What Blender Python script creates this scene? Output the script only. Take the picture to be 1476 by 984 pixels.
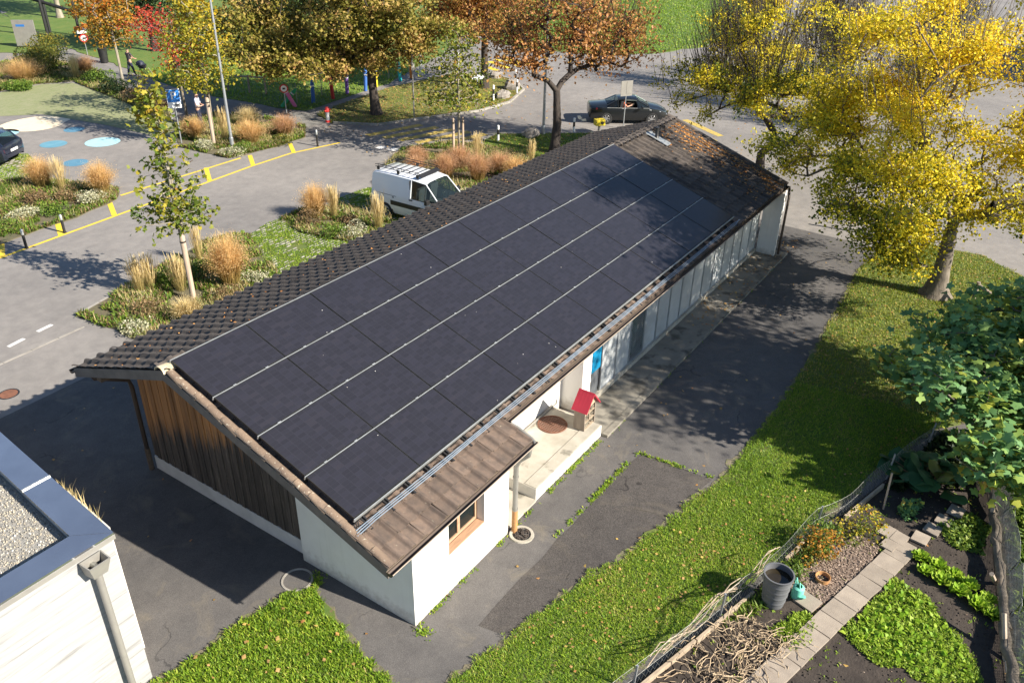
import bpy, math, random
import numpy as np
from mathutils import Matrix, Vector
for _o in list(bpy.data.objects): bpy.data.objects.remove(_o)
S = bpy.context.scene
COL = S.collection
R = math.radians
# ---------------------------------------------------------------- camera
cd = bpy.data.cameras.new('camera'); cam = bpy.data.objects.new('camera', cd); COL.objects.link(cam)
cd.sensor_width = 36.0; cd.lens = 1194.4924 / 1476 * 36; cd.clip_start = 0.1; cd.clip_end = 2000
def _camrot(yaw, pitch, roll):
    f = Vector((math.cos(yaw)*math.cos(pitch), math.sin(yaw)*math.cos(pitch), math.sin(pitch)))
    r = Vector((math.sin(yaw), -math.cos(yaw), 0)); u = r.cross(f)
    r2 = r*math.cos(roll) + u*math.sin(roll); u2 = u*math.cos(roll) - r*math.sin(roll)
    return Matrix((r2, u2, -f)).transposed()
cam.matrix_world = Matrix.Translation((-8.303, -9.4565, 12.2728)) @ _camrot(0.5848, -0.5204, 0.0223).to_4x4()
S.camera = cam
# ---------------------------------------------------------------- sky, sun, exposure
SUN_AZ, SUN_EL = R(99.0), R(33.0)          # direction the shadows run, and sun height
W = bpy.data.worlds.new('World'); S.world = W; W.use_nodes = True
nt = W.node_tree; nt.nodes.clear()
sky = nt.nodes.new('ShaderNodeTexSky'); sky.sky_type = 'NISHITA'; sky.sun_disc = False
sky.sun_elevation = SUN_EL; sky.sun_rotation = R(171.0); sky.air_density = 1.0; sky.dust_density = 0.15; sky.ozone_density = 3.0
bg = nt.nodes.new('ShaderNodeBackground'); bg.inputs['Strength'].default_value = 0.072
wo = nt.nodes.new('ShaderNodeOutputWorld'); nt.links.new(sky.outputs[0], bg.inputs[0]); nt.links.new(bg.outputs[0], wo.inputs[0])
sl = bpy.data.lights.new('sun', 'SUN'); sl.energy = 5.0; sl.angle = R(0.53); sl.color = (1.0, 0.93, 0.82)
so = bpy.data.objects.new('sun', sl); COL.objects.link(so)
_d = Vector((math.cos(SUN_AZ)*math.cos(SUN_EL), math.sin(SUN_AZ)*math.cos(SUN_EL), -math.sin(SUN_EL)))
so.rotation_euler = _d.to_track_quat('-Z', 'Y').to_euler(); so.location = (20, -40, 40)
S.view_settings.view_transform = 'Standard'; S.view_settings.look = 'None'
S.view_settings.exposure = 1.2; S.view_settings.gamma = 1.0; S.view_settings.use_curve_mapping = False
S.render.engine = 'CYCLES'

# ---------------------------------------------------------------- materials
MATS = {}
def _nodes(name):
    m = bpy.data.materials.new(name); m.use_nodes = True
    t = m.node_tree; b = t.nodes['Principled BSDF']; o = t.nodes['Material Output']
    return m, t, b, o
def _ramp(t, fac, stops):
    r = t.nodes.new('ShaderNodeValToRGB'); e = r.color_ramp.elements
    while len(e) < len(stops): e.new(0.5)
    for i, (p, c) in enumerate(stops):
        e[i].position = p; e[i].color = (c[0], c[1], c[2], 1)
    t.links.new(fac, r.inputs[0]); return r.outputs[0]
def _coord(t, kind, scale=(1, 1, 1), rot=(0, 0, 0)):
    mp = t.nodes.new('ShaderNodeMapping'); mp.inputs['Scale'].default_value = scale; mp.inputs['Rotation'].default_value = rot
    if kind == 'World':
        g = t.nodes.new('ShaderNodeNewGeometry'); t.links.new(g.outputs['Position'], mp.inputs[0])
    else:
        g = t.nodes.new('ShaderNodeTexCoord'); t.links.new(g.outputs[kind], mp.inputs[0])
    return mp.outputs[0]
def _noise(t, co, scale, detail=6, rough=0.6, dist=0):
    n = t.nodes.new('ShaderNodeTexNoise'); n.inputs['Scale'].default_value = scale; n.inputs['Detail'].default_value = detail
    n.inputs['Roughness'].default_value = rough; n.inputs['Distortion'].default_value = dist
    t.links.new(co, n.inputs['Vector']); return n.outputs['Fac']
def _mix(t, fac, a, b, mode='MIX'):
    n = t.nodes.new('ShaderNodeMix'); n.data_type = 'RGBA'; n.blend_type = mode
    for sock, v in ((n.inputs['Factor'], fac), (n.inputs['A'], a), (n.inputs['B'], b)):
        if isinstance(v, (int, float)): sock.default_value = v
        elif isinstance(v, tuple): sock.default_value = (v[0], v[1], v[2], 1)
        else: t.links.new(v, sock)
    return [o for o in n.outputs if o.name == 'Result' and o.type == 'RGBA'][0]
def _math(t, op, a, b=0.0, c=0.0):
    n = t.nodes.new('ShaderNodeMath'); n.operation = op
    for i, v in enumerate((a, b, c)):
        if isinstance(v, (int, float)): n.inputs[i].default_value = v
        else: t.links.new(v, n.inputs[i])
    return n.outputs[0]
def _bump(t, b, h, strength, dist=0.02):
    n = t.nodes.new('ShaderNodeBump'); n.inputs['Strength'].default_value = strength; n.inputs['Distance'].default_value = dist
    t.links.new(h, n.inputs['Height']); t.links.new(n.outputs[0], b.inputs['Normal'])
def pm(name, c1, c2=None, scale=3.0, rough=0.7, bump=0.0, bscale=None, coord='World', metal=0.0, spec=0.5, stretch=(1, 1, 1), lo=0.35, hi=0.65, rand=0.0, detail=6, coat=0.0, c3=None, s3=20, f3=0.3):
    """two-tone noise material, optional speckle colour c3, per-object value jitter"""
    if name in MATS: return MATS[name]
    m, t, b, o = _nodes(name); MATS[name] = m
    c2 = c2 or tuple(x*0.8 for x in c1)
    co = _coord(t, coord, stretch)
    col = _ramp(t, _noise(t, co, scale, detail), [(lo, c1), (hi, c2)])
    if c3:
        f = _ramp(t, _noise(t, co, s3, 3), [(1-f3-0.06, (0, 0, 0)), (1-f3+0.06, (1, 1, 1))])
        col = _mix(t, f, col, c3)
    if rand:
        oi = t.nodes.new('ShaderNodeObjectInfo')
        hv = t.nodes.new('ShaderNodeHueSaturation'); t.links.new(col, hv.inputs['Color'])
        v = _math(t, 'MULTIPLY_ADD', oi.outputs['Random'], rand*2, 1-rand)
        t.links.new(v, hv.inputs['Value']); col = hv.outputs[0]
    t.links.new(col, b.inputs['Base Color'])
    b.inputs['Roughness'].default_value = rough; b.inputs['Metallic'].default_value = metal
    b.inputs['Specular IOR Level'].default_value = spec; b.inputs['Coat Weight'].default_value = coat
    if bump: _bump(t, b, _noise(t, co, bscale or scale*6, 4), bump)
    return m
def leafmat(name, stops, trans=0.35, rough=0.55):
    """colour by the per-leaf value 'rnd'"""
    if name in MATS: return MATS[name]
    m, t, b, o = _nodes(name); MATS[name] = m
    a = t.nodes.new('ShaderNodeAttribute'); a.attribute_name = 'rnd'
    col = _ramp(t, a.outputs['Fac'], stops)
    t.links.new(col, b.inputs['Base Color']); b.inputs['Roughness'].default_value = rough
    b.inputs['Specular IOR Level'].default_value = 0.3
    tr = t.nodes.new('ShaderNodeBsdfTranslucent'); t.links.new(col, tr.inputs[0])
    mx = t.nodes.new('ShaderNodeMixShader'); mx.inputs[0].default_value = trans
    t.links.new(b.outputs[0], mx.inputs[1]); t.links.new(tr.outputs[0], mx.inputs[2]); t.links.new(mx.outputs[0], o.inputs[0])
    return m
def asphalt(name, base, warm, crack=0.5, speck=0.25, stain=0.0):
    m, t, b, o = _nodes(name); MATS[name] = m
    co = _coord(t, 'World')
    big = _ramp(t, _noise(t, co, 0.22, 5, 0.6), [(0.3, tuple(x*0.84 for x in base)), (0.7, tuple(x*1.12 for x in warm))])
    mid = _ramp(t, _noise(t, co, 2.3, 6, 0.7), [(0.3, (0.82, 0.82, 0.82)), (0.7, (1.12, 1.12, 1.1))])
    col = _mix(t, 1.0, big, mid, 'MULTIPLY')
    fine = _noise(t, co, 60, 2, 0.8)
    col = _mix(t, 1.0, col, _ramp(t, fine, [(0.25, (1-speck*1.6,)*3), (0.5, (1, 1, 1)), (0.78, (1+speck*2.2,)*3)]), 'MULTIPLY')
    v = t.nodes.new('ShaderNodeTexVoronoi'); v.feature = 'DISTANCE_TO_EDGE'; v.inputs['Scale'].default_value = 0.42
    wob = t.nodes.new('ShaderNodeVectorMath'); wob.operation = 'ADD'
    nn = t.nodes.new('ShaderNodeTexNoise'); nn.inputs['Scale'].default_value = 1.6; nn.inputs['Detail'].default_value = 5
    t.links.new(co, nn.inputs['Vector']); t.links.new(co, wob.inputs[0]); t.links.new(nn.outputs['Color'], wob.inputs[1]); t.links.new(wob.outputs[0], v.inputs['Vector'])
    ck = _ramp(t, v.outputs['Distance'], [(0.003, (1, 1, 1)), (0.009, (0, 0, 0))])
    msk = _ramp(t, _noise(t, co, 0.5, 2), [(0.53, (0, 0, 0)), (0.60, (crack,)*3)])
    fck = _mix(t, 1.0, ck, msk, 'MULTIPLY')
    col = _mix(t, fck, col, tuple(x*0.35 for x in base))
    if stain:
        sf = _ramp(t, _noise(t, co, 0.8, 6, 0.7, 1.0), [(0.55, (0, 0, 0)), (0.72, (stain,)*3)])
        col = _mix(t, sf, col, (0.30, 0.25, 0.17))
    t.links.new(col, b.inputs['Base Color']); b.inputs['Roughness'].default_value = 0.85; b.inputs['Specular IOR Level'].default_value = 0.3
    _bump(t, b, fine, 0.35, 0.01)
    return m
asphalt('road_asphalt', (0.222, 0.206, 0.194), (0.236, 0.216, 0.198), 0.12, 0.16)
asphalt('yard_asphalt', (0.094, 0.090, 0.089), (0.118, 0.108, 0.101), 0.65, 0.22, 0.30)
asphalt('patch_asphalt', (0.060, 0.054, 0.051), (0.076, 0.067, 0.061), 0.9, 0.45, 0.16)
asphalt('path_asphalt', (0.19, 0.18, 0.17), (0.21, 0.20, 0.18), 0.2, 0.10)
MATS['kerb_concrete'] = pm('kerb_concrete', (0.36, 0.33, 0.29), (0.24, 0.22, 0.19), 2, 0.85, 0.2, 40)
pm('turf', (0.075, 0.13, 0.02), (0.12, 0.135, 0.03), 1.2, 0.9, 0.6, 30, c3=(0.13, 0.10, 0.045), s3=9, f3=0.36)
pm('turf_dry', (0.10, 0.135, 0.024), (0.165, 0.15, 0.04), 0.8, 0.9, 0.6, 30, c3=(0.19, 0.145, 0.05), s3=6, f3=0.42)
pm('turf_far', (0.070, 0.135, 0.014), (0.12, 0.165, 0.025), 0.8, 0.9, 0.8, 12, c3=(0.17, 0.15, 0.045), s3=5, f3=0.35)
pm('turf_park', (0.27, 0.265, 0.15), (0.21, 0.23, 0.10), 1.5, 0.9, 0.5, 30, c3=(0.14, 0.19, 0.05), s3=7, f3=0.40, stretch=(1, 3, 1))
pm('soil', (0.030, 0.022, 0.017), (0.055, 0.042, 0.032), 3, 0.95, 0.9, 18, c3=(0.085, 0.07, 0.055), s3=40, f3=0.3)
pm('bed_soil', (0.14, 0.105, 0.065), (0.09, 0.085, 0.045), 2, 0.95, 0.9, 18, c3=(0.12, 0.115, 0.05), s3=14, f3=0.42)
pm('edge_soil', (0.19, 0.155, 0.105), (0.11, 0.105, 0.06), 5, 0.95, 0.8, 30, c3=(0.13, 0.16, 0.04), s3=14, f3=0.42)
pm('woodchip', (0.20, 0.14, 0.105), (0.10, 0.07, 0.055), 16, 0.9, 1.0, 45, c3=(0.32, 0.25, 0.19), s3=34, f3=0.38)
def render_wall():
    m, t, b, o = _nodes('white_render'); MATS['white_render'] = m
    co = _coord(t, 'World'); base = _ramp(t, _noise(t, co, 1.5, 6), [(0.35, (0.74, 0.72, 0.68)), (0.65, (0.68, 0.66, 0.62))])
    g = t.nodes.new('ShaderNodeNewGeometry'); sp = t.nodes.new('ShaderNodeSeparateXYZ'); t.links.new(g.outputs['Position'], sp.inputs[0])
    splash = _math(t, 'SUBTRACT', _math(t, 'MULTIPLY', _noise(t, co, 7.0, 7, 0.7), 0.75), sp.outputs['Z'])      # splashed soil, ragged upper edge
    col = _mix(t, _ramp(t, splash, [(0.02, (0, 0, 0)), (0.40, (0.75, 0.75, 0.75))]), base, (0.36, 0.32, 0.26))
    streak = _ramp(t, _noise(t, _coord(t, 'World', (5, 5, 0.25)), 1.6, 6, 0.7), [(0.56, (0, 0, 0)), (0.76, (0.4, 0.4, 0.4))])
    col = _mix(t, streak, col, (0.52, 0.50, 0.45)); t.links.new(col, b.inputs['Base Color']); b.inputs['Roughness'].default_value = 0.92
    _bump(t, b, _noise(t, co, 70, 4), 0.25)
render_wall()
pm('plinth_paint', (0.62, 0.60, 0.57), (0.52, 0.50, 0.47), 2.5, 0.85, 0.2, 40)
pm('concrete', (0.47, 0.43, 0.36), (0.33, 0.30, 0.24), 1.4, 0.88, 0.25, 30, c3=(0.17, 0.155, 0.12), s3=2.2, f3=0.34)
pm('concrete_walk', (0.27, 0.245, 0.20), (0.19, 0.17, 0.135), 1.0, 0.9, 0.25, 30, c3=(0.10, 0.09, 0.072), s3=1.8, f3=0.42)  # darkened for stains and, painted in with them, tree shade
pm('concrete_white', (0.70, 0.67, 0.61), (0.55, 0.52, 0.46), 2.0, 0.88, 0.25, 30, c3=(0.36, 0.34, 0.29), s3=3, f3=0.24)
pm('slab', (0.33, 0.275, 0.215), (0.26, 0.215, 0.17), 4, 0.9, 0.25, 50, rand=0.13, c3=(0.24, 0.2, 0.15), s3=7, f3=0.27)
pm('tile_clay', (0.165, 0.115, 0.084), (0.10, 0.074, 0.058), 6, 0.88, 0.35, 60, rand=0.22, c3=(0.30, 0.26, 0.19), s3=13, f3=0.27)
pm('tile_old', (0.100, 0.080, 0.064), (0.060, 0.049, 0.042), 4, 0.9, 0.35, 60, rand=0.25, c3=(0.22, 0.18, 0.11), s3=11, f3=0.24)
pm('tile_verge', (0.22, 0.155, 0.105), (0.15, 0.105, 0.075), 5, 0.88, 0.4, 60, rand=0.16, c3=(0.48, 0.43, 0.33), s3=12, f3=0.33)
pm('tile_lichen', (0.55, 0.47, 0.33), (0.38, 0.29, 0.17), 8, 0.9, 0.4, 60, c3=(0.62, 0.52, 0.2), s3=9, f3=0.3)
pm('roof_wood', (0.13, 0.09, 0.06), (0.09, 0.065, 0.045), 3, 0.8, stretch=(1, 6, 6))
pm('board_grey', (0.15, 0.125, 0.105), (0.10, 0.085, 0.072), 3, 0.8, 0.2, 30)
pm('batten', (0.46, 0.28, 0.17), (0.33, 0.2, 0.12), 3, 0.8, stretch=(1, 8, 8))
pm('gutter_brown', (0.085, 0.06, 0.045), (0.06, 0.045, 0.036), 3, 0.45, metal=0.4)
pm('gutter_lip', (0.42, 0.34, 0.26), (0.32, 0.26, 0.2), 3, 0.5, metal=0.3)
pm('zinc', (0.34, 0.34, 0.31), (0.27, 0.27, 0.25), 4, 0.42, metal=0.7)
pm('zinc_grey', (0.30, 0.285, 0.25), (0.26, 0.245, 0.22), 4, 0.5, metal=0.25)
pm('rusty_pipe', (0.50, 0.25, 0.09), (0.36, 0.19, 0.08), 9, 0.8, 0.2, 40)
pm('alu', (0.50, 0.51, 0.49), (0.38, 0.39, 0.37), 5, 0.45, metal=0.6)
pm('cap_metal', (0.60, 0.61, 0.63), (0.5, 0.51, 0.54), 1.2, 0.16, metal=0.9)
pm('conduit', (0.24, 0.29, 0.34), (0.19, 0.23, 0.28), 4, 0.45, metal=0.2)
pm('black_plastic', (0.016, 0.016, 0.017), (0.024, 0.023, 0.022), 5, 0.45)
pm('black_metal', (0.02, 0.02, 0.021), (0.03, 0.029, 0.028), 5, 0.5, metal=0.2)
pm('galv', (0.44, 0.46, 0.48), (0.36, 0.38, 0.4), 6, 0.42, metal=0.6)
pm('wire', (0.26, 0.27, 0.25), (0.18, 0.18, 0.165), 6, 0.5, metal=0.5)
pm('wood_grey', (0.33, 0.27, 0.21), (0.2, 0.16, 0.125), 6, 0.85, 0.3, 30, stretch=(1, 1, 0.25))
pm('wood_stake', (0.46, 0.36, 0.27), (0.33, 0.25, 0.18), 8, 0.8, 0.3, 30, stretch=(1, 1, 0.15))
pm('wood_board', (0.42, 0.33, 0.23), (0.30, 0.23, 0.16), 6, 0.85, 0.3, 30)
pm('bark_dark', (0.065, 0.050, 0.040), (0.028, 0.022, 0.018), 5, 0.9, 1.0, 14, stretch=(1, 1, 0.3))
pm('bark_grey', (0.20, 0.165, 0.125), (0.10, 0.082, 0.062), 5, 0.9, 1.0, 14, stretch=(1, 1, 0.3))
pm('bark_pale', (0.33, 0.29, 0.22), (0.2, 0.17, 0.125), 5, 0.9, 0.6, 14, stretch=(1, 1, 0.3))
pm('stone', (0.30, 0.27, 0.235), (0.17, 0.15, 0.13), 3, 0.9, 0.8, 8)
pm('gravel', (0.34, 0.32, 0.28), (0.20, 0.19, 0.17), 28, 0.9, 1.0, 30, c3=(0.42, 0.36, 0.27), s3=45, f3=0.35)
pm('paint_yellow', (0.80, 0.56, 0.03), (0.66, 0.45, 0.05), 5, 0.75, 0.1, 60, c3=(0.45, 0.33, 0.12), s3=14, f3=0.25)
pm('paint_yellow_worn', (0.56, 0.40, 0.06), (0.44, 0.32, 0.10), 4, 0.8, c3=(0.26, 0.22, 0.15), s3=6, f3=0.4)
pm('paint_white', (0.74, 0.73, 0.70), (0.6, 0.58, 0.54), 5, 0.75, c3=(0.4, 0.38, 0.34), s3=12, f3=0.28)
pm('paint_teal', (0.13, 0.30, 0.38), (0.10, 0.25, 0.33), 3, 0.8, c3=(0.2, 0.28, 0.31), s3=8, f3=0.3)
pm('paint_blue', (0.10, 0.235, 0.33), (0.075, 0.2, 0.29), 3, 0.8, c3=(0.18, 0.25, 0.29), s3=8, f3=0.3)
pm('paint_sky', (0.36, 0.58, 0.62), (0.31, 0.52, 0.56), 3, 0.8)
pm('paint_cream', (0.74, 0.63, 0.45), (0.68, 0.57, 0.4), 3, 0.8)
def plain(name, c, rough=0.5, metal=0.0, spec=0.5, coat=0.0, jit=0.9):
    return pm(name, c, tuple(x*jit for x in c), 4.0, rough, metal=metal, spec=spec, coat=coat)
for n_, c_ in dict(white_plastic=(0.78, 0.78, 0.76), red_paint=(0.52, 0.03, 0.025), sign_blue=(0.02, 0.16, 0.48), cyan_panel=(0.0, 0.19, 0.36), mint=(0.16, 0.55, 0.42),
                   barrel_grey=(0.13, 0.132, 0.138), bright_green=(0.02, 0.30, 0.12), pink=(0.70, 0.16, 0.36), cobalt=(0.04, 0.13, 0.42), violet=(0.22, 0.10, 0.40), cyan=(0.02, 0.45, 0.50),
                   orange_paint=(0.72, 0.22, 0.03), yellow_paint=(0.80, 0.60, 0.03), skin=(0.50, 0.29, 0.20), hair_dark=(0.03, 0.02, 0.015), shirt_pale=(0.56, 0.56, 0.66), trousers_navy=(0.02, 0.025, 0.05),
                   coat_dark=(0.04, 0.035, 0.04), cloth_orange=(0.75, 0.17, 0.07), seat_dark=(0.035, 0.035, 0.038), green_tarp=(0.02, 0.17, 0.09), red_roof=(0.42, 0.025, 0.05)).items():
    plain(n_, c_, 0.6)
pm('van_white', (0.78, 0.79, 0.80), (0.75, 0.76, 0.77), 1.0, 0.28, coat=0.6)
pm('car_dark', (0.010, 0.012, 0.014), (0.008, 0.010, 0.012), 1.0, 0.3, coat=0.4)
pm('car_navy', (0.012, 0.016, 0.032), (0.010, 0.013, 0.026), 1.0, 0.25, coat=1.0)
plain('tyre', (0.022, 0.022, 0.022), 0.85); plain('rim_silver', (0.6, 0.6, 0.6), 0.3, 0.8); plain('rim_dark', (0.05, 0.05, 0.05), 0.35, 0.6)
plain('tail_red', (0.55, 0.01, 0.015), 0.2); plain('lamp_clear', (0.75, 0.77, 0.8), 0.12, 0.3); plain('plate', (0.75, 0.75, 0.73), 0.4)
def glassmat(name, tint, rough=0.03):
    m, t, b, o = _nodes(name); MATS[name] = m
    b.inputs['Base Color'].default_value = (*tint, 1); b.inputs['Roughness'].default_value = rough; b.inputs['Specular IOR Level'].default_value = 0.8
    tr = t.nodes.new('ShaderNodeBsdfTransparent'); tr.inputs[0].default_value = (0.62, 0.72, 0.70, 1)
    mx = t.nodes.new('ShaderNodeMixShader'); mx.inputs[0].default_value = 0.62
    t.links.new(b.outputs[0], mx.inputs[1]); t.links.new(tr.outputs[0], mx.inputs[2]); t.links.new(mx.outputs[0], o.inputs[0])
glassmat('glass', (0.02, 0.03, 0.032)); glassmat('glass_side', (0.015, 0.02, 0.025))
def planks_mat():
    m, t, b, o = _nodes('larch'); MATS['larch'] = m
    co = _coord(t, 'World', (1, 9, 0.55)); n1 = _noise(t, co, 3.0, 8, 0.7)
    brown = _ramp(t, n1, [(0.3, (0.27, 0.12, 0.042)), (0.7, (0.47, 0.225, 0.08))])
    dark = _ramp(t, n1, [(0.28, (0.030, 0.024, 0.020)), (0.55, (0.085, 0.068, 0.055)), (0.75, (0.20, 0.16, 0.12))])
    # weathering: rain-blackened lower boards, the sheltered top stays brown (edge follows the eave, uneven per board)
    g = t.nodes.new('ShaderNodeNewGeometry'); sp = t.nodes.new('ShaderNodeSeparateXYZ'); t.links.new(g.outputs['Position'], sp.inputs[0])
    z = _math(t, 'MULTIPLY_ADD', sp.outputs['Y'], -0.30, 2.86)
    dz = _math(t, 'SUBTRACT', sp.outputs['Z'], z)
    co2 = _coord(t, 'World', (1, 6, 0.4)); wz = _math(t, 'MULTIPLY_ADD', _noise(t, co2, 1.6, 6, 0.7), 2.4, -1.2)
    f = _math(t, 'ADD', dz, wz)
    fac = _ramp(t, _math(t, 'MULTIPLY_ADD', f, 0.8, 0.5), [(0.3, (0, 0, 0)), (0.7, (1, 1, 1))])
    col = _mix(t, fac, dark, brown)
    oi = t.nodes.new('ShaderNodeObjectInfo'); hv = t.nodes.new('ShaderNodeHueSaturation'); t.links.new(col, hv.inputs['Color'])
    v = _math(t, 'MULTIPLY_ADD', oi.outputs['Random'], 0.6, 0.7)
    t.links.new(v, hv.inputs['Value']); t.links.new(hv.outputs[0], b.inputs['Base Color']); b.inputs['Roughness'].default_value = 0.85
    _bump(t, b, n1, 0.4)
planks_mat()
def cells_mat():
    m, t, b, o = _nodes('solar_cells'); MATS['solar_cells'] = m
    tc = t.nodes.new('ShaderNodeTexCoord'); oi = t.nodes.new('ShaderNodeObjectInfo')
    sc = t.nodes.new('ShaderNodeVectorMath'); sc.operation = 'MULTIPLY'; sc.inputs[1].default_value = (1/0.1655, 1/0.0795, 0); t.links.new(tc.outputs['Object'], sc.inputs[0])
    # offset rows as half cells, so pieces look staggered like the cells of a real module
    fl = t.nodes.new('ShaderNodeVectorMath'); fl.operation = 'FLOOR'; t.links.new(sc.outputs[0], fl.inputs[0])
    ad = t.nodes.new('ShaderNodeVectorMath'); ad.operation = 'ADD'; t.links.new(fl.outputs[0], ad.inputs[0])
    cm = t.nodes.new('ShaderNodeCombineXYZ'); t.links.new(_math(t, 'MULTIPLY', oi.outputs['Random'], 97.0), cm.inputs[2]); t.links.new(cm.outputs[0], ad.inputs[1])
    wn = t.nodes.new('ShaderNodeTexWhiteNoise'); t.links.new(ad.outputs[0], wn.inputs['Vector'])
    col = _ramp(t, wn.outputs['Value'], [(0.0, (0.0205, 0.020, 0.0255)), (0.5, (0.0225, 0.022, 0.028)), (0.85, (0.0245, 0.024, 0.032)), (1.0, (0.027, 0.0255, 0.032))])
    fr = t.nodes.new('ShaderNodeVectorMath'); fr.operation = 'FRACTION'; t.links.new(sc.outputs[0], fr.inputs[0])
    sp = t.nodes.new('ShaderNodeSeparateXYZ'); t.links.new(fr.outputs[0], sp.inputs[0])
    ex = _math(t, 'ABSOLUTE', _math(t, 'SUBTRACT', sp.outputs['X'], 0.5)); ey = _math(t, 'ABSOLUTE', _math(t, 'SUBTRACT', sp.outputs['Y'], 0.5))
    ed = _math(t, 'GREATER_THAN', _math(t, 'MAXIMUM', ex, ey), 0.475)
    col = _mix(t, ed, col, (0.029, 0.0285, 0.036))
    t.links.new(col, b.inputs['Base Color']); b.inputs['Roughness'].default_value = 0.30; b.inputs['Specular IOR Level'].default_value = 0.28
    b.inputs['Coat Weight'].default_value = 0.0
cells_mat()
def board_concrete():
    m, t, b, o = _nodes('board_concrete'); MATS['board_concrete'] = m
    co = _coord(t, 'World', (0.35, 0.35, 6)); n = _noise(t, co, 2.2, 7, 0.65)
    col = _ramp(t, n, [(0.28, (0.19, 0.185, 0.178)), (0.43, (0.31, 0.305, 0.295)), (0.68, (0.37, 0.367, 0.36))])
    t.links.new(col, b.inputs['Base Color']); b.inputs['Roughness'].default_value = 0.85; _bump(t, b, n, 0.35)
board_concrete()
def mesh_sheet():
    m, t, b, o = _nodes('perforated_metal'); MATS['perforated_metal'] = m
    co = _coord(t, 'World', (1, 1, 1)); v = t.nodes.new('ShaderNodeTexVoronoi'); v.inputs['Scale'].default_value = 26; v.inputs['Randomness'].default_value = 0.0
    t.links.new(co, v.inputs['Vector'])
    h = _ramp(t, v.outputs['Distance'], [(0.30, (0.16, 0.17, 0.18)), (0.42, (0.60, 0.62, 0.62))])
    n = _ramp(t, _noise(t, co, 1.3, 5), [(0.3, (0.8, 0.8, 0.8)), (0.7, (1.08, 1.08, 1.08))])
    t.links.new(_mix(t, 1.0, h, n, 'MULTIPLY'), b.inputs['Base Color']); b.inputs['Roughness'].default_value = 0.45; b.inputs['Metallic'].default_value = 0.25
mesh_sheet()
# leaf palettes
leafmat('leaf_plane', [(0.0, (0.045, 0.085, 0.012)), (0.4, (0.10, 0.15, 0.018)), (0.7, (0.26, 0.26, 0.03)), (0.88, (0.46, 0.36, 0.035)), (1.0, (0.32, 0.16, 0.03))])
leafmat('leaf_maple_yellow', [(0.0, (0.07, 0.115, 0.015)), (0.3, (0.19, 0.21, 0.022)), (0.6, (0.46, 0.36, 0.03)), (0.85, (0.62, 0.38, 0.02)), (1.0, (0.42, 0.15, 0.02))])
leafmat('leaf_orange', [(0.0, (0.10, 0.115, 0.018)), (0.3, (0.30, 0.19, 0.025)), (0.6, (0.52, 0.24, 0.03)), (0.85, (0.55, 0.16, 0.03)), (1.0, (0.42, 0.07, 0.03))])
leafmat('leaf_red', [(0.0, (0.22, 0.03, 0.02)), (0.5, (0.45, 0.05, 0.03)), (1.0, (0.55, 0.13, 0.05))])
leafmat('leaf_oak', [(0.0, (0.06, 0.085, 0.014)), (0.35, (0.16, 0.165, 0.024)), (0.6, (0.30, 0.24, 0.045)), (0.82, (0.46, 0.32, 0.10)), (1.0, (0.46, 0.25, 0.10))])
leafmat('leaf_rust', [(0.0, (0.16, 0.15, 0.025)), (0.3, (0.34, 0.20, 0.045)), (0.6, (0.48, 0.22, 0.07)), (1.0, (0.60, 0.32, 0.15))])
leafmat('leaf_golden', [(0.0, (0.045, 0.085, 0.012)), (0.22, (0.14, 0.18, 0.016)), (0.40, (0.44, 0.39, 0.02)), (0.62, (0.80, 0.64, 0.03)), (0.92, (0.86, 0.62, 0.03)), (1.0, (0.70, 0.40, 0.03))])
leafmat('leaf_fig', [(0.0, (0.085, 0.19, 0.07)), (0.45, (0.15, 0.29, 0.10)), (0.64, (0.26, 0.36, 0.07)), (0.82, (0.52, 0.50, 0.06)), (1.0, (0.58, 0.38, 0.07))], 0.25)
leafmat('leaf_dark', [(0.0, (0.012, 0.028, 0.010)), (0.6, (0.03, 0.055, 0.016)), (1.0, (0.08, 0.09, 0.025))])
leafmat('blade_green', [(0.0, (0.10, 0.19, 0.016)), (0.45, (0.21, 0.34, 0.025)), (0.8, (0.34, 0.43, 0.04)), (0.93, (0.44, 0.43, 0.09)), (1.0, (0.46, 0.35, 0.13))], 0.4)
leafmat('blade_dry', [(0.0, (0.11, 0.17, 0.015)), (0.4, (0.22, 0.28, 0.028)), (0.75, (0.36, 0.34, 0.05)), (1.0, (0.46, 0.36, 0.13))], 0.4)
leafmat('fallen', [(0.0, (0.30, 0.19, 0.06)), (0.4, (0.42, 0.26, 0.10)), (0.7, (0.34, 0.14, 0.05)), (1.0, (0.50, 0.36, 0.10))], 0.1)
leafmat('fallen_roof', [(0.0, (0.25, 0.10, 0.03)), (0.5, (0.50, 0.22, 0.06)), (1.0, (0.62, 0.34, 0.11))], 0.1)
leafmat('grass_orange', [(0.0, (0.20, 0.19, 0.05)), (0.3, (0.52, 0.36, 0.13)), (0.6, (0.74, 0.48, 0.20)), (1.0, (0.84, 0.60, 0.32))], 0.4)
leafmat('grass_pink', [(0.0, (0.20, 0.18, 0.05)), (0.35, (0.48, 0.30, 0.12)), (0.7, (0.62, 0.36, 0.20)), (1.0, (0.74, 0.48, 0.32))], 0.4)
leafmat('grass_straw', [(0.0, (0.26, 0.24, 0.07)), (0.4, (0.60, 0.46, 0.20)), (1.0, (0.80, 0.66, 0.38))], 0.4)
leafmat('shrub_white', [(0.0, (0.20, 0.21, 0.10)), (0.5, (0.50, 0.48, 0.31)), (1.0, (0.74, 0.71, 0.54))], 0.3)
leafmat('shrub_green', [(0.0, (0.06, 0.12, 0.018)), (0.6, (0.15, 0.23, 0.03)), (1.0, (0.30, 0.36, 0.05))], 0.35)
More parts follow.
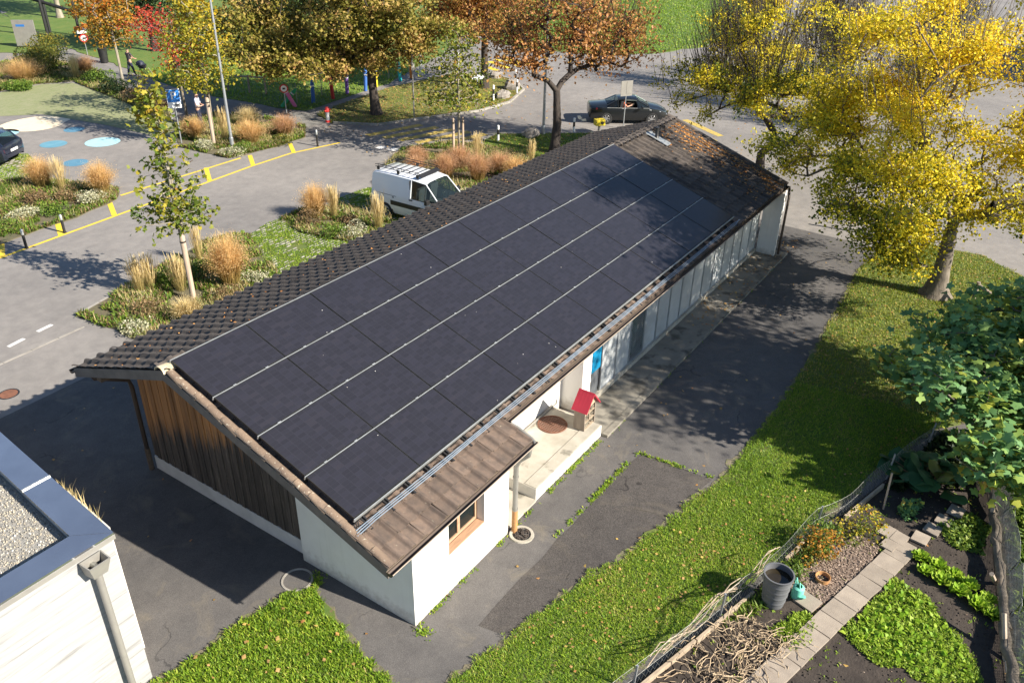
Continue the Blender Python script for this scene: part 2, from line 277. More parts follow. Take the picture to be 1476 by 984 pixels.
leafmat('shrub_brown', [(0.0, (0.09, 0.07, 0.03)), (0.5, (0.24, 0.155, 0.075)), (1.0, (0.40, 0.27, 0.13))], 0.3)
leafmat('shrub_hedge', [(0.0, (0.04, 0.07, 0.012)), (0.5, (0.12, 0.13, 0.02)), (1.0, (0.42, 0.30, 0.035))], 0.35)
leafmat('lettuce', [(0.0, (0.15, 0.30, 0.02)), (0.5, (0.30, 0.48, 0.035)), (1.0, (0.46, 0.58, 0.07))], 0.45)
leafmat('salad_green', [(0.0, (0.14, 0.24, 0.02)), (0.5, (0.28, 0.40, 0.04)), (1.0, (0.42, 0.50, 0.07))], 0.4)
leafmat('vine_dry', [(0.0, (0.16, 0.11, 0.08)), (1.0, (0.38, 0.29, 0.22))], 0.0)
leafmat('rhubarb', [(0.0, (0.035, 0.10, 0.04)), (0.8, (0.07, 0.16, 0.05)), (1.0, (0.30, 0.26, 0.05))], 0.25)
# ---------------------------------------------------------------- geometry helpers
rng = np.random.default_rng(7); random.seed(7)
def tag(o, label=None, cat=None, group=None, kind=None):
    if label: o['label'] = label
    if cat: o['category'] = cat
    if group: o['group'] = group
    if kind: o['kind'] = kind
    return o
def thing(name, label, cat, loc=(0, 0, 0), rz=0.0, group=None):
    o = bpy.data.objects.new(name, None); COL.objects.link(o); o.empty_display_size = 0.2
    o.location = loc; o.rotation_euler = (0, 0, rz); return tag(o, label, cat, group)
def adopt(o, parent):
    o.parent = parent; return o
def copy_tree(o, parent=None):
    c = o.copy(); COL.objects.link(c); c.parent = parent
    for ch in list(o.children): copy_tree(ch, c)
    return c
class MB:
    def __init__(s): s.v = []; s.f = []; s.m = []; s.cur = 0
    def add(s, vs, fs):
        n = len(s.v); s.v += [tuple(p) for p in vs]; s.f += [tuple(i+n for i in f) for f in fs]; s.m += [s.cur]*len(fs); return s
    def box(s, x0, x1, y0, y1, z0, z1):
        return s.add([(x0, y0, z0), (x1, y0, z0), (x1, y1, z0), (x0, y1, z0), (x0, y0, z1), (x1, y0, z1), (x1, y1, z1), (x0, y1, z1)],
                     [(0, 3, 2, 1), (4, 5, 6, 7), (0, 1, 5, 4), (1, 2, 6, 5), (2, 3, 7, 6), (3, 0, 4, 7)])
    def obox(s, c, ax, h):
        c = Vector(c); A = [Vector(a).normalized()*k for a, k in zip(ax, h)]
        vs = [c + A[0]*i + A[1]*j + A[2]*k for k in (-1, 1) for i, j in ((-1, -1), (1, -1), (1, 1), (-1, 1))]
        return s.add(vs, [(0, 3, 2, 1), (4, 5, 6, 7), (0, 1, 5, 4), (1, 2, 6, 5), (2, 3, 7, 6), (3, 0, 4, 7)])
    def bar(s, a, b, w, h, up=(0, 0, 1)):
        a = Vector(a); b = Vector(b); d = b-a; u = Vector(up); sd = d.cross(u).normalized(); up2 = sd.cross(d).normalized()
        return s.obox((a+b)/2, (d, sd, up2), (d.length/2, w/2, h/2))
    def tube(s, pts, r, n=8, cap=True):
        pts = [Vector(p) for p in pts]; rs = r if isinstance(r, (list, tuple)) else [r]*len(pts)
        vs = []; fs = []; ref = None
        for i, p in enumerate(pts):
            d = (pts[min(i+1, len(pts)-1)] - pts[max(i-1, 0)]).normalized()
            if ref is None: ref = Vector((0, 0, 1)) if abs(d.z) < 0.9 else Vector((1, 0, 0))
            a = d.cross(ref).normalized(); b_ = a.cross(d).normalized(); ref = b_
            for k in range(n):
                t = 2*math.pi*k/n; vs.append(p + a*(rs[i]*math.cos(t)) + b_*(rs[i]*math.sin(t)))
        for i in range(len(pts)-1):
            for k in range(n):
                fs.append((i*n+k, i*n+(k+1) % n, (i+1)*n+(k+1) % n, (i+1)*n+k))
        if cap: fs.append(tuple(range(n))[::-1]); fs.append(tuple((len(pts)-1)*n+k for k in range(n)))
        return s.add(vs, fs)
    def lathe(s, prof, c=(0, 0, 0), n=24, axis='Z', cap0=False, cap1=False):
        vs = []; fs = []
        for r_, z in prof:
            for k in range(n):
                t = 2*math.pi*k/n; x, y = r_*math.cos(t), r_*math.sin(t)
                q = (x, y, z) if axis == 'Z' else ((z, x, y) if axis == 'X' else (x, z, y))
                vs.append((c[0]+q[0], c[1]+q[1], c[2]+q[2]))
        for i in range(len(prof)-1):
            for k in range(n): fs.append((i*n+k, i*n+(k+1) % n, (i+1)*n+(k+1) % n, (i+1)*n+k))
        if cap0: fs.append(tuple(range(n))[::-1])
        if cap1: fs.append(tuple((len(prof)-1)*n+k for k in range(n)))
        return s.add(vs, fs)
    def prism(s, poly, z0, z1):      # poly in XY
        n = len(poly); vs = [(x, y, z0) for x, y in poly] + [(x, y, z1) for x, y in poly]
        return s.add(vs, [tuple(range(n))[::-1], tuple(range(n, 2*n))] + [(i, (i+1) % n, n+(i+1) % n, n+i) for i in range(n)])
    def prismx(s, poly, x0, x1):     # poly in YZ
        n = len(poly); vs = [(x0, y, z) for y, z in poly] + [(x1, y, z) for y, z in poly]
        return s.add(vs, [tuple(range(n))[::-1], tuple(range(n, 2*n))] + [(i, (i+1) % n, n+(i+1) % n, n+i) for i in range(n)])
    def mesh(s, name, mats, smooth=None):
        me = bpy.data.meshes.new(name); me.from_pydata(s.v, [], s.f)
        if isinstance(mats, str): mats = [mats]
        for q in mats: me.materials.append(MATS[q])
        if len(mats) > 1: me.polygons.foreach_set('material_index', s.m)
        if smooth is not None:
            me.polygons.foreach_set('use_smooth', [True]*len(me.polygons)); me.set_sharp_from_angle(angle=R(smooth))
        me.update(); return me
    def build(s, name, mats, parent=None, smooth=None, **tg):
        o = bpy.data.objects.new(name, s.mesh(name, mats, smooth)); COL.objects.link(o)
        if parent: o.parent = parent
        return tag(o, **tg) if tg else o
def obj(name, me, parent=None, **tg):
    o = bpy.data.objects.new(name, me); COL.objects.link(o)
    if parent: o.parent = parent
    return tag(o, **tg) if tg else o
def npmesh(name, V, F, mat, rnd=None, smooth=False):
    """V (n,3) array, F (m,k) array, rnd (n,) per vertex"""
    V = np.ascontiguousarray(V, dtype=np.float32); F = np.ascontiguousarray(F, dtype=np.int32); k = F.shape[1]
    me = bpy.data.meshes.new(name); me.vertices.add(len(V)); me.vertices.foreach_set('co', V.ravel())
    me.loops.add(F.size); me.loops.foreach_set('vertex_index', F.ravel())
    me.polygons.add(len(F)); me.polygons.foreach_set('loop_start', np.arange(0, F.size, k, dtype=np.int32))
    me.polygons.foreach_set('loop_total', np.full(len(F), k, dtype=np.int32))
    if smooth: me.polygons.foreach_set('use_smooth', np.ones(len(F), dtype=bool))
    me.materials.append(MATS[mat])
    if rnd is not None:
        a = me.attributes.new('rnd', 'FLOAT', 'POINT'); a.data.foreach_set('value', np.clip(rnd, 0, 1).astype(np.float32))
    me.update(); me.validate(); return me
def inpoly(P, poly):
    poly = np.array(poly); x, y = P[:, 0], P[:, 1]; c = np.zeros(len(P), bool); j = len(poly)-1
    for i in range(len(poly)):
        xi, yi = poly[i]; xj, yj = poly[j]
        c ^= ((yi > y) != (yj > y)) & (x < (xj-xi)*(y-yi)/((yj-yi) if abs(yj-yi) > 1e-9 else 1e-9)+xi); j = i
    return c
def scatter(poly, n, r=rng):
    a = np.array(poly); lo, hi = a.min(0), a.max(0); out = np.zeros((0, 2))
    while len(out) < n:
        P = lo + r.random((n*2, 2))*(hi-lo); out = np.vstack([out, P[inpoly(P, poly)]])
    return out[:n]
def area(poly):
    a = np.array(poly); x, y = a[:, 0], a[:, 1]; return abs(np.dot(x, np.roll(y, 1))-np.dot(y, np.roll(x, 1)))/2
def vnoise(P, s, seed=0):
    """cheap smooth 2D noise from sines"""
    r = np.random.default_rng(seed); v = np.zeros(len(P))
    for i in range(6):
        k = r.normal(0, 1, P.shape[1])*s*(1+i*0.5); v += np.sin(P@k + r.random()*6.28)/(1+i*0.4)
    return v/3.2
def rough_poly(poly, step=0.35, amp=0.06, seed=0):
    r = np.random.default_rng(seed); out = []
    for (x0, y0), (x1, y1) in zip(poly, poly[1:]+poly[:1]):
        L = math.hypot(x1-x0, y1-y0); n = max(1, int(L/step))
        for i in range(n):
            t = i/n; out.append((x0+(x1-x0)*t+r.normal(0, amp), y0+(y1-y0)*t+r.normal(0, amp)))
    return out
def sheet(name, poly, z, mat, kind='structure', label=None, thick=0.0, parent=None):
    b = MB()
    if thick: b.prism(poly, z-thick, z)
    else: b.add([(x, y, z) for x, y in poly], [tuple(range(len(poly)))])
    o = b.build(name, mat, parent)
    if np.cross(np.array(poly[1])-poly[0], np.array(poly[2])-poly[1]) < 0 and not thick: o.data.flip_normals()
    return tag(o, label=label, kind=kind)
def unit(a): return a/np.maximum(np.linalg.norm(a, axis=1, keepdims=True), 1e-9)
def leaf_arrays(C, size, r, up=0.6, fold=0.18, aspect=0.72, lobed=False):
    """leaf blades at centres C; returns V, F (tris), n verts per leaf"""
    n = len(C); N = unit(r.normal(0, 1, (n, 3)) + np.array([0, 0, up*2.0])); A = unit(np.cross(N, r.normal(0, 1, (n, 3)))); B = np.cross(N, A)
    s = (size if np.ndim(size) else np.full(n, size))[:, None]
    if not lobed:
        V = np.stack([C-A*s*0.5, C+B*s*0.5*aspect-N*s*fold, C+A*s*0.5, C-B*s*0.5*aspect-N*s*fold], 1).reshape(-1, 3)
        b = np.arange(n)[:, None]*4; F = np.concatenate([b+[0, 1, 2], b+[0, 2, 3]], 0); return V, F, 4
    ang = np.linspace(-2.5, 2.5, 11); rad = np.array([0.42, 0.2, 0.52, 0.22, 0.6, 0.62*0.98, 0.6, 0.22, 0.52, 0.2, 0.42]); rad[5] = 0.60; rad[4] = 0.40; rad[6] = 0.40; rad[3] = 0.56; rad[7] = 0.56; rad[2] = 0.37; rad[8] = 0.37; rad[1] = 0.47; rad[9] = 0.47; rad[0] = 0.3; rad[10] = 0.3
    pts = [C-A*s*0.05]
    for a, q in zip(ang, rad): pts.append(C + (A*math.cos(a) + B*math.sin(a))*s*q - N*s*fold*q*q*1.6)
    V = np.stack(pts, 1).reshape(-1, 3); b = np.arange(n)[:, None]*12
    F = np.concatenate([b+[0, i, i+1] for i in range(1, 11)], 0); return V, F, 12
def blades(name, P, z, mat, h=(0.05, 0.11), w=(0.010, 0.024), lean=0.9, r=rng, rbias=None, kind='stuff', parent=None, label=None, zf=None):
    """grass blades / small leaves at ground points P: one triangle-pair each"""
    n = len(P); hh = r.uniform(h[0], h[1], n); ww = r.uniform(w[0], w[1], n); az = r.random(n)*6.283; ln = r.random(n)**0.7*lean
    d = np.stack([np.cos(az), np.sin(az)], 1); sd = np.stack([-d[:, 1], d[:, 0]], 1)
    z0 = np.full(n, z) if zf is None else zf(P)
    def pt(t, s, k=1.0):
        q = np.zeros((n, 3)); q[:, :2] = P + d*(hh*np.sin(ln*k)*t)[:, None] + sd*(ww*s)[:, None]; q[:, 2] = z0 + hh*np.cos(ln*k)*t; return q
    V = np.stack([pt(0, -0.35), pt(0, 0.35), pt(0.55, 0.5, 0.8), pt(1.0, 0, 1.15), pt(0.55, -0.5, 0.8)], 1).reshape(-1, 3)
    b = np.arange(n)[:, None]*5; F = np.concatenate([b+[0, 1, 2], b+[0, 2, 4], b+[4, 2, 3]], 0)
    rn = np.clip(r.random(n)**1.15*0.85 + (rbias if rbias is not None else 0.1), 0, 1)
    me = npmesh(name, V, F, mat, np.repeat(rn, 5)); return obj(name, me, parent, label=label, kind=kind)
def litter(name, P, z, mat, size=(0.05, 0.10), r=rng, zf=None, nrm=None, label=None, cat=None, parent=None):
    n = len(P); C = np.zeros((n, 3)); C[:, :2] = P; C[:, 2] = (z if zf is None else zf(P)) + r.uniform(0.008, 0.03, n)
    V, F, k = leaf_arrays(C, r.uniform(size[0], size[1], n), r, up=2.2, fold=0.12, aspect=0.85)
    return obj(name, npmesh(name, V, F, mat, np.repeat(r.random(n), k)), parent, label=label, kind='stuff')
# ---------------------------------------------------------------- plants
def skeleton(base, trunk, tips, r, seg=0.55, rtip=0.010, expo=0.42, sway=0.25, r0=None, upcurve=0.25):
    """trunk: polyline; tips (n,3). Each tip joins the nearest existing wood by a bent path; radii from the pipe model."""
    nodes = [np.array(p, float) for p in trunk]; par = [-1]+list(range(len(trunk)-1)); first = max(1, len(trunk)//2)
    top = nodes[-1]; order = np.argsort(np.linalg.norm(tips-top, axis=1)); tipidx = []
    arr = np.zeros((60000, 3)); arr[:len(nodes)] = nodes; cnt = len(nodes)
    dirs = [np.array([0, 0, 1.0])]*len(nodes)
    for ti in order:
        t = tips[ti]; A = arr[first:cnt]; dv = t-A; d = np.linalg.norm(dv, axis=1)
        cost = d*(1+0.9*np.clip(-dv[:, 2]/np.maximum(d, 1e-6)+0.15, 0, 2)); j = int(np.argmin(cost))+first
        p0 = arr[j]; L = np.linalg.norm(t-p0); n = max(2, int(L/seg))
        ctrl = p0 + dirs[j]*L*0.13 + np.array([0, 0, 1.0])*L*upcurve*0.25 + (t-p0)*0.36
        prev = j; last = p0
        for k in range(1, n+1):
            u = k/n; q = p0*(1-u)**2 + 2*ctrl*u*(1-u) + t*u*u
            if k < n: q = q + r.normal(0, sway*0.12, 3)
            arr[cnt] = q; par.append(prev); dirs.append((q-last)/max(np.linalg.norm(q-last), 1e-6)); last = q; prev = cnt; cnt += 1
        tipidx.append(prev)
    par = np.array(par); w = np.zeros(cnt); w[tipidx] = 1
    for i in range(cnt-1, 0, -1): w[par[i]] += w[i]
    rad = rtip*np.maximum(w, 1)**expo
    if r0: rad = rad*np.where(rad > 0, 1, 1); rad = np.minimum(rad, r0)
    return arr[:cnt].copy(), par, rad, dirs
def wood_mesh(name, N, par, rad, mat, lo=1, ns=6):
    i = np.arange(max(1, lo), len(N)); a, b = N[par[i]], N[i]; ra, rb = rad[par[i]], rad[i]; ra = np.minimum(ra, rb*1.6+0.01)
    d = unit(b-a); ref = np.where(np.abs(d[:, 2:3]) < 0.9, np.array([[0, 0, 1.0]]), np.array([[1.0, 0, 0]])); u = unit(np.cross(d, ref)); v = np.cross(u, d)
    b = b + d*rb[:, None]*0.3
    ring = []
    for p_, rr in ((a, ra), (b, rb)):
        for k in range(ns):
            t = 2*math.pi*k/ns; ring.append(p_ + (u*math.cos(t)+v*math.sin(t))*rr[:, None])
    V = np.stack(ring, 1).reshape(-1, 3); o = np.arange(len(i))[:, None]*(2*ns)
    F = np.concatenate([o+[k, (k+1) % ns, ns+(k+1) % ns, ns+k] for k in range(ns)], 0)
    return npmesh(name, V, F, mat, None, True)
def blob_points(blobs, n, r, shell=0.45):
    vol = np.array([b[3]*b[4]*b[5] for b in blobs]); vol = vol**0.65; pick = r.choice(len(blobs), n, p=vol/vol.sum()); B = np.array(blobs)[pick]
    d = unit(r.normal(0, 1, (n, 3))); q = r.random(n)**shell
    return B[:, :3] + d*B[:, 3:6]*q[:, None]
def trunk_mesh(pts, r0, r1, mat, name, flare=1.5, ns=12):
    pts = [Vector(p) for p in pts]; n = 14; b = MB(); P = []; rr = []
    for i in range(n+1):
        t = i/n*(len(pts)-1); k = min(int(t), len(pts)-2); P.append(pts[k].lerp(pts[k+1], t-k)); s = i/n
        rr.append((r0+(r1-r0)*s)*(1+(flare-1)*math.exp(-s*9)))
    b.tube(P, rr, ns); r = random.Random(len(pts)*7+int(r0*1000))
    b.v = [(x+r.gauss(0, r0*0.035), y+r.gauss(0, r0*0.035), z) for x, y, z in b.v]
    return b.mesh(name, mat, 60)
def make_tree(name, label, base, top, r0, blobs, ntips, per, leaf, lmat, bark, spread=0.32, seed=1, colour=None, lobed=False, group=None, bare=0.0, shell=0.45, up=0.5, rtip=0.011, flare=1.5, taper=0.68, extra_tips=None, expo=0.40, keep=None, clumps=None, shoots=0, shoot_len=(0.8, 2.0), shoot_z=0.0):
    r = np.random.default_rng(seed); bx, by, bz = base; root = thing(name, label, 'tree', base, 0, group)
    off = np.array(base, float)
    tr = [np.array([0, 0, 0.0]), (np.array(top)-off)*0.5 + np.array([r.normal(0, .05), r.normal(0, .05), 0]), np.array(top)-off]
    obj('trunk', trunk_mesh(tr, r0, r0*taper, bark, 'trunk', flare), root)
    if clumps:          # foliage gathers in flattened sprays with gaps between them
        nc, cs = clumps; cc = blob_points(blobs, nc, r, 0.55); blobs = [(*c, cs*k, cs*k, cs*k*0.5) for c, k in zip(cc, r.uniform(0.6, 1.35, nc))]
    tips = blob_points(blobs, ntips, r, shell)-off
    if extra_tips is not None: tips = np.vstack([tips, np.array(extra_tips)-off])
    fine = [tr[0]*(1-t)+tr[2]*t for t in np.linspace(0, 1, 7)]
    N, par, rad, dirs = skeleton(off, fine, tips, r, rtip=rtip, expo=expo, r0=r0*0.62)
    obj('branches', wood_mesh('branches', N, par, rad, bark, lo=1, ns=5), root)
    ntree = len(tips) if extra_tips is None else ntips
    if shoots:          # straight upright twigs of the last years
        cand = np.where((rad < 0.05) & (N[:, 2]+off[2] > shoot_z))[0]; k = r.choice(cand, shoots); a = N[k]; out = a-np.array([0, 0, 1.0])*0; out = unit(a*np.array([1, 1, 0])+1e-6)
        dirn = unit(np.array([0, 0, 1.0])+out*r.uniform(0.05, 0.55, (shoots, 1))+r.normal(0, 0.16, (shoots, 3))); L = r.uniform(shoot_len[0], shoot_len[1], shoots)[:, None]
        SN = np.concatenate([a, a+dirn*L*0.5+r.normal(0, 0.03, (shoots, 3)), a+dirn*L], 0); sp = np.concatenate([np.full(shoots, -1), np.arange(shoots), np.arange(shoots)+shoots]); sr = np.concatenate([np.full(shoots, 0.013), np.full(shoots, 0.009), np.full(shoots, 0.004)])
        obj('twigs', wood_mesh('twigs', SN, sp, sr, bark, lo=shoots, ns=4), root, kind='stuff')
    T = tips[:ntree]
    if bare: T = T[r.random(len(T)) > bare]
    cl = r.random(len(T)); cnt = np.maximum(1, (per*(0.4+1.2*r.random(len(T)))).astype(int)); idx = np.repeat(np.arange(len(T)), cnt)
    C = T[idx] + r.normal(0, 1, (len(idx), 3))*spread*np.array([1, 1, 0.7])
    if keep is not None: k = keep(C+off); C = C[k]; idx = idx[k]
    V, F, k = leaf_arrays(C, leaf*r.uniform(0.6, 1.3, len(C)), r, up=up, lobed=lobed)
    val = (colour(C+off, r) if colour else np.full(len(C), 0.45)) + (cl[idx]-0.5)*0.35 + r.normal(0, 0.13, len(C))
    obj('crown', npmesh('crown', V, F, lmat, np.repeat(val, k)), root)
    return root
def cloud_grass(label, x, y, h, w, mat, seed, n=900, group=None, upright=0.45, heads=3.0, fleck=0.035):
    """fountain-like ornamental grass: fine arching stems and a haze of seed flecks"""
    r = np.random.default_rng(seed); root = thing('ornamental_grass', label, 'grass', (x, y, 0.02), 0, group)
    az = r.random(n)*6.283; q = r.random(n)**0.6; b0 = np.stack([np.cos(az), np.sin(az)], 1)*(r.random(n)*0.16*w)[:, None]
    az2 = az + r.normal(0, 0.5, n); hh = h*(0.55+0.5*r.random(n))*(1-0.42*q*q); reach = w*0.5*q*(1.0-upright*0.3)
    tip = np.stack([b0[:, 0]+np.cos(az2)*reach, b0[:, 1]+np.sin(az2)*reach, hh], 1)
    base = np.concatenate([b0, np.zeros((n, 1))], 1); mid = base*0.45+tip*0.55 + np.array([0, 0, 1.0])*(0.14*h*q)[:, None]; mid[:, :2] -= tip[:, :2]*0.12
    sd = np.stack([-np.sin(az2), np.cos(az2), np.zeros(n)], 1)*(0.004+0.005*r.random(n))[:, None]
    V = np.stack([base-sd, base+sd, mid+sd, mid-sd, tip], 1).reshape(-1, 3); o = np.arange(n)[:, None]*5
    F = np.concatenate([o+[0, 1, 2], o+[0, 2, 3], o+[3, 2, 4]], 0); c = 0.35*r.random(n)
    rn = np.stack([c*0.3, c*0.3, c+0.3, c+0.3, c+0.5], 1).ravel()
    obj('stems', npmesh('stems', V, F, mat, rn), root)
    m = int(n*heads); k = r.integers(0, n, m); t = 0.45+0.6*r.random(m)
    C = mid[k]*(1-t)[:, None]*1.0 + tip[k]*t[:, None] + r.normal(0, 0.05*w, (m, 3))*np.array([1, 1, 0.8]); C[:, 2] = np.maximum(C[:, 2], 0.03)
    V, F, kk = leaf_arrays(C, fleck*r.uniform(0.5, 1.5, m), r, up=0.2, aspect=0.35)
    obj('seed_heads', npmesh('seed_heads', V, F, mat, np.repeat(0.45+0.55*r.random(m), kk)), root)
    return root
def reed_grass(label, x, y, h, w, seed, n=190, mat='grass_straw', group=None):
    r = np.random.default_rng(seed); root = thing('reed_grass', label, 'grass', (x, y, 0.02), 0, group)
    az = r.random(n)*6.283; b0 = np.stack([np.cos(az), np.sin(az)], 1)*(r.random(n)*0.30*w)[:, None]; hh = h*r.uniform(0.5, 1.08, n)
    tip = np.stack([b0[:, 0]+np.cos(az)*0.62*w*r.random(n)**1.5, b0[:, 1]+np.sin(az)*0.62*w*r.random(n)**1.5, hh], 1); base = np.concatenate([b0, np.zeros((n, 1))], 1)
    def strip(a, b, wd, c0, c1):
        sd = np.stack([-np.sin(az), np.cos(az), np.zeros(len(az))], 1)*wd
        V = np.stack([a-sd, a+sd, b+sd*0.5, b-sd*0.5], 1).reshape(-1, 3); o = np.arange(len(a))[:, None]*4
        return V, np.concatenate([o+[0, 1, 2, 3]], 0), np.stack([c0, c0, c1, c1], 1).ravel()
    V, F, c = strip(base, tip, 0.004, r.random(n)*0.2, 0.4+0.3*r.random(n)); obj('stems', npmesh('stems', V, F, mat, c), root)
    a = base*0.28+tip*0.72; V, F, c = strip(a, tip+np.array([0, 0, 0.05]), 0.010, 0.5+0.3*r.random(n), 0.7+0.3*r.random(n)); obj('plumes', npmesh('plumes', V, F, mat, c), root)
    return root
def shrub(name, label, x, y, w, h, mat, seed, n=700, leaf=0.06, group=None, cat='shrub', z=0.02, lumps=5, parent=None):
    r = np.random.default_rng(seed); L = np.stack([r.normal(0, w*0.2, lumps), r.normal(0, w*0.2, lumps), r.uniform(0.2, 0.55, lumps)*h], 1); k = r.integers(0, lumps, n)
    d = unit(r.normal(0, 1, (n, 3))); C = L[k] + d*np.array([w*0.33, w*0.33, h*0.45])*(0.75+0.3*r.random((n, 1))); C[:, 2] = np.abs(C[:, 2]); C = C[C[:, 2] < h*1.1]
    V, F, kk = leaf_arrays(C, leaf*r.uniform(0.6, 1.5, len(C)), r, up=0.5)
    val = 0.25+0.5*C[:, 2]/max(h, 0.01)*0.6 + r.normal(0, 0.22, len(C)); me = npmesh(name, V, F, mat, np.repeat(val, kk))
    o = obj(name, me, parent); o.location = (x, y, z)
    if parent is None: tag(o, label, cat, group)
    return o
NEAR_LAWN = [(-0.69, 0.1), (-0.92, 0.09), (-1.37, 0.37), (-2.07, 0.52), (-2.83, 0.55), (-3.4, 0.53), (-3.92, 0.72), (-5.41, 0.24), (-4.25, -3.11), (-2.47, -5.32), (-1.82, -3.44), (-1.54, -2.52), (-1.29, -1.37), (-0.99, -0.53)]
RIGHT_LAWN = [(21.2, -4.81), (17.03, -5.09), (13.48, -5.28), (11.12, -5.35), (9.56, -5.32), (7.17, -5.2), (5.58, -4.91), (4.07, -4.64), (2.75, -4.29), (1.65, -3.99), (0.51, -3.8), (-0.09, -3.61), (-0.73, -3.47), (-2.27, -3.23), (-1.48, -5.41), (0.6, -5.73), (3.54, -6.61), (6.64, -7.35), (9.95, -8.19), (12.06, -8.81), (16.71, -11.92), (21.51, -13.16), (23.86, -9.75), (25.11, -8.23), (25.04, -6.17), (22.83, -4.95)]
PATCH = [(6.87, -3.19), (6.98, -5.02), (5.58, -4.91), (4.07, -4.64), (2.75, -4.29), (1.65, -3.99), (0.51, -3.8), (0.4, -3.09), (1.91, -3.1), (3.17, -3.11)]
MID_LAWN = [(73.19, 49.1), (91.66, 24.19), (66.57, 16.09), (57.75, 16.64), (52.51, 18.52), (49.6, 21.16), (47.92, 26.95), (48.25, 29.67), (53.38, 35.6)]
PARK_LAWN = [(44.02, 105.78), (30.06, 67.71), (26.64, 55.12), (25.46, 49.22), (24.13, 41.67), (23.43, 35.8), (23.53, 32.07), (23.86, 28.29), (24.4, 26.61), (28.21, 27.06), (32.53, 27.56), (37.22, 29.16), (42.29, 30.71), (52.66, 36.42), (82.18, 56.63), (89.75, 117.92)]
ISLE_A = [(24.17, 25.44), (23.48, 23.53), (24.67, 21.35), (26.81, 20.46), (30.4, 18.81), (33.25, 18.59), (36.44, 19.7), (38.19, 21.56), (38.82, 24.09), (37.01, 25.96), (31.39, 26.55), (27.23, 26.12)]
ISLE_B = [(25.44, 15.11), (27.18, 15.34), (28.88, 13.17), (30.6, 11.19), (32.12, 10.11), (29.04, 8.73), (26.67, 9.0), (24.87, 10.27), (24.66, 12.32), (24.48, 13.85)]
GREEN_PARK = [(14.54, 43.54), (18.83, 43.81), (20.21, 42.71), (19.6, 37.78), (18.38, 30.0), (16.3, 28.03), (15.89, 32.72), (15.05, 37.19), (12.44, 39.33)]
BAY_PAVE = [(9.97, 14.79), (11.58, 15.29), (12.57, 15.2), (11.78, 13.39), (12.21, 11.46), (11.32, 10.11), (8.15, 9.91), (8.4, 11.35)]
BAY_PAVE2 = [(14.89, 15.02), (17.03, 15.05), (17.63, 12.8), (17.73, 9.92), (15.27, 9.43), (13.21, 10.46), (14.28, 11.95), (14.36, 13.72)]
HATCH_PAVE = [(8.71, 33.13), (10.81, 30.96), (10.18, 28.68), (8.89, 27.51), (6.5, 28.58)]
BED_A = [(2.96, 14.12), (4.82, 14.6), (6.78, 15.14), (8.85, 15.75), (10.45, 15.28), (9.75, 13.47), (8.66, 11.47), (8.01, 10.09), (5.26, 9.84), (3.5, 10.12), (3.12, 11.2)]
BED_B = [(12.06, 15.15), (13.63, 15.34), (14.76, 14.1), (14.71, 11.61), (13.21, 10.46), (12.25, 10.97), (11.97, 12.12), (11.7, 13.5)]
BED_C = [(19.65, 16.38), (22.21, 17.52), (24.63, 16.35), (25.27, 13.78), (24.79, 11.8), (23.64, 9.52), (20.52, 9.73), (18.03, 10.87), (19.04, 12.41), (18.87, 13.84)]
BED_D = [(2.9, 21.16), (6.67, 28.93), (7.99, 28.09), (9.25, 27.05), (10.52, 23.3), (9.66, 22.19), (7.59, 21.7), (5.54, 21.49)]
BED_E = [(18.15, 29.86), (15.79, 26.36), (16.03, 22.96), (18.71, 22.6), (20.73, 22.77), (22.18, 24.29), (22.15, 27.51), (21.0, 30.16)]
BED_F = [(14.7, 43.86), (18.68, 50.95), (23.02, 52.91), (23.13, 48.34), (23.29, 45.36), (21.38, 39.79), (19.87, 32.31), (18.44, 30.38), (19.6, 37.78), (20.42, 43.06), (18.57, 44.13)]
FOOTPATH = [(25.83, 54.38), (24.92, 48.36), (23.65, 40.97), (22.99, 35.21), (23.1, 31.55), (23.44, 27.82), (24.09, 26.02), (23.25, 23.82), (22.09, 24.19), (22.25, 27.63), (21.24, 31.07), (20.58, 33.91), (21.49, 39.95), (23.11, 46.26), (23.93, 51.83)]
YL = [(3.83, 20.2), (15.9, 21.25), (18.42, 21.3), (21.1, 20.69)]
YU = [(10.05, 22.5), (16.44, 22.61)]
YBARS = [((3.87, 20.14), (4.49, 21.36)), ((6.23, 20.46), (6.98, 22.02)), ((8.56, 20.66), (9.38, 22.29)), ((13.45, 21.09), (14.53, 22.7)), ((16.03, 21.25), (16.99, 22.61)), ((18.5, 21.2), (19.49, 22.56))]
DASH = [((0.75, 13.91), (1.27, 14.01)), ((1.72, 14.1), (2.21, 14.17)), ((-0.2, 13.65), (0.32, 13.77))]
XSTRIPE = [((23.5, 20.53), (24.65, 20.23)), ((22.14, 19.29), (24.11, 18.79)), ((25.13, 20.83), (25.21, 19.12)), ((24.72, 19.75), (24.41, 17.85)), ((25.4, 19.27), (25.42, 18.08)), ((23.26, 18.58), (24.73, 17.44)), ((22.69, 17.51), (24.69, 16.74)), ((22.71, 16.79), (24.23, 15.89)), ((23.41, 15.89), (24.72, 15.62)), ((25.86, 16.74), (26.78, 16.34)), ((25.23, 15.68), (26.71, 15.46)), ((26.03, 18.48), (26.7, 17.63))]
XFAR = [((43.91, 26.59), (43.11, 23.56)), ((43.08, 26.58), (42.34, 23.81)), ((42.22, 26.48), (41.17, 24.1)), ((40.65, 25.53), (40.05, 24.29))]
WSQ = [(21.77, 18.53), (21.91, 17.82), (21.94, 17.03), (21.82, 16.08), (22.45, 15.77), (22.39, 16.52)]
SLABS2 = [(7.46, -8.8), (7.38, -9.04), (7.06, -8.95), (7.12, -9.23), (6.78, -9.12), (6.6, -9.1), (7.65, -9.43), (8.1, -9.59), (8.52, -9.73), (9.04, -9.91), (4.45, -8.05), (4.56, -7.86)]
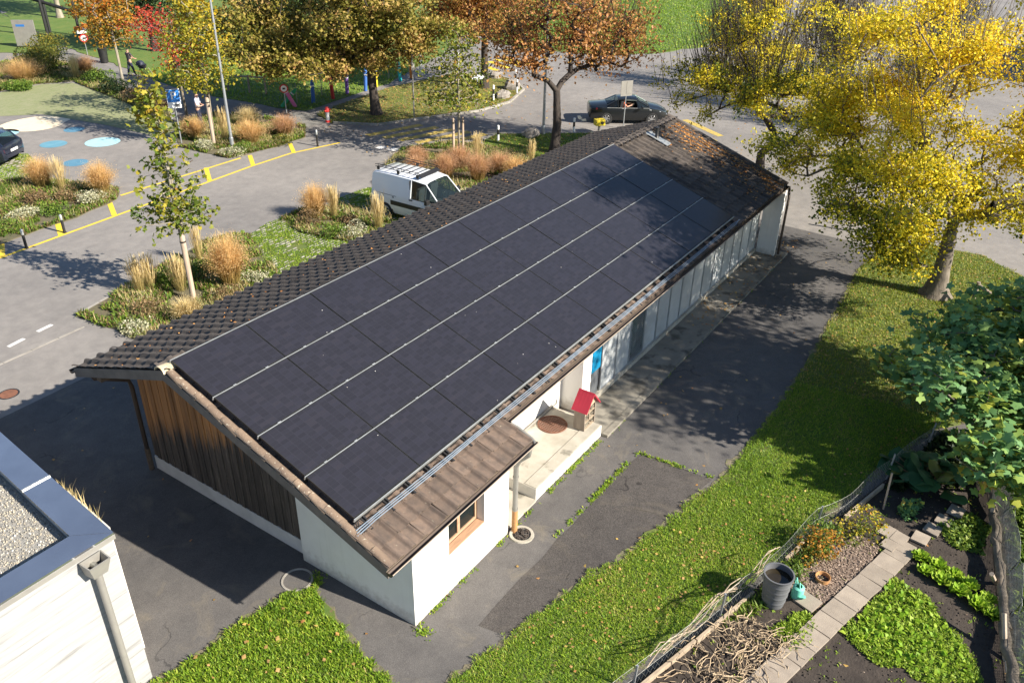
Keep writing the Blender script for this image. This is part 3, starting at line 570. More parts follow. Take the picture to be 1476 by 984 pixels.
YRIGHT = [(36.0, 8.53), (36.3, 8.49), (34.55, 5.75), (33.97, 5.62)]
# ---------------------------------------------------------------- ground, roads, lawns, markings
sheet('ground', [(-300, -300), (500, -300), (500, 500), (-300, 500)], 0.0, 'road_asphalt', label='light grey asphalt road and parking surface')
YARD = [(-14, -14), (-14, 10.2), (3.0, 10.7), (3.4, 10.2), (24.0, 9.0), (23.6, -4.7), (24.2, -14)]
sheet('yard', YARD, 0.004, 'yard_asphalt', label='older dark asphalt yard around the shed')
sheet('asphalt_patch', rough_poly(PATCH, 0.5, 0.02, 3), 0.008, 'patch_asphalt', label='darker repaired asphalt patch beside the lawn')
sheet('footpath', FOOTPATH, 0.006, 'path_asphalt', label='grey footpath along the park lawn')
def grow(poly, d):
    c = np.array(poly); nx = np.roll(c, -1, 0)-np.roll(c, 1, 0); n = np.stack([nx[:, 1], -nx[:, 0]], 1); n /= np.maximum(np.linalg.norm(n, axis=1, keepdims=True), 1e-9)
    s = 1.0 if np.sum(c[:, 0]*np.roll(c[:, 1], -1)-np.roll(c[:, 0], -1)*c[:, 1]) > 0 else -1.0; return [tuple(q) for q in c+n*d*s]
def lawn(name, poly, mat, seed, label, z=0.03, amp=0.07, step=0.3):
    if name in ('near_lawn', 'side_lawn'): sheet(name+'_edge', rough_poly(grow(rough_poly(poly, 0.25, 0.03, seed), 0.10), 0.12, 0.035, seed+50), 0.012, 'edge_soil', label='bare soil along the lawn edge')
    return sheet(name, rough_poly(poly, step, amp, seed), z, mat, label=label, thick=0.05)
lawn('near_lawn', NEAR_LAWN, 'turf', 1, 'leafy green lawn corner at the near edge')
lawn('side_lawn', RIGHT_LAWN, 'turf', 2, 'green lawn strip between asphalt and garden fence')
lawn('far_lawn', MID_LAWN, 'turf_far', 3, 'bright green lawn beyond the road', amp=0.2, step=1.0)
lawn('park_lawn', PARK_LAWN, 'turf_far', 4, 'park lawn behind the footpath', amp=0.15, step=1.0)
lawn('corner_lawn', ISLE_A, 'turf_dry', 5, 'dry lawn corner under the large oak', z=0.06, amp=0.04)
lawn('roadside_lawn', ISLE_B, 'turf', 6, 'small lawn under the rust coloured tree', z=0.06, amp=0.04)
GARDEN = [(-1.2, -5.75), (0.9, -6.05), (3.95, -6.95), (6.8, -7.6), (9.3, -8.35), (11.6, -8.95), (16.0, -12.0), (14, -18), (-3, -18)]
sheet('garden_soil', GARDEN, 0.012, 'soil', label='dark garden soil')
for n_, P_, s_ in (('planting_bed', BED_A, 11), ('planting_bed', BED_B, 12), ('planting_bed', BED_C, 13), ('planting_bed', BED_D, 14), ('planting_bed', BED_E, 15), ('planting_bed', BED_F, 16)):
    sheet(n_, rough_poly(P_, 0.4, 0.05, s_), 0.025, 'bed_soil', label='planting bed soil', thick=0.04)
sheet('grass_parking', GREEN_PARK, 0.010, 'turf_park', label='grass grid parking area')
# kerbs
def kerb(name, poly, closed, label, w=0.14, h=0.10):
    pts = poly + (poly[:1] if closed else []); b = MB()
    for (x0, y0), (x1, y1) in zip(pts, pts[1:]):
        L = math.hypot(x1-x0, y1-y0); n = max(1, round(L/0.9))
        for i in range(n):
            t0, t1 = (i+0.01)/n, (i+0.99)/n
            b.bar((x0+(x1-x0)*t0, y0+(y1-y0)*t0, h/2), (x0+(x1-x0)*t1, y0+(y1-y0)*t1, h/2), w, h)
    return tag(b.build(name, 'kerb_concrete'), label=label, kind='structure')
kerb('kerb', ISLE_A[1:10], False, 'kerb of the dry lawn corner')
kerb('kerb', ISLE_B, True, 'kerb of the small roadside lawn')
kerb('kerb', BED_A[:5], False, 'flush kerb of the planting bed', 0.10, 0.03)
kerb('kerb', [(-2.5, 13.0), (0.2, 13.15), (2.7, 13.3)], False, 'dark joint strip', 0.08, 0.012)
# paver parking bays: rows of concrete stones with grass in the joints, too small to pick apart
def pavers(name, poly, seed, label):
    r = np.random.default_rng(seed); lo, hi = np.array(poly).min(0), np.array(poly).max(0)
    xs = np.arange(lo[0], hi[0], 0.25); ys = np.arange(lo[1], hi[1], 0.16); gx, gy = np.meshgrid(xs, ys); gx = gx + (np.arange(len(ys)) % 2)[:, None]*0.125
    P = np.stack([gx.ravel(), gy.ravel()], 1); P = P[inpoly(P, poly)]; P = P[r.random(len(P)) > 0.12+0.5*(vnoise(P, 1.6, seed+2) > 0.1)]; n = len(P)
    hx, hy = 0.100, 0.040; z0, z1 = 0.0, 0.022+r.uniform(-0.006, 0.006, n)
    c = [(-hx, -hy), (hx, -hy), (hx, hy), (-hx, hy)]; L = [np.stack([P[:, 0]+a, P[:, 1]+b_, np.full(n, z0)], 1) for a, b_ in c]+[np.stack([P[:, 0]+a*0.94, P[:, 1]+b_*0.9, z1], 1) for a, b_ in c]
    V = np.stack(L, 1).reshape(-1, 3); o = np.arange(n)[:, None]*8
    F = np.concatenate([o+f for f in ([4, 5, 6, 7], [0, 1, 5, 4], [1, 2, 6, 5], [2, 3, 7, 6], [3, 0, 4, 7])], 0)
    sheet(name+'_base', poly, 0.008, 'turf', label='grass between the pavers')
    obj(name, npmesh(name, V, F, 'kerb_concrete'), None, label=label, kind='stuff')
    A = area(poly); G = scatter(poly, int(A*800)); G = G[vnoise(G, 1.4, seed) > -0.45]
    blades(name+'_grass', G, 0.01, 'blade_green', (0.03, 0.07), (0.012, 0.03), 1.2, label='grass growing in paver joints')
pavers('bay_pavers', BAY_PAVE, 21, 'grass jointed concrete pavers of the empty bay')
pavers('bay_pavers', BAY_PAVE2, 22, 'grass jointed concrete pavers under the van')
pavers('bay_pavers', HATCH_PAVE, 23, 'beige pavers under the dark hatchback')
# painted markings
def stripe(name, a, b, w, mat, label, z=0.009):
    a = Vector((*a, z)); b = Vector((*b, z)); d = (b-a).normalized(); s = Vector((-d.y, d.x, 0))*w/2
    m = MB(); m.add([a-s, b-s, b+s, a+s], [(0, 1, 2, 3)]); return m.build(name, mat)
pl = MB()
def strip_mesh(b, pts, w, z):
    for p, q in zip(pts, pts[1:]):
        a = Vector((*p, z)); c = Vector((*q, z)); d = (c-a).normalized(); s = Vector((-d.y, d.x, 0))*w/2; b.add([a-s, c-s, c+s, a+s], [(0, 1, 2, 3)])
for n_, P_ in (('line_marking', YL), ('line_marking', YU)):
    b = MB(); strip_mesh(b, P_, 0.13, 0.006); tag(b.build(n_, 'paint_yellow'), label='yellow painted road edge line', kind='structure')
for p, q in YBARS: tag(stripe('line_marking', p, q, 0.20, 'paint_yellow', '', 0.0075), label='yellow painted cross bar', kind='structure')
for p, q in DASH: tag(stripe('line_marking', p, q, 0.14, 'paint_white', '', 0.006), label='white painted dash', kind='structure')
# near pedestrian crossing: yellow bars
for i in range(7):
    tag(stripe('crossing_marking', (22.9+0.18*i, 20.5-i*0.95), (26.2+0.18*i, 19.6-i*0.95), 0.45, 'paint_yellow_worn', '', 0.006), label='worn yellow crossing bar', kind='structure')
for i, (x, y) in enumerate(WSQ): tag(stripe('crossing_marking', (x-0.22, y), (x+0.22, y), 0.42, 'paint_white', '', 0.0065), label='worn white square of the crossing', kind='structure')
for p, q in XFAR: tag(stripe('crossing_marking', p, q, 0.45, 'paint_yellow', '', 0.006), label='yellow bar of the far crossing', kind='structure')
tag(stripe('crossing_marking', (36.2, 8.6), (34.3, 5.7), 0.4, 'paint_yellow_worn', '', 0.006), label='yellow bar beyond the roof corner', kind='structure')
tag(stripe('crossing_marking', (35.3, 8.7), (33.2, 5.6), 0.4, 'paint_yellow_worn', '', 0.006), label='yellow bar beyond the roof corner', kind='structure')
for (x, y), rr, m_ in (((14.54, 38.65), 0.62, 'paint_blue'), ((13.76, 35.65), 1.45, 'paint_cream'), ((11.93, 35.23), 0.72, 'paint_sky'), ((12.39, 31.49), 0.62, 'paint_teal'), ((11.4, 27.98), 0.55, 'paint_blue'), ((14.03, 29.96), 0.82, 'paint_sky'), ((14.43, 33.08), 0.5, 'paint_blue')):
    b = MB(); n = 28; r_ = random.Random(int(x*100)); pts = [(x+rr*math.cos(k/n*6.2832)*(1.25 if m_ == 'paint_cream' and math.cos(k/n*6.28-1.0) > 0 else 1), y+rr*math.sin(k/n*6.2832), 0.006) for k in range(n)]
    b.add(pts, [tuple(range(n))]); tag(b.build('painted_dot', m_), label='round painted dot on the asphalt', kind='structure')
# lawn blades and fallen leaves
def lawn_blades(name, poly, dens, seed, mat, label, cut=None, **k):
    r = np.random.default_rng(seed); P = scatter(rough_poly(grow(rough_poly(poly, 0.5, 0.02, seed), 0.05), 0.10, 0.07, seed), int(area(poly)*dens), r)
    if cut is not None: P = P[cut(P)]
    nb = vnoise(P, 0.9, seed)*0.16+vnoise(P, 4.0, seed+1)*0.14+0.08; return blades(name, P, 0.03, mat, r=r, rbias=nb, label=label, **k)
camd = lambda P: np.hypot(P[:, 0]+8.3, P[:, 1]+9.46)
r_ = lambda P: np.random.default_rng(1).normal(0, 0.35, len(P))
lawn_blades('grass', NEAR_LAWN, 2600, 31, 'blade_green', 'broad leafy grass of the near lawn corner', h=(0.035, 0.12), w=(0.007, 0.026), lean=1.25)
for po_, nm_, sd_ in ((NEAR_LAWN, 'broad weeds in the near lawn corner', 91), (RIGHT_LAWN, 'broad weeds in the lawn strip', 92)):
    lawn_blades('lawn_weeds', po_, 300 if sd_ == 91 else 90, sd_, 'blade_green', nm_, cut=lambda P: (camd(P) < 22) & (vnoise(P, 2.6, 14)+0.5*vnoise(P, 7.0, 15) > 0.18), h=(0.05, 0.11), w=(0.014, 0.034), lean=1.2)
NOISE_KEEP = lambda P: (vnoise(P, 0.7, 5) > -0.55)
lawn_blades('grass', RIGHT_LAWN, 3000, 32, 'blade_green', 'grass of the lawn strip near the fence', cut=lambda P: (camd(P) < 21) & (vnoise(P, 1.1, 5)+0.5*vnoise(P, 5.0, 6)+r_(P) > -0.75), h=(0.03, 0.085), w=(0.006, 0.017), lean=1.25)
lawn_blades('grass', RIGHT_LAWN, 650, 33, 'blade_dry', 'grass of the lawn around the golden tree', cut=lambda P: (camd(P) >= 21), h=(0.04, 0.10), w=(0.012, 0.028), lean=1.2)
lawn_blades('grass', ISLE_A, 200, 34, 'blade_dry', 'dry grass under the large oak', h=(0.05, 0.12), w=(0.02, 0.04), lean=1.2)
lawn_blades('grass', PARK_LAWN, 60, 36, 'blade_green', 'grass of the park lawn', cut=lambda P: camd(P) < 62, h=(0.06, 0.16), w=(0.03, 0.06), lean=1.2)
lawn_blades('grass', MID_LAWN, 30, 37, 'blade_green', 'grass of the far lawn', h=(0.08, 0.2), w=(0.05, 0.1), lean=1.2)
lawn_blades('grass', ISLE_B, 300, 35, 'blade_green', 'grass under the rust coloured tree', h=(0.06, 0.14), w=(0.02, 0.04), lean=1.2)
def leaves_on(poly, n, seed, z, label, size=(0.06, 0.12), cut=None, mat='fallen'):
    r = np.random.default_rng(seed); P = scatter(poly, n, r); 
    if cut is not None: P = P[cut(P)]
    litter('fallen_leaves', P, z, mat, size, r, label=label)
leaves_on(NEAR_LAWN, 110, 41, 0.09, 'fallen leaves on the near lawn', (0.05, 0.11))
leaves_on(RIGHT_LAWN, 1500, 42, 0.06, 'fallen leaves on the side lawn', (0.035, 0.08), cut=lambda P: (P[:, 0] > 14) | (vnoise(P, 0.8, 9) > -0.05))
leaves_on(YARD, 520, 43, 0.006, 'fallen leaves on the yard asphalt', (0.05, 0.10))
leaves_on(ISLE_A, 1500, 44, 0.07, 'fallen leaves under the oak', (0.08, 0.14))
leaves_on(ISLE_B, 260, 45, 0.07, 'fallen leaves on the roadside lawn', (0.08, 0.14))
leaves_on([(17, 4), (36, -2), (44, 24), (22, 24)], 420, 46, 0.002, 'fallen leaves on the road', (0.08, 0.14))
leaves_on([(13.5, -1.2), (22.5, -1.2), (22.5, -2.4), (13.5, -2.3)], 240, 48, 0.09, 'fallen leaves drifted along the walkway', (0.05, 0.10))
# weeds along joints of the asphalt
wr = np.random.default_rng(50); W_ = []
def weedline(pts, dens, wid, gaps=0.45):
    for (x0, y0), (x1, y1) in zip(pts, pts[1:]):
        L = math.hypot(x1-x0, y1-y0); n = int(L*dens); t = wr.random(n); k = np.sin(t*L*2.3+x0)+0.8*np.sin(t*L*6.1+y0)+0.7*np.sin(t*L*14.7)+wr.normal(0, 0.5, len(t)) > (gaps*2-1)*1.3; t = t[k]
        W_.append(np.stack([x0+(x1-x0)*t, y0+(y1-y0)*t], 1)+wr.normal(0, wid, (len(t), 2)))
weedline([(3.25, -3.05), (6.85, -3.15)], 330, 0.032, 0.42); weedline([(6.87, -3.2), (7.0, -5.0)], 200, 0.035, 0.35); weedline([(3.0, -2.2), (3.9, -2.16), (7.0, -2.17)], 200, 0.035, 0.45)
weedline([(7.0, -2.2), (13.4, -2.18), (20.5, -2.2)], 90, 0.05, 0.7); weedline([(-0.3, -2.2), (2.7, -2.2)], 130, 0.03, 0.62); weedline([(-0.37, -2.2), (-0.3, -2.5)], 300, 0.06, 0.1); weedline([(-0.6, 0.1), (-0.45, 0.25)], 500, 0.08, 0.0)
blades('weeds', np.vstack(W_), 0.006, 'blade_green', (0.03, 0.08), (0.018, 0.035), 1.35, wr, label='weeds growing along the asphalt joints')
# ---------------------------------------------------------------- the long shed
TS, CS, SS = 0.3446, 0.9454, 0.3258            # roof slope: tan, cos, sin
RY, RZ = 2.80, 4.24                             # ridge
def zr(y, off=0.0): return RZ - TS*abs(RY-y) + off
X0, X1, XE = -1.25, 20.75, 3.05                 # roof ends, end of the deeper eave
YE, YM, YL_ = -2.50, -1.82, 6.05                # eaves: deep part, main part, far side
GX, WX = -0.30, -0.16                           # gable planes: render, boards
house = thing('shed', 'long low white and timber shed with tiled gable roof', 'building', (9.7, 1.8, 0))
def H_(o): o.parent = house; o.matrix_parent_inverse = Matrix.Translation((-9.7, -1.8, 0)); return o
# walls
b = MB(); x0, x1, z0, z1 = 0.74, 1.88, 0.97, 1.98
b.box(-0.27, x0, -2.15, -1.90, 0, 2.42); b.box(x1, 2.73, -2.15, -1.90, 0, 2.42); b.box(x0, x1, -2.15, -1.90, 0, z0-0.04); b.box(x0, x1, -2.15, -1.90, z1, 2.42); b.box(2.48, 2.73, -1.90, -0.4, 0, 2.6)
wall_f = H_(b.build('wall', 'white_render'))
b = MB(); b.prismx([(-2.152, 0), (0.78, 0), (0.78, zr(0.78, -0.15)), (-2.152, zr(-2.152, -0.15))], GX, -0.02); H_(b.build('wall', 'white_render'))
b = MB(); b.box(2.73, 7.45, -0.60, -0.3, 0, 2.95); b.box(7.45, 7.62, -1.19, -0.3, 0, 2.75); H_(b.build('wall', 'white_render'))
b = MB(); b.box(7.62, 7.90, -1.19, -0.9, 0, 2.72); H_(b.build('pillar', 'white_render'))
b = MB(); b.box(7.6, 20.5, -0.45, -0.3, 0, 3.0); b.box(0, 20.4, 5.52, 5.72, 0, 3.05); H_(b.build('wall', 'plinth_paint'))
b = MB(); b.prismx([(-1.05, 0), (5.70, 0), (5.70, zr(5.70, -0.16)), (2.8, zr(2.8, -0.16)), (-1.05, zr(-1.05, -0.16))], 20.42, 20.62); H_(b.build('wall', 'white_render'))
b = MB(); b.box(20.30, 20.42, -1.92, -1.25, 0, 2.45); wing = H_(b.build('wing_wall', 'white_render'))
# timber gable: backing + plinth + boards
b = MB(); b.prismx([(0.79, 0), (5.70, 0), (5.70, zr(5.70, -0.16)), (2.8, zr(2.8, -0.16)), (0.79, zr(0.79, -0.16))], WX+0.06, 0.1); gable = H_(b.build('gable_wall', 'roof_wood'))
b = MB(); b.box(WX-0.02, WX+0.055, 0.785, 5.72, 0, 0.36); H_(b.build('plinth', 'plinth_paint'))
y = 0.80; k = 0; rr = random.Random(4)
while y < 5.70:
    w = rr.uniform(0.105, 0.135); y2 = min(y+w, 5.715); pr = rr.uniform(0.0, 0.012)+(0.012 if k % 2 else 0.0); b = MB()
    ym = (y+y2)/2
    tz = lambda q: zr(q, -0.165)
    poly = [(y+0.003, 0.37+rr.uniform(-0.01, 0.01)), (y2-0.003, 0.37+rr.uniform(-0.01, 0.01)), (y2-0.003, tz(y2)), (y+0.003, tz(y))]
    if y < RY < y2: poly.insert(3, (RY, tz(RY)))
    b.prismx(poly, WX-0.004-pr, WX+0.05); o = b.build('plank', 'larch'); o.parent = gable; y = y2; k += 1
# roof deck
b = MB()
def slab(b, xa, xb, ya, yb, o0, o1):
    P = [(xa, ya, zr(ya, o0)), (xb, ya, zr(ya, o0)), (xb, yb, zr(yb, o0)), (xa, yb, zr(yb, o0))]; Q = [(x, y, z+o1-o0) for x, y, z in P]
    b.add(P+Q, [(0, 3, 2, 1), (4, 5, 6, 7), (0, 1, 5, 4), (1, 2, 6, 5), (2, 3, 7, 6), (3, 0, 4, 7)])
slab(b, X0+0.03, X1-0.03, YM+0.04, RY, -0.14, -0.03); slab(b, X0+0.03, XE-0.03, YE+0.04, YM+0.04, -0.14, -0.03); slab(b, X0+0.03, X1-0.03, RY, YL_-0.04, -0.14, -0.03)
roof = H_(b.build('roof', 'roof_wood'))
def RP(o): o.parent = roof; return o
# verge boards, fascia, purlin ends, soffit battens
b = MB(); up = (0, 0, 1)
b.bar((X0-0.005, YE+0.05, zr(YE+0.05, -0.10)), (X0-0.005, RY, zr(RY, -0.10)), 0.03, 0.18, (1, 0, 0.001)) if False else None
b.prismx([(YE+0.02, zr(YE, -0.21)), (YE+0.02, zr(YE, 0.01)), (RY, zr(RY, 0.01)), (RY, zr(RY, -0.20))], X0, X0+0.028); H_(b.build('verge_board', 'board_grey'))
b = MB(); b.prismx([(RY+0.002, zr(RY, -0.20)), (RY+0.002, zr(RY, 0.01)), (YL_-0.03, zr(YL_-0.03, 0.01)), (YL_-0.03, zr(YL_-0.03, -0.20))], X0, X0+0.028); H_(b.build('verge_board', 'board_grey'))
b = MB(); b.prismx([(YM, zr(YM, -0.2)), (YM, zr(YM, 0.01)), (RY, zr(RY, 0.01)), (YL_, zr(YL_, 0.01)), (YL_, zr(YL_, -0.2)), (RY, zr(RY, -0.2))], X1-0.028, X1); H_(b.build('verge_board', 'board_grey'))
for yy in (5.35, 2.8, -0.2, -1.7):
    b = MB(); b.box(X0+0.12, 0.4, yy-0.08, yy+0.08, zr(yy, -0.36), zr(yy, -0.145)); H_(b.build('purlin', 'roof_wood'))
b = MB(); b.box(XE+0.01, X1-0.05, YM+0.06, YM+0.10, zr(YM+0.1, -0.26), zr(YM, -0.10)); H_(b.build('eave_batten', 'batten'))
def gutter(name, xa, xb, y, z, r, lip=True):
    b = MB(); n = 8; vs = []; 
    for x in (xa, xb):
        for rr_ in (r, r-0.012):
            for k in range(n+1):
                t = math.pi*k/n; vs.append((x, y-rr_*math.cos(t), z-rr_*math.sin(t)))
    m = n+1
    for k in range(n):
        b_ = [(k, k+1, 2*m+k+1, 2*m+k), (m+k, 3*m+k, 3*m+k+1, m+k+1)]
        b.f += b_; b.m += [0, 0]
    b.f += [(0, 2*m, 3*m, m), (n, m+n, 3*m+n, 2*m+n)]; b.m += [1, 1]
    b.v = vs
    for x, s in ((xa, -1), (xb, 1)): b.add([(x+s*0.002, y-r*math.cos(math.pi*k/n), z-r*math.sin(math.pi*k/n)) for k in range(m)], [tuple(range(m))])
    if lip: b.cur = 1; b.tube([(xa, y-r, z), (xb, y-r, z)], 0.011, 6)
    return H_(b.build(name, ['gutter_brown', 'gutter_lip'], smooth=50))
gutter('gutter', X0-0.03, XE+0.02, YE-0.045, zr(YE, -0.03), 0.072)
gutter('gutter', XE+0.03, X1+0.03, YM-0.05, zr(YM, -0.05), 0.068)
gutter('gutter', X0-0.03, X1+0.03, YL_+0.045, zr(YL_, -0.05), 0.07)
# downpipes
b = MB(); b.tube([(2.86, YE-0.04, 2.30), (2.86, YE-0.02, 2.16), (2.86, -2.30, 1.92), (2.86, -2.235, 1.74), (2.86, -2.235, 0.62)], 0.055, 12); b.lathe([(0.064, 0), (0.064, 0.05)], (2.86, -2.235, 1.45), 12); b.lathe([(0.064, 0), (0.064, 0.05)], (2.86, -2.235, 0.60), 12)
H_(b.build('downpipe', 'zinc_grey', smooth=45))
b = MB(); b.tube([(2.86, -2.235, 0.60), (2.86, -2.235, 0.0)], 0.062, 12); H_(b.build('downpipe_foot', 'rusty_pipe', smooth=45, label='rusty orange lower length of the downpipe'))
b = MB(); b.tube([(-1.0, YL_+0.03, zr(YL_, -0.1)), (-0.9, YL_-0.05, 2.72), (-0.30, 5.80, 2.45), (-0.27, 5.79, 2.25), (-0.27, 5.79, 0.55)], 0.05, 10); H_(b.build('downpipe', 'gutter_brown', smooth=45))
b = MB(); b.tube([(-0.27, 5.79, 0.60), (-0.27, 5.79, 0.0)], 0.06, 10); H_(b.build('downpipe_foot', 'roof_wood', smooth=45))
b = MB(); b.tube([(3.12, YM-0.05, 2.52), (3.16, -2.05, 2.46), (3.12, -2.42, 2.36), (3.05, YE-0.05, 2.34)], 0.04, 10); H_(b.build('gutter_link', 'zinc_grey', smooth=45))
b = MB(); b.tube([(20.9, YM-0.05, 2.5), (20.7, -1.97, 2.2), (20.6, -1.99, 1.9), (20.6, -1.99, 0)], 0.045, 10); H_(b.build('downpipe', 'gutter_brown', smooth=45))
# window in the render wall
win = MB()
for a_ in ((x0, x1, z0, z0+0.07), (x0, x1, z1-0.07, z1), (x0, x0+0.07, z0+0.07, z1-0.07), (x1-0.07, x1, z0+0.07, z1-0.07), (1.24, 1.32, z0+0.07, z1-0.07)):
    win.box(a_[0], a_[1], -1.97, -1.915, a_[2], a_[3])
window = H_(win.build('window', 'batten'))
for xa, xb in ((x0+0.07, 1.24), (1.32, x1-0.07)):
    b = MB(); b.box(xa, xb, -1.945, -1.938, z0+0.07, z1-0.07); b.build('pane', 'glass', window)
b = MB(); b.box(x0+0.002, x1-0.002, -2.14, -1.98, z0-0.04, z0-0.005); b.box(x0+0.05, x1-0.05, -1.93, -1.90, z0, z1) if False else None; b.build('sill', 'batten', window)
b = MB(); b.box(0.7, 1.92, -1.60, -1.58, 0.9, 2.0); b.build('pane_backing', 'seat_dark', window)  # flat dark sheet set back behind the panes
# platform, walkway, screen wall
b = MB(); b.box(3.94, 6.94, -2.08, -0.60, 0, 0.33); b.m = [1, 0, 1, 1, 1, 1]; b.cur = 0; b.box(3.96, 6.92, -2.065, -1.75, 0.328, 0.345); b.m[-6:] = [0]*6
plat = H_(b.build('platform', ['concrete', 'concrete_white']))
mod = plat.modifiers.new('bevel', 'BEVEL'); mod.width = 0.012; mod.segments = 2
b = MB(); b.box(2.74, 3.93, -2.10, -0.61, 0, 0.05); H_(b.build('threshold_slab', 'concrete'))
b = MB(); b.box(6.95, 20.9, -2.10, -1.24, 0, 0.07); H_(b.build('walkway', 'concrete_walk'))
b = MB()
for i in range(14): b.box(6.95+i*0.997, 6.95+i*0.997+0.985, -2.26, -2.105, 0, 0.085)
H_(b.build('walkway_edging', 'concrete_walk'))
b = MB(); b.box(7.92, 20.28, -1.24, -1.10, 0, 0.20); H_(b.build('screen_kerb', 'concrete'))
b = MB(); b.box(7.92, 20.28, -1.22, -1.12, 2.52, 2.62); H_(b.build('screen_head', 'galv'))
screens = []
NP = 14; SX0, SX1 = 8.44, 20.28; SW = (SX1-SX0)/NP
frame_me = MB(); hw, hh = SW/2-0.006, 1.155
for a_ in ((-hw, hw, -hh, -hh+0.035), (-hw, hw, hh-0.035, hh), (-hw, -hw+0.035, -hh+0.035, hh-0.035), (hw-0.035, hw, -hh+0.035, hh-0.035)): frame_me.box(a_[0], a_[1], -0.02, 0.02, a_[2], a_[3])
fm = frame_me.mesh('screen_frame', 'galv'); pmesh = MB().box(-hw+0.03, hw-0.03, -0.004, 0.004, -hh+0.03, hh-0.03).mesh('screen_panel', 'perforated_metal')
def lattice(w, h, sp, t, y=0.0):
    b = MB(); n = int((w+h)/sp)+1
    for s in (1, -1):
        for i in range(n+1):
            c = -w/2-h/2+i*(w+h)/n
            # line x = c + s*z, clipped to the panel
            pts = []
            for z in np.linspace(-h/2, h/2, 25):
                x = c+s*z
                if -w/2 <= x <= w/2: pts.append((x, z))
            if len(pts) > 1: b.bar((pts[0][0], y, pts[0][1]), (pts[-1][0], y, pts[-1][1]), t, t, (0, 1, 0))
    return b
for i in range(NP):
    cx = SX0+SW*(i+0.5)
    if i == 2:
        b = lattice(2*hw-0.06, 2*hh-0.06, 0.07, 0.010); o = b.build('lattice_panel', 'galv'); o['label'] = 'open lattice panel with green storage behind'
    else: o = obj('screen_panel', pmesh)
    o.location = (cx, -1.17, 0.20+hh); H_(o); f = obj('frame', fm, o)
b = lattice(0.42, 0.72, 0.06, 0.012); o = b.build('vent_grille', 'galv'); o.location = (8.16, -1.17, 0.60); H_(o)
b = MB(); b.box(7.93, 8.40, -1.185, -1.16, 0.98, 2.5); o = H_(b.build('blue_panel', 'cyan_panel'))
b = MB()
for z in np.arange(1.06, 2.45, 0.13): b.box(7.95, 8.38, -1.195, -1.186, z, z+0.05)
o = H_(b.build('blue_panel_rib', 'cyan_panel'))
b = MB(); b.box(10.15, 11.0, -0.95, -0.75, 0.1, 2.0); H_(b.build('green_storage', 'green_tarp'))
b = MB(); b.box(7.9, 20.4, -0.62, -0.58, 0, 2.7); H_(b.build('dark_room_sheet', 'seat_dark'))  # near-black sheet, its colour stands in for the room's darkness behind the screens
# banner above the screens
bn = thing('banner', 'red bordered white banner fixed above the metal screens', 'banner', (17.0, -1.235, 2.1))
b = MB(); b.box(-1.9, 1.9, -0.012, 0.0, -0.22, 0.22); b.build('border', 'red_paint', bn)
b = MB()
for i in range(9): b.box(-1.75+i*0.40, -1.75+i*0.40+0.30, -0.018, -0.0125, -0.08, 0.12)
b.build('field', 'white_plastic', bn)
# ---------------------------------------------------------------- roof tiles
TW = (X1-X0)/73; TG = 0.36
def tile_profile():
    return [(u*TW, w) for u, w in ((0.0, 0.060), (0.09, 0.065), (0.18, 0.060), (0.25, 0.040), (0.31, 0.010), (0.38, 0.0), (0.74, 0.0), (0.81, 0.008), (0.87, 0.036), (0.94, 0.056), (1.0, 0.061))]
def tile_mesh():
    b = MB(); pr = tile_profile(); n = len(pr); L = 0.42; up_ = 0.036
    vs = [(x, 0, w+up_) for x, w in pr]+[(x, L, w) for x, w in pr]+[(x, 0.0, w+up_-0.022) for x, w in pr]
    fs = [(i, i+1, n+i+1, n+i) for i in range(n-1)]+[(2*n+i, 2*n+i+1, i+1, i) for i in range(n-1)]
    return b.add(vs, fs)
tmb = tile_mesh(); tme = tmb.mesh('tile', 'tile_clay', 50); tme2 = tmb.mesh('tile', 'tile_old', 50)
MR = Matrix(((1, 0, 0), (0, CS, -SS), (0, SS, CS)))       # right slope: x, upslope, normal
tr_ = random.Random(8); tiles = []
def right_tile(c, k, me):
    s = k*TG; y_ = YE+0.0+s*CS; o = obj('tile', me, roof)
    o.matrix_local = Matrix.Translation((X0+c*TW+tr_.gauss(0, 0.004), y_+tr_.gauss(0, 0.006), zr(y_, -0.02)+tr_.gauss(0, 0.003))) @ (MR @ Matrix.Rotation(tr_.gauss(0, 0.012), 3, 'Z') @ Matrix.Rotation(tr_.gauss(0, 0.008), 3, 'Y')).to_4x4()
    return o
far_c = int((16.35-X0)/TW)
for k in (0, 1):
    for c in range(0, int((XE-X0)/TW)): right_tile(c, k, tme)
for c in range(0, far_c): right_tile(c, 2, tme)
for k in range(2, 16):
    for c in range(far_c, 73): right_tile(c, k, tme2)
# hidden rows beside and under the panels plus the whole far slope: one piece of many small tiles
TV = np.array(tmb.v); TF = np.array([f for f in tmb.f]); VV = []; FF = []; cnt_ = 0; trn = np.random.default_rng(3)
def place(M, off):
    global cnt_
    VV.append(TV@np.array(M).T+np.array(off)); FF.append(TF+cnt_); cnt_ += len(TV)
for k in range(3, 16):
    for c in list(range(0, 2))+list(range(far_c-1, far_c)): 
        y_ = YE+k*TG*CS; place(MR, (X0+c*TW, y_, zr(y_, -0.02)))
hid = obj('tile', npmesh('tile', np.vstack(VV), np.vstack(FF), 'tile_old', None, True), roof, kind='stuff'); hid.data.set_sharp_from_angle(angle=R(50))
VV = []; FF = []; cnt_ = 0
ML = Matrix(((-1, 0, 0), (0, -CS, SS), (0, SS, CS)))
ML = Matrix(((1, 0, 0), (0, -CS, SS), (0, SS, CS)))
for k in range(0, 10):
    for c in range(73):
        y_ = YL_+0.02-k*TG*CS; place(ML, (X0+c*TW+trn.normal(0, 0.004), y_+trn.normal(0, 0.005), zr(y_, -0.02)+trn.normal(0, 0.003)))
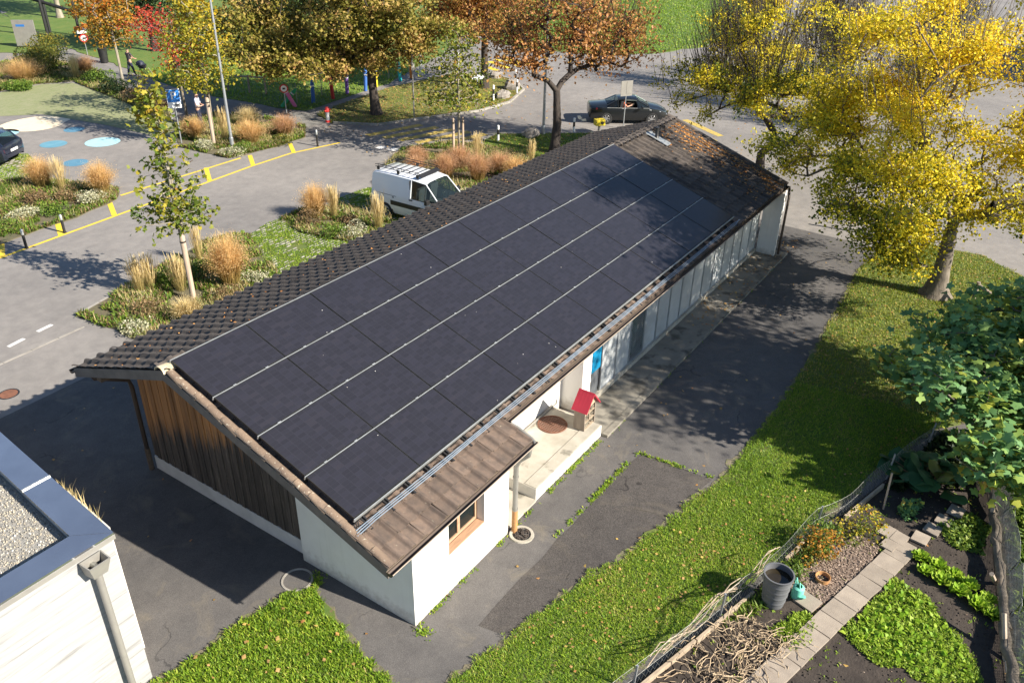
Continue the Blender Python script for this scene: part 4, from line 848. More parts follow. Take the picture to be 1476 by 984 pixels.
FFa = np.vstack(FF)[:, ::-1]; lf = obj('tile', npmesh('tile', np.vstack(VV), FFa, 'tile_old', None, True), roof, kind='stuff', label='weathered dark tiles of the shaded slope'); lf.data.set_sharp_from_angle(angle=R(50))
# ridge and verge pieces
def barrel(L, r, n=9, t=0.016):
    b = MB(); vs = []
    for x, q in ((0, r), (L, r*0.80)):
        for k in range(n): a = math.pi*k/(n-1); vs.append((x, q*math.cos(a), q*math.sin(a)*0.8))
    for k in range(n): a = math.pi*k/(n-1); vs.append((0, (r-t)*math.cos(a), (r-t)*math.sin(a)*0.8))
    return b.add(vs, [(k, n+k, n+k+1, k+1) for k in range(n-1)]+[(2*n+k, k, k+1, 2*n+k+1) for k in range(n-1)])
ridge_me = barrel(0.43, 0.13).mesh('ridge_tile', 'tile_old', 50); end_me = barrel(0.43, 0.14).mesh('ridge_tile', 'tile_lichen', 50)
nR = 56
for i in range(nR):
    o = obj('ridge_tile', end_me if i == 0 else ridge_me, roof); o.location = (X0-0.04+i*(X1-X0)/nR, RY, RZ+0.0); 
    if i == 0: o['label'] = 'pale lichen covered end tile of the ridge'
verge_me = barrel(0.42, 0.088).mesh('verge_tile', 'tile_verge', 50)
for i in range(15):
    y_ = YE+0.0+i*TG*CS; o = obj('verge_tile', verge_me, roof)
    d = Vector((0, CS, SS)); n_ = Vector((0, -SS, CS)); M = Matrix((d, Vector((-1, 0, 0)), n_)).transposed()
    o.matrix_local = Matrix.Translation((X0+0.075+tr_.gauss(0, 0.004), y_, zr(y_, 0.018))) @ (M @ Matrix.Rotation(-0.09+tr_.gauss(0, 0.015), 3, 'Y')).to_4x4()
for i in range(14):
    y_ = YM+0.0+i*TG*CS; o = obj('verge_tile', ridge_me, roof); d = Vector((0, CS, SS)); n_ = Vector((0, -SS, CS)); M = Matrix((d, Vector((-1, 0, 0)), n_)).transposed()
    o.matrix_local = Matrix.Translation((X1-0.07, y_, zr(y_, 0.0))) @ (M @ Matrix.Rotation(-0.04, 3, 'Y')).to_4x4()
# vent stack with its flashing
v_ = thing('vent_pipe', 'short black vent pipe with silver flashing on the tiled roof', 'vent pipe', (18.3, 2.25, zr(2.25, 0.03)))
b = MB(); b.obox((0, -0.05, 0.05), (Vector((1, 0, 0)), Vector((0, CS, SS)), Vector((0, -SS, CS))), (0.17, 0.42, 0.012)); b.obox((0, 0.36, 0.19), (Vector((1, 0, 0)), Vector((0, CS, SS)), Vector((0, -SS, CS))), (0.20, 0.06, 0.02)); b.build('flashing', 'alu', v_)
b = MB(); b.lathe([(0.10, 0.0), (0.075, 0.06), (0.06, 0.08), (0.06, 0.34), (0.075, 0.34), (0.075, 0.38), (0.045, 0.38)], (0, 0.05, 0.06), 14, cap1=True); b.build('stack', 'black_plastic', v_, 45)
# roof leaf litter near the golden tree
LP = np.random.default_rng(12); P = np.stack([20.75-np.abs(LP.normal(0, 1.1, 2600)), LP.uniform(-1.75, 2.5, 2600)], 1); P = P[(P[:, 0] > 17.0) & (vnoise(P, 2.2, 3)+0.25*(P[:, 0]-18.5) > 0.05)]
litter('fallen_leaves', P, 0, 'fallen_roof', (0.05, 0.11), LP, zf=lambda Q: RZ-TS*(RY-Q[:, 1])+0.03, label='brown leaves lying on the roof end')
P = np.stack([LP.uniform(-1.2, 20, 420), LP.uniform(2.9, 6.0, 420)], 1)
litter('fallen_leaves', P, 0, 'fallen_roof', (0.03, 0.07), LP, zf=lambda Q: RZ-TS*(Q[:, 1]-RY)+0.03, label='small leaves caught on the shaded roof slope')
# ---------------------------------------------------------------- solar array
PX, PY = 1.70, 1.157; AX0 = -1.05; AYT = 2.735; OFF = 0.185
arr = thing('solar_array', 'black solar array of four rows on the sunlit roof slope', 'solar array', (AX0, AYT, zr(AYT, OFF)))
d_ = Vector((0, -CS, -SS)); n_ = Vector((0, -SS, CS)); arr.matrix_world = Matrix.Translation((AX0, AYT, zr(AYT, OFF))) @ Matrix((Vector((1, 0, 0)), -d_, n_)).transposed().to_4x4()
pw, ph = PX-0.016, PY-0.045
b = MB(); e = 0.012
for a_ in ((0, pw, 0, e), (0, pw, ph-e, ph), (0, e, e, ph-e), (pw-e, pw, e, ph-e)): b.box(a_[0], a_[1], -a_[3], -a_[2], -0.035, 0.0)
frame_m = b.mesh('solar_panel', 'black_metal'); glass_m = MB().box(e, pw-e, -ph+e, -e, -0.03, -0.003).mesh('glass', 'solar_cells')
for i in range(10):
    for j in range(4):
        o = obj('solar_panel', frame_m, arr); o.location = (i*PX, -j*PY-0.01, tr_.gauss(0, 0.0015)); o.rotation_euler = (tr_.gauss(0, 0.0012), tr_.gauss(0, 0.0012), 0)
        obj('glass', glass_m, o)
for j in range(5):
    b = MB(); yy = -j*PY + 0.012 if j else 0.012; b.box(-0.02, 10*PX+0.01, yy-0.012, yy+0.006, -0.075, -0.004); b.build('rail', 'alu', arr)
clamp = MB().box(-0.035, 0.035, -0.017, 0.017, -0.004, 0.006).mesh('clamp', 'alu'); gap_me = MB().box(-0.14, 0.14, -0.010, 0.010, -0.003, 0.0005).mesh('cover', 'black_plastic')
for j in range(1, 4):
    for i in range(10):
        for fx in (0.28, 0.72): o = obj('clamp', clamp, arr); o.location = (i*PX+fx*PX, -j*PY+0.011, 0.0)
for j in range(5):
    b = MB(); b.box(0, 10*PX, -j*PY-0.004, -j*PY+0.006, -0.17, -0.076); b.build('support', 'black_metal', arr)
for k in range(3):
    b = MB(); yo = -4*PY-0.13-k*0.036; pts = [(-0.10-0.03*k, yo-0.01*k, -0.085)]+[(x, yo+0.006*math.sin(x*1.7+k), -0.085+0.004*math.sin(x*2.3)) for x in np.arange(0.3, 17.0, 0.55)]+[(17.15, yo-0.05+0.05*k, -0.07)]
    b.tube(pts, 0.0105, 6); b.build('conduit', 'conduit', arr, 50)
for i in range(31):
    b = MB(); x = 0.15+i*0.555; b.box(x-0.02, x+0.02, -4*PY-0.28, -4*PY+0.05, -0.115, -0.102); b.box(x+0.02, x+0.05, -4*PY-0.10, -4*PY+0.03, -0.13, -0.06); b.build('bracket', 'black_metal', arr)
sr_ = np.random.default_rng(77); C = np.stack([sr_.uniform(0.1, 16.9, 26), sr_.uniform(-4.55, -0.05, 26), np.full(26, 0.004)], 1); V, F, k_ = leaf_arrays(C, sr_.uniform(0.010, 0.028, 26), sr_, up=30, fold=0.0, aspect=0.8)
leafmat('droppings', [(0.0, (0.45, 0.42, 0.36)), (1.0, (0.75, 0.73, 0.70))], 0.0); obj('specks', npmesh('specks', V, F, 'droppings', np.repeat(sr_.random(26), k_)), arr, kind='stuff')
b = MB(); 
for q in range(3): b.tube([(-0.04+q*0.05, -4*PY-0.02, -0.08), (-0.10+q*0.04, -4*PY-0.14, -0.12), (-0.05+q*0.05, -4*PY-0.24, -0.12)], 0.009, 5)
b.build('cable', 'black_plastic', arr)
# ---------------------------------------------------------------- things on the platform and at the wall
g = thing('floor_grate', 'round rusty iron mat lying on the concrete platform', 'mat', (6.24, -1.08, 0.331))
b = MB(); RG = 0.36
for s in np.linspace(-RG, RG, 13)[1:-1]:
    h = math.sqrt(RG*RG-s*s); b.bar((s, -h, 0.012), (s, h, 0.012), 0.014, 0.012); b.bar((-h, s, 0.020), (h, s, 0.020), 0.014, 0.012)
b.build('mesh', 'rust', g) if 'rust' in MATS else b.build('mesh', pm('rust', (0.22, 0.09, 0.05), (0.14, 0.06, 0.035), 8, 0.9).name, g)
b = MB(); b.tube([(RG*math.cos(t), RG*math.sin(t), 0.015) for t in np.linspace(0, 6.2832, 33)], 0.014, 6, False); b.build('rim', 'rust', g)
bh = thing('insect_hotel', 'small wooden insect house with crimson gable roof on the platform', 'insect house', (6.68, -1.72, 0.346))
b = MB(); b.box(-0.26, -0.235, -0.15, 0.15, 0, 0.62); b.build('side_panel', 'wood_grey', bh); b = MB(); b.box(0.235, 0.26, -0.15, 0.15, 0, 0.62); b.build('side_panel', 'wood_grey', bh)
b = MB(); b.box(-0.235, 0.235, 0.12, 0.145, 0, 0.62); b.build('back_panel', 'wood_grey', bh)
for z in (0.0, 0.20, 0.42): b = MB(); b.box(-0.235, 0.235, -0.14, 0.12, z, z+0.022); b.build('shelf', 'wood_board', bh)
b = MB(); b.box(-0.012, 0.012, -0.135, 0.12, 0.222, 0.42); b.build('divider', 'wood_board', bh)
b = MB(); b.add([(-0.26, -0.152, 0.62), (0.26, -0.152, 0.62), (0, -0.152, 0.93), (-0.26, -0.13, 0.62), (0.26, -0.13, 0.62), (0, -0.13, 0.93)], [(0, 1, 2), (5, 4, 3), (0, 3, 4, 1), (1, 4, 5, 2), (2, 5, 3, 0)]); b.build('gable_panel', 'wood_board', bh)
hr = random.Random(3)
for zc in (0.11, 0.31, 0.52):
    b = MB()
    for i in range(26):
        x, z = hr.uniform(-0.21, 0.21), zc+hr.uniform(-0.06, 0.06)
        if abs(x) > 0.02: b.tube([(x, -0.125, z), (x, 0.1, z)], hr.uniform(0.008, 0.022), 6)
    b.build('filling', 'bark_pale', bh)
for s in (-1, 1):
    b = MB(); b.obox((s*0.165, -0.02, 0.785), (Vector((s*0.30, 0, -0.36)), Vector((0, 1, 0)), Vector((0.36*s, 0, 0.30))), (0.275, 0.215, 0.014)); o = b.build('roof_panel', 'red_roof', bh)
    b = MB()
    for q in (-0.14, -0.05, 0.04, 0.13): b.bar((s*0.01, q, 0.985), (s*0.33, q, 0.598), 0.016, 0.022, (0, 1, 0))
    b.build('batten', 'red_roof', o)
dr = thing('rain_drain', 'round concrete drain ring filled with dark stones below the downpipe', 'drain', (2.86, -2.42, 0.005))
b = MB(); b.lathe([(0.20, 0), (0.20, 0.03), (0.26, 0.03), (0.27, 0)], (0, 0, 0), 22); b.build('ring', 'concrete', dr)
b = MB()
for i in range(40):
    a, q = hr.random()*6.28, hr.random()**0.5*0.17; b.lathe([(0.001, -0.02), (0.03, 0.0), (0.024, 0.022), (0.001, 0.03)], (q*math.cos(a), q*math.sin(a), 0.015), 5)
b.build('stones', 'bark_dark', dr); dr.children[-1]['kind'] = 'stuff'
mh = thing('manhole', 'round concrete manhole rim at the lawn corner', 'manhole', (-0.76, 0.48, 0.005))
b = MB(); b.lathe([(0.27, 0), (0.27, 0.02), (0.31, 0.02), (0.32, 0)], (0, 0, 0), 26); b.build('rim', 'kerb_concrete', mh); b = MB(); b.lathe([(0.001, 0.008), (0.268, 0.008)], (0, 0, 0), 26); b.build('cover', 'yard_asphalt', mh)
b = MB(); b.tube([(4.2, -0.68, 0.36), (6.9, -0.68, 0.36), (7.0, -0.72, 0.40), (7.0, -0.72, 0.52)], 0.022, 8); H_(b.build('drain_hose', 'zinc_grey', smooth=40))
mc = thing('manhole_cover', 'small round rusty manhole cover on the road at the left edge', 'manhole', (-0.53, 11.5, 0.002)); b = MB(); b.lathe([(0.001, 0.004), (0.22, 0.004)], n=20); b.build('lid', 'rust', mc); b = MB(); b.lathe([(0.225, 0.003), (0.225, 0.006), (0.26, 0.006), (0.262, 0.0)], n=20); b.build('frame', 'black_metal', mc)
# ---------------------------------------------------------------- flat roofed building at the near left
nb = thing('flat_roof_building', 'white concrete flat roofed building with metal parapet at lower left', 'building', (-8, 5, 0))
def NB(o): o.parent = nb; o.matrix_parent_inverse = Matrix.Translation((8, -5, 0)); return o
EA = lambda y: -3.73+(y-0.81)*0.0916
b = MB(); b.prism([(EA(0.81)-0.03, 0.84), (EA(12)-0.03, 12), (-16, 12), (-16, 0.84)], 0, 3.02); NB(b.build('wall', 'board_concrete'))
b = MB(); b.prism([(EA(0.81)-0.03, 0.84), (EA(12)-0.03, 12), (EA(12)-0.43, 12), (EA(1.24)-0.43, 1.24), (-16, 1.24), (-16, 0.84)], 3.02, 3.27); NB(b.build('parapet', 'board_concrete'))
cw = 0.47
def cap(poly): b = MB(); b.prism(poly, 3.285, 3.325); return NB(b.build('parapet_cap', 'cap_metal'))
cap([(-3.73, 0.80), (EA(1.27)-cw, 1.27), (-16, 1.27), (-16, 0.80)])
ys = [0.80, 2.86, 4.9, 6.95, 9.0, 11.0]
for i in range(5):
    a_, b_ = ys[i]+(0.012 if i else 0), ys[i+1]-0.012; P = [(EA(a_)+0.004, a_+0.004), (EA(b_)+0.004, b_), (EA(b_)-cw, b_), (EA(1.274)-cw+0.004 if i == 0 else EA(a_)-cw, 1.274 if i == 0 else a_)]; cap(P)
    if i: b = MB(); b.bar((EA(ys[i])+0.006, ys[i], 3.335), (EA(ys[i])-cw, ys[i], 3.335), 0.022, 0.025); NB(b.build('cap_seam', 'alu'))
b = MB(); b.box(-16, -3.72, 0.795, 0.81, 3.20, 3.284); NB(b.build('cap_drip', 'zinc_grey'))
sheet('roof_gravel', [(-16, 1.25), (EA(1.25)-0.44, 1.25), (EA(11.9)-0.44, 11.9), (-16, 11.9)], 3.10, 'gravel', kind=None); gv = bpy.data.objects['roof_gravel']; NB(gv)
gr = np.random.default_rng(6); P = scatter([(-7.5, 1.28), (EA(1.28)-0.47, 1.28), (EA(7)-0.47, 7), (-7.5, 7)], 16000, gr); n = len(P); s = gr.uniform(0.008, 0.022, n)
C = np.stack([P[:, 0], P[:, 1], np.full(n, 3.105)], 1); A = unit(gr.normal(0, 1, (n, 3))); B = unit(np.cross(A, gr.normal(0, 1, (n, 3)))); D = np.cross(A, B); S_ = s[:, None]
V = np.stack([C+A*S_*1.3, C-A*S_*1.3, C+B*S_, C-B*S_, C+D*S_*0.8, C-D*S_*0.8], 1).reshape(-1, 3); o_ = np.arange(n)[:, None]*6
F = np.concatenate([o_+f for f in ([0, 2, 4], [2, 1, 4], [1, 3, 4], [3, 0, 4], [2, 0, 5], [1, 2, 5], [3, 1, 5], [0, 3, 5])], 0)
leafmat('pebble', [(0.0, (0.16, 0.15, 0.135)), (0.4, (0.32, 0.30, 0.255)), (0.75, (0.42, 0.36, 0.26)), (1.0, (0.56, 0.54, 0.50))], 0.0, 0.8)
NB(obj('gravel_stones', npmesh('gravel_stones', V, F, 'pebble', np.repeat(gr.random(n), 6)), kind='stuff'))
b = MB(); hx = -4.16
vs = [(hx-0.14, 0.80, 2.90), (hx+0.14, 0.80, 2.90), (hx+0.11, 0.60, 2.90), (hx-0.11, 0.60, 2.90), (hx-0.18, 0.80, 3.17), (hx+0.18, 0.80, 3.17), (hx+0.17, 0.53, 3.17), (hx-0.17, 0.53, 3.17),
      (hx-0.16, 0.785, 3.17), (hx+0.16, 0.785, 3.17), (hx+0.15, 0.55, 3.17), (hx-0.15, 0.55, 3.17), (hx-0.12, 0.785, 2.93), (hx+0.12, 0.785, 2.93), (hx+0.09, 0.62, 2.93), (hx-0.09, 0.62, 2.93)]
b.add(vs, [(0, 1, 2, 3), (0, 4, 5, 1), (1, 5, 6, 2), (2, 6, 7, 3), (3, 7, 4, 0), (4, 8, 9, 5), (5, 9, 10, 6), (6, 10, 11, 7), (7, 11, 8, 4), (8, 12, 13, 9), (9, 13, 14, 10), (10, 14, 15, 11), (11, 15, 12, 8), (12, 15, 14, 13)])
hop = NB(b.build('rain_hopper', 'zinc_grey')); b = MB(); b.tube([(hx, 0.79, 3.02), (hx, 0.66, 3.02)], 0.05, 12); b.build('spout', 'zinc', hop)
b = MB(); b.tube([(hx, 0.70, 2.93), (hx, 0.70, 0.0)], 0.055, 14); NB(b.build('downpipe', 'zinc_grey', smooth=45))
b = MB(); b.prism([(EA(1.5)-0.02, 1.5), (EA(1.5)+0.22, 1.5), (EA(2.9)+0.22, 2.9), (EA(2.9)-0.02, 2.9)], 0, 2.85); NB(b.build('ledge', 'concrete_white'))
dg = np.random.default_rng(19); P = np.stack([dg.uniform(0.02, 0.2, 160), dg.uniform(1.5, 2.9, 160)], 1); P[:, 0] += -3.73+(P[:, 1]-0.81)*0.0916
NB(blades('dry_weeds', P, 2.85, 'grass_straw', (0.10, 0.42), (0.006, 0.012), 0.5, dg, kind='stuff'))
# ---------------------------------------------------------------- vehicles
def wheel(parent, x, y, r, side, rim='rim_silver', spokes=7):
    w = MB(); tw = 0.10
    w.lathe([(r*0.66, -tw), (r*0.95, -tw), (r, -tw*0.7), (r, tw*0.7), (r*0.95, tw), (r*0.66, tw)], (0, 0, 0), 28, 'Y')
    t = w.build('wheel', 'tyre', parent, 40); t.location = (x, y, r)
    b = MB(); b.lathe([(r*0.66, side*0.085), (r*0.60, side*0.10), (r*0.56, side*0.07), (r*0.10, side*0.045), (0.001, side*0.05)], (0, 0, 0), 28, 'Y')
    b.build('rim_disc', 'rim_dark', t, 40)
    b = MB(); b.lathe([(r*0.68, side*0.088), (r*0.64, side*0.104), (r*0.58, side*0.09)], (0, 0, 0), 28, 'Y')
    for k in range(spokes):
        a = 6.2832*k/spokes; b.bar((0.03*math.cos(a), side*0.085, 0.03*math.sin(a)), (r*0.62*math.cos(a), side*0.095, r*0.62*math.sin(a)), 0.05, 0.025, (0, 1, 0))
    b.lathe([(0.05, side*0.07), (0.05, side*0.10), (0.001, side*0.105)], (0, 0, 0), 12, 'Y'); b.build('rim', rim, t, 40)
    return t
class Car:
    def __init__(s, name, label, cat, loc, heading, st, paint, glass_cells, L, opened=()):
        s.open = set(opened)
        s.st = st; s.L = L; s.root = thing(name, label, cat, loc, heading)
        s.sec = []
        for x, w, zb, belt, wr, rf in st:
            s.sec.append([(x-L/2, w*0.90, zb), (x-L/2, w, zb+0.20), (x-L/2, w*1.005, belt-0.13), (x-L/2, w*0.975, belt), (x-L/2, wr, max(rf-0.075, belt+0.008)), (x-L/2, wr*0.74, rf-0.016), (x-L/2, 0, rf)])
        b = MB(); g = MB()
        for i in range(len(st)-1):
            for k in range(6):
                tgt = g if (i, k) in glass_cells else b
                for sg in (1, -1):
                    q = [s.sec[i][k], s.sec[i+1][k], s.sec[i+1][k+1], s.sec[i][k+1]]; q = [(x, y*sg, z) for x, y, z in q]
                    if sg < 0: q = q[::-1]
                    
                    if not (tgt is g and (i, k, sg) in s.open): tgt.add(q, [(3, 2, 1, 0)])
        for i, rev in ((0, False), (len(st)-1, True)):
            ring = [(x, y, z) for x, y, z in s.sec[i]] + [(x, -y, z) for x, y, z in s.sec[i][-2::-1]]
            b.add(ring, [tuple(range(len(ring))) if rev else tuple(range(len(ring)))[::-1]])
        s.b = b; s.g = g; s.paint = paint
    def weld(s, me):
        import bmesh
        bm = bmesh.new(); bm.from_mesh(me); bmesh.ops.remove_doubles(bm, verts=bm.verts, dist=0.0005); bmesh.ops.recalc_face_normals(bm, faces=bm.faces) ; bm.to_mesh(me); bm.free()
    def finish(s, glass='glass'):
        me = s.b.mesh('body', s.paint); s.weld(me); me.polygons.foreach_set('use_smooth', [True]*len(me.polygons)); me.set_sharp_from_angle(angle=R(38)); s.body = obj('body', me, s.root)
        me = s.g.mesh('windows', glass); s.weld(me); obj('windows', me, s.root)
        # cabin: floor and inner lining
        b = MB(); b.box(-s.L*0.36, s.L*0.30, -0.70, 0.70, 0.30, 0.50); b.build('cabin_floor', 'seat_dark', s.root)
        return s
    def p(s, i, k, sg=1): x, y, z = s.sec[i][k]; return (x, y*sg, z)
    def pillar(s, nodes, r=0.025, mat=None):
        for sg in (1, -1):
            b = MB(); b.tube([s.p(i, k, sg) for i, k in nodes], r, 6); b.build('pillar', mat or s.paint, s.root, 50)
    def pt(s, x, kf, sg=1, out=0.006):
        xs = [r[0]-s.L/2 for r in s.st]; i = max(0, min(len(xs)-2, int(np.searchsorted(xs, x)-1))); t = (x-xs[i])/(xs[i+1]-xs[i]); k = min(5, int(kf)); u = kf-k
        q = lambda a, b_, w: Vector(a).lerp(Vector(b_), w)
        v = q(q(s.sec[i][k], s.sec[i+1][k], t), q(s.sec[i][k+1], s.sec[i+1][k+1], t), u); v.y = (v.y+out)*sg; return v
    def patch(s, name, corners, mat, out=0.006, both=True, label=None):
        for sg in ((1, -1) if both else (1,)):
            b = MB(); vs = [s.pt(x, k, sg, out) for x, k in corners]; b.add(vs, [tuple(range(len(vs)))]); o = b.build(name, mat, s.root)
            if label: o['label'] = label
    def wheels(s, xs, y, r, rim='rim_silver'):
        for x in xs:
            for sg in (1, -1):
                wheel(s.root, x-s.L/2, sg*y, r, sg, rim)
                b = MB(); b.lathe([(0.001, 0), (r*1.16, 0)], (x-s.L/2, sg*(y+0.062), r+0.015), 24, 'Y'); b.build('wheel_arch', 'black_plastic', s.root)
# white panel van, nose towards the shed
vst = [(0.0, .70, .38, .95, .62, 1.55), (.05, .82, .28, 1.0, .68, 1.72), (.25, .85, .25, 1.02, .70, 1.80), (1.2, .86, .22, 1.02, .71, 1.82), (2.05, .86, .22, 1.02, .71, 1.81), (2.72, .86, .22, 1.02, .67, 1.74), (3.38, .85, .22, 1.0, .74, 1.09), (3.75, .82, .25, .90, .66, .98), (4.0, .76, .3, .74, .6, .84), (4.11, .66, .38, .6, .5, .66)]
van = Car('panel_van', 'white panel van with black roof rack parked beside the shed', 'van', (15.78, 10.82, 0), R(-88.5), vst, 'van_white', {(4, 3), (5, 3), (5, 4), (5, 5)}, 4.11).finish()
van.wheels((0.78, 3.42), 0.79, 0.31)
van.pillar([(4, 3), (4, 4)], 0.024); van.pillar([(5, 4), (6, 4)], 0.022); van.pillar([(4, 4), (5, 4)], 0.018); van.pillar([(5, 4), (5, 5), (5, 6)], 0.018); van.pillar([(6, 4), (6, 5), (6, 6)], 0.016, 'black_plastic'); van.pillar([(5, 3), (5, 4)], 0.014, 'black_plastic'); van.pillar([(4, 3), (5, 3), (6, 3)], 0.014, 'black_plastic')
L2 = 4.11/2
van.patch('side_moulding', [(1.05-L2, 1.35), (3.05-L2, 1.35), (3.05-L2, 1.75), (1.05-L2, 1.75)], 'black_plastic'); van.patch('door_rail', [(0.35-L2, 2.5), (1.35-L2, 2.5), (1.35-L2, 2.62), (0.35-L2, 2.62)], 'black_plastic')
van.patch('door_handle', [(1.98-L2, 2.35), (2.16-L2, 2.35), (2.16-L2, 2.7), (1.98-L2, 2.7)], 'black_plastic', 0.012); van.patch('fuel_cap', [(1.15-L2, 2.0), (1.24-L2, 2.0), (1.24-L2, 2.3), (1.15-L2, 2.3)], 'black_plastic')
for x in (1.95, 1.08, 3.2): van.patch('door_gap', [(x-0.006-L2, 0.6), (x+0.006-L2, 0.6), (x+0.006-L2, 2.98), (x-0.006-L2, 2.98)], 'black_plastic', 0.003)
van.patch('headlight', [(3.80-L2, 2.2), (4.03-L2, 2.2), (4.03-L2, 3.0), (3.80-L2, 3.0)], 'lamp_clear')
van.patch('tail_lamp', [(0.03-L2, 1.5), (0.09-L2, 1.5), (0.09-L2, 3.3), (0.03-L2, 3.3)], 'tail_red')
for sg in (1, -1):
    b = MB(); b.obox((2.98-L2, sg*1.0, 1.10), ((1, 0, 0), (0, 1, 0), (0, 0, 1)), (0.07, 0.10, 0.10)); b.bar((3.05-L2, sg*0.84, 1.04), (3.0-L2, sg*0.98, 1.06), 0.05, 0.04); o = b.build('mirror', 'black_plastic', van.root); m_ = o.modifiers.new('bevel', 'BEVEL'); m_.width = 0.03; m_.segments = 3
    b = MB(); b.obox((2.2-L2, sg*0.36, 0.95), ((1, 0, 0), (0, 1, 0), (0.15, 0, 1)), (0.07, 0.24, 0.42)); b.obox((2.45-L2, sg*0.36, 0.58), ((1, 0, 0), (0, 1, 0), (0, 0, 1)), (0.28, 0.24, 0.09)); b.build('seat', 'barrel_grey', van.root)
b = MB(); b.box(3.0-L2, 3.36-L2, -0.70, 0.70, 0.8, 0.96); b.build('dashboard', 'seat_dark', van.root)
b = MB(); b.tube([(2.85-L2+0.02*math.cos(t), 0.36+0.19*math.sin(t), 1.0+0.17*math.cos(t)) for t in np.linspace(0, 6.28, 20)], 0.015, 6, False); b.build('steering_wheel', 'black_plastic', van.root)
b = MB(); b.box(1.98-L2, 2.0-L2, -0.78, 0.78, 0.4, 1.7); b.build('bulkhead', 'seat_dark', van.root)
rk = MB()
for sg in (1, -1):
    for z in (1.93, 2.02): rk.tube([(0.15-L2, sg*0.60, z-0.03), (0.3-L2, sg*0.60, z), (2.25-L2, sg*0.60, z), (2.4-L2, sg*0.60, z-0.04)], 0.013, 6)
    for x in np.linspace(0.3, 2.25, 6): rk.tube([(x-L2, sg*0.60, 1.93), (x-L2, sg*0.60, 2.02)], 0.010, 6)
    for x in (0.3, 1.3, 2.25): rk.box(x-0.05-L2, x+0.05-L2, sg*0.60-0.03, sg*0.60+0.03, 1.80, 1.93)
rk.build('roof_rack', 'black_metal', van.root)
for x in np.linspace(0.3, 2.05, 7): b = MB(); b.tube([(x-L2, -0.6, 1.925), (x-L2, 0.6, 1.925)], 0.012, 6); b.build('rack_bar', 'black_metal', van.root)
b = MB(); b.obox((2.36-L2, 0, 1.90), ((1, 0, -0.5), (0, 1, 0), (0.5, 0, 1)), (0.10, 0.60, 0.008)); b.build('wind_deflector', 'black_plastic', van.root)
# dark coupe on the road
cst = [(0, .70, .36, .80, .58, .92), (.07, .79, .30, .87, .63, .99), (.5, .85, .25, .9, .66, 1.02), (.95, .87, .22, .9, .66, 1.06), (1.55, .88, .22, .9, .57, 1.35), (2.15, .88, .22, .9, .57, 1.40), (2.6, .88, .22, .9, .58, 1.36), (3.30, .87, .22, .9, .70, 1.00), (3.85, .83, .25, .82, .6, .90), (4.22, .74, .3, .66, .5, .74), (4.36, .6, .42, .56, .4, .6)]
coupe = Car('coupe', 'dark metallic coupe driving on the road with a driver in orange', 'car', (33.98, 11.18, 0), R(-54.6), cst, 'car_dark', {(3, 3), (4, 3), (5, 3), (6, 3), (3, 4), (3, 5), (6, 4), (6, 5)}, 4.36, [(4, 3, -1), (5, 3, -1)]).finish('glass_side')
coupe.wheels((0.92, 3.44), 0.80, 0.315, 'rim_silver'); L2 = 4.36/2
coupe.pillar([(3, 4), (4, 4)], 0.03); coupe.pillar([(6, 4), (7, 4)], 0.03); coupe.pillar([(4, 4), (5, 4), (6, 4)], 0.022); coupe.pillar([(3, 3), (4, 3), (5, 3), (6, 3), (7, 3)], 0.012, 'alu'); coupe.pillar([(4, 3), (4, 4)], 0.022)
coupe.patch('headlight', [(3.85-L2, 2.35), (4.25-L2, 2.1), (4.28-L2, 2.9), (3.9-L2, 3.1)], 'lamp_clear'); coupe.patch('tail_lamp', [(0.05-L2, 2.1), (0.42-L2, 2.35), (0.42-L2, 3.0), (0.05-L2, 3.0)], 'tail_red')
coupe.patch('door_handle', [(1.75-L2, 2.7), (1.98-L2, 2.7), (1.98-L2, 2.9), (1.75-L2, 2.9)], 'alu', 0.012); coupe.patch('indicator', [(3.28-L2, 2.3), (3.4-L2, 2.3), (3.4-L2, 2.5), (3.28-L2, 2.5)], 'lamp_clear')
for x in (1.6, 3.0): coupe.patch('door_gap', [(x-0.006-L2, 0.4), (x+0.006-L2, 0.4), (x+0.006-L2, 2.98), (x-0.006-L2, 2.98)], 'black_plastic', 0.003)
for sg in (1, -1):
    b = MB(); b.obox((2.85-L2, sg*1.0, 0.98), ((1, 0, 0), (0, 1, 0), (0, 0, 1)), (0.06, 0.10, 0.065)); o = b.build('mirror', 'car_dark', coupe.root); m_ = o.modifiers.new('bevel', 'BEVEL'); m_.width = 0.03; m_.segments = 3
    b = MB(); b.obox((1.75-L2, sg*0.38, 0.85), ((1, 0, 0), (0, 1, 0), (0.2, 0, 1)), (0.08, 0.24, 0.36)); b.obox((2.05-L2, sg*0.38, 0.52), ((1, 0, 0), (0, 1, 0), (0, 0, 1)), (0.28, 0.24, 0.08)); b.build('seat', 'seat_dark', coupe.root)
b = MB(); b.box(2.75-L2, 3.25-L2, -0.75, 0.75, 0.75, 0.9); b.build('dashboard', 'seat_dark', coupe.root)
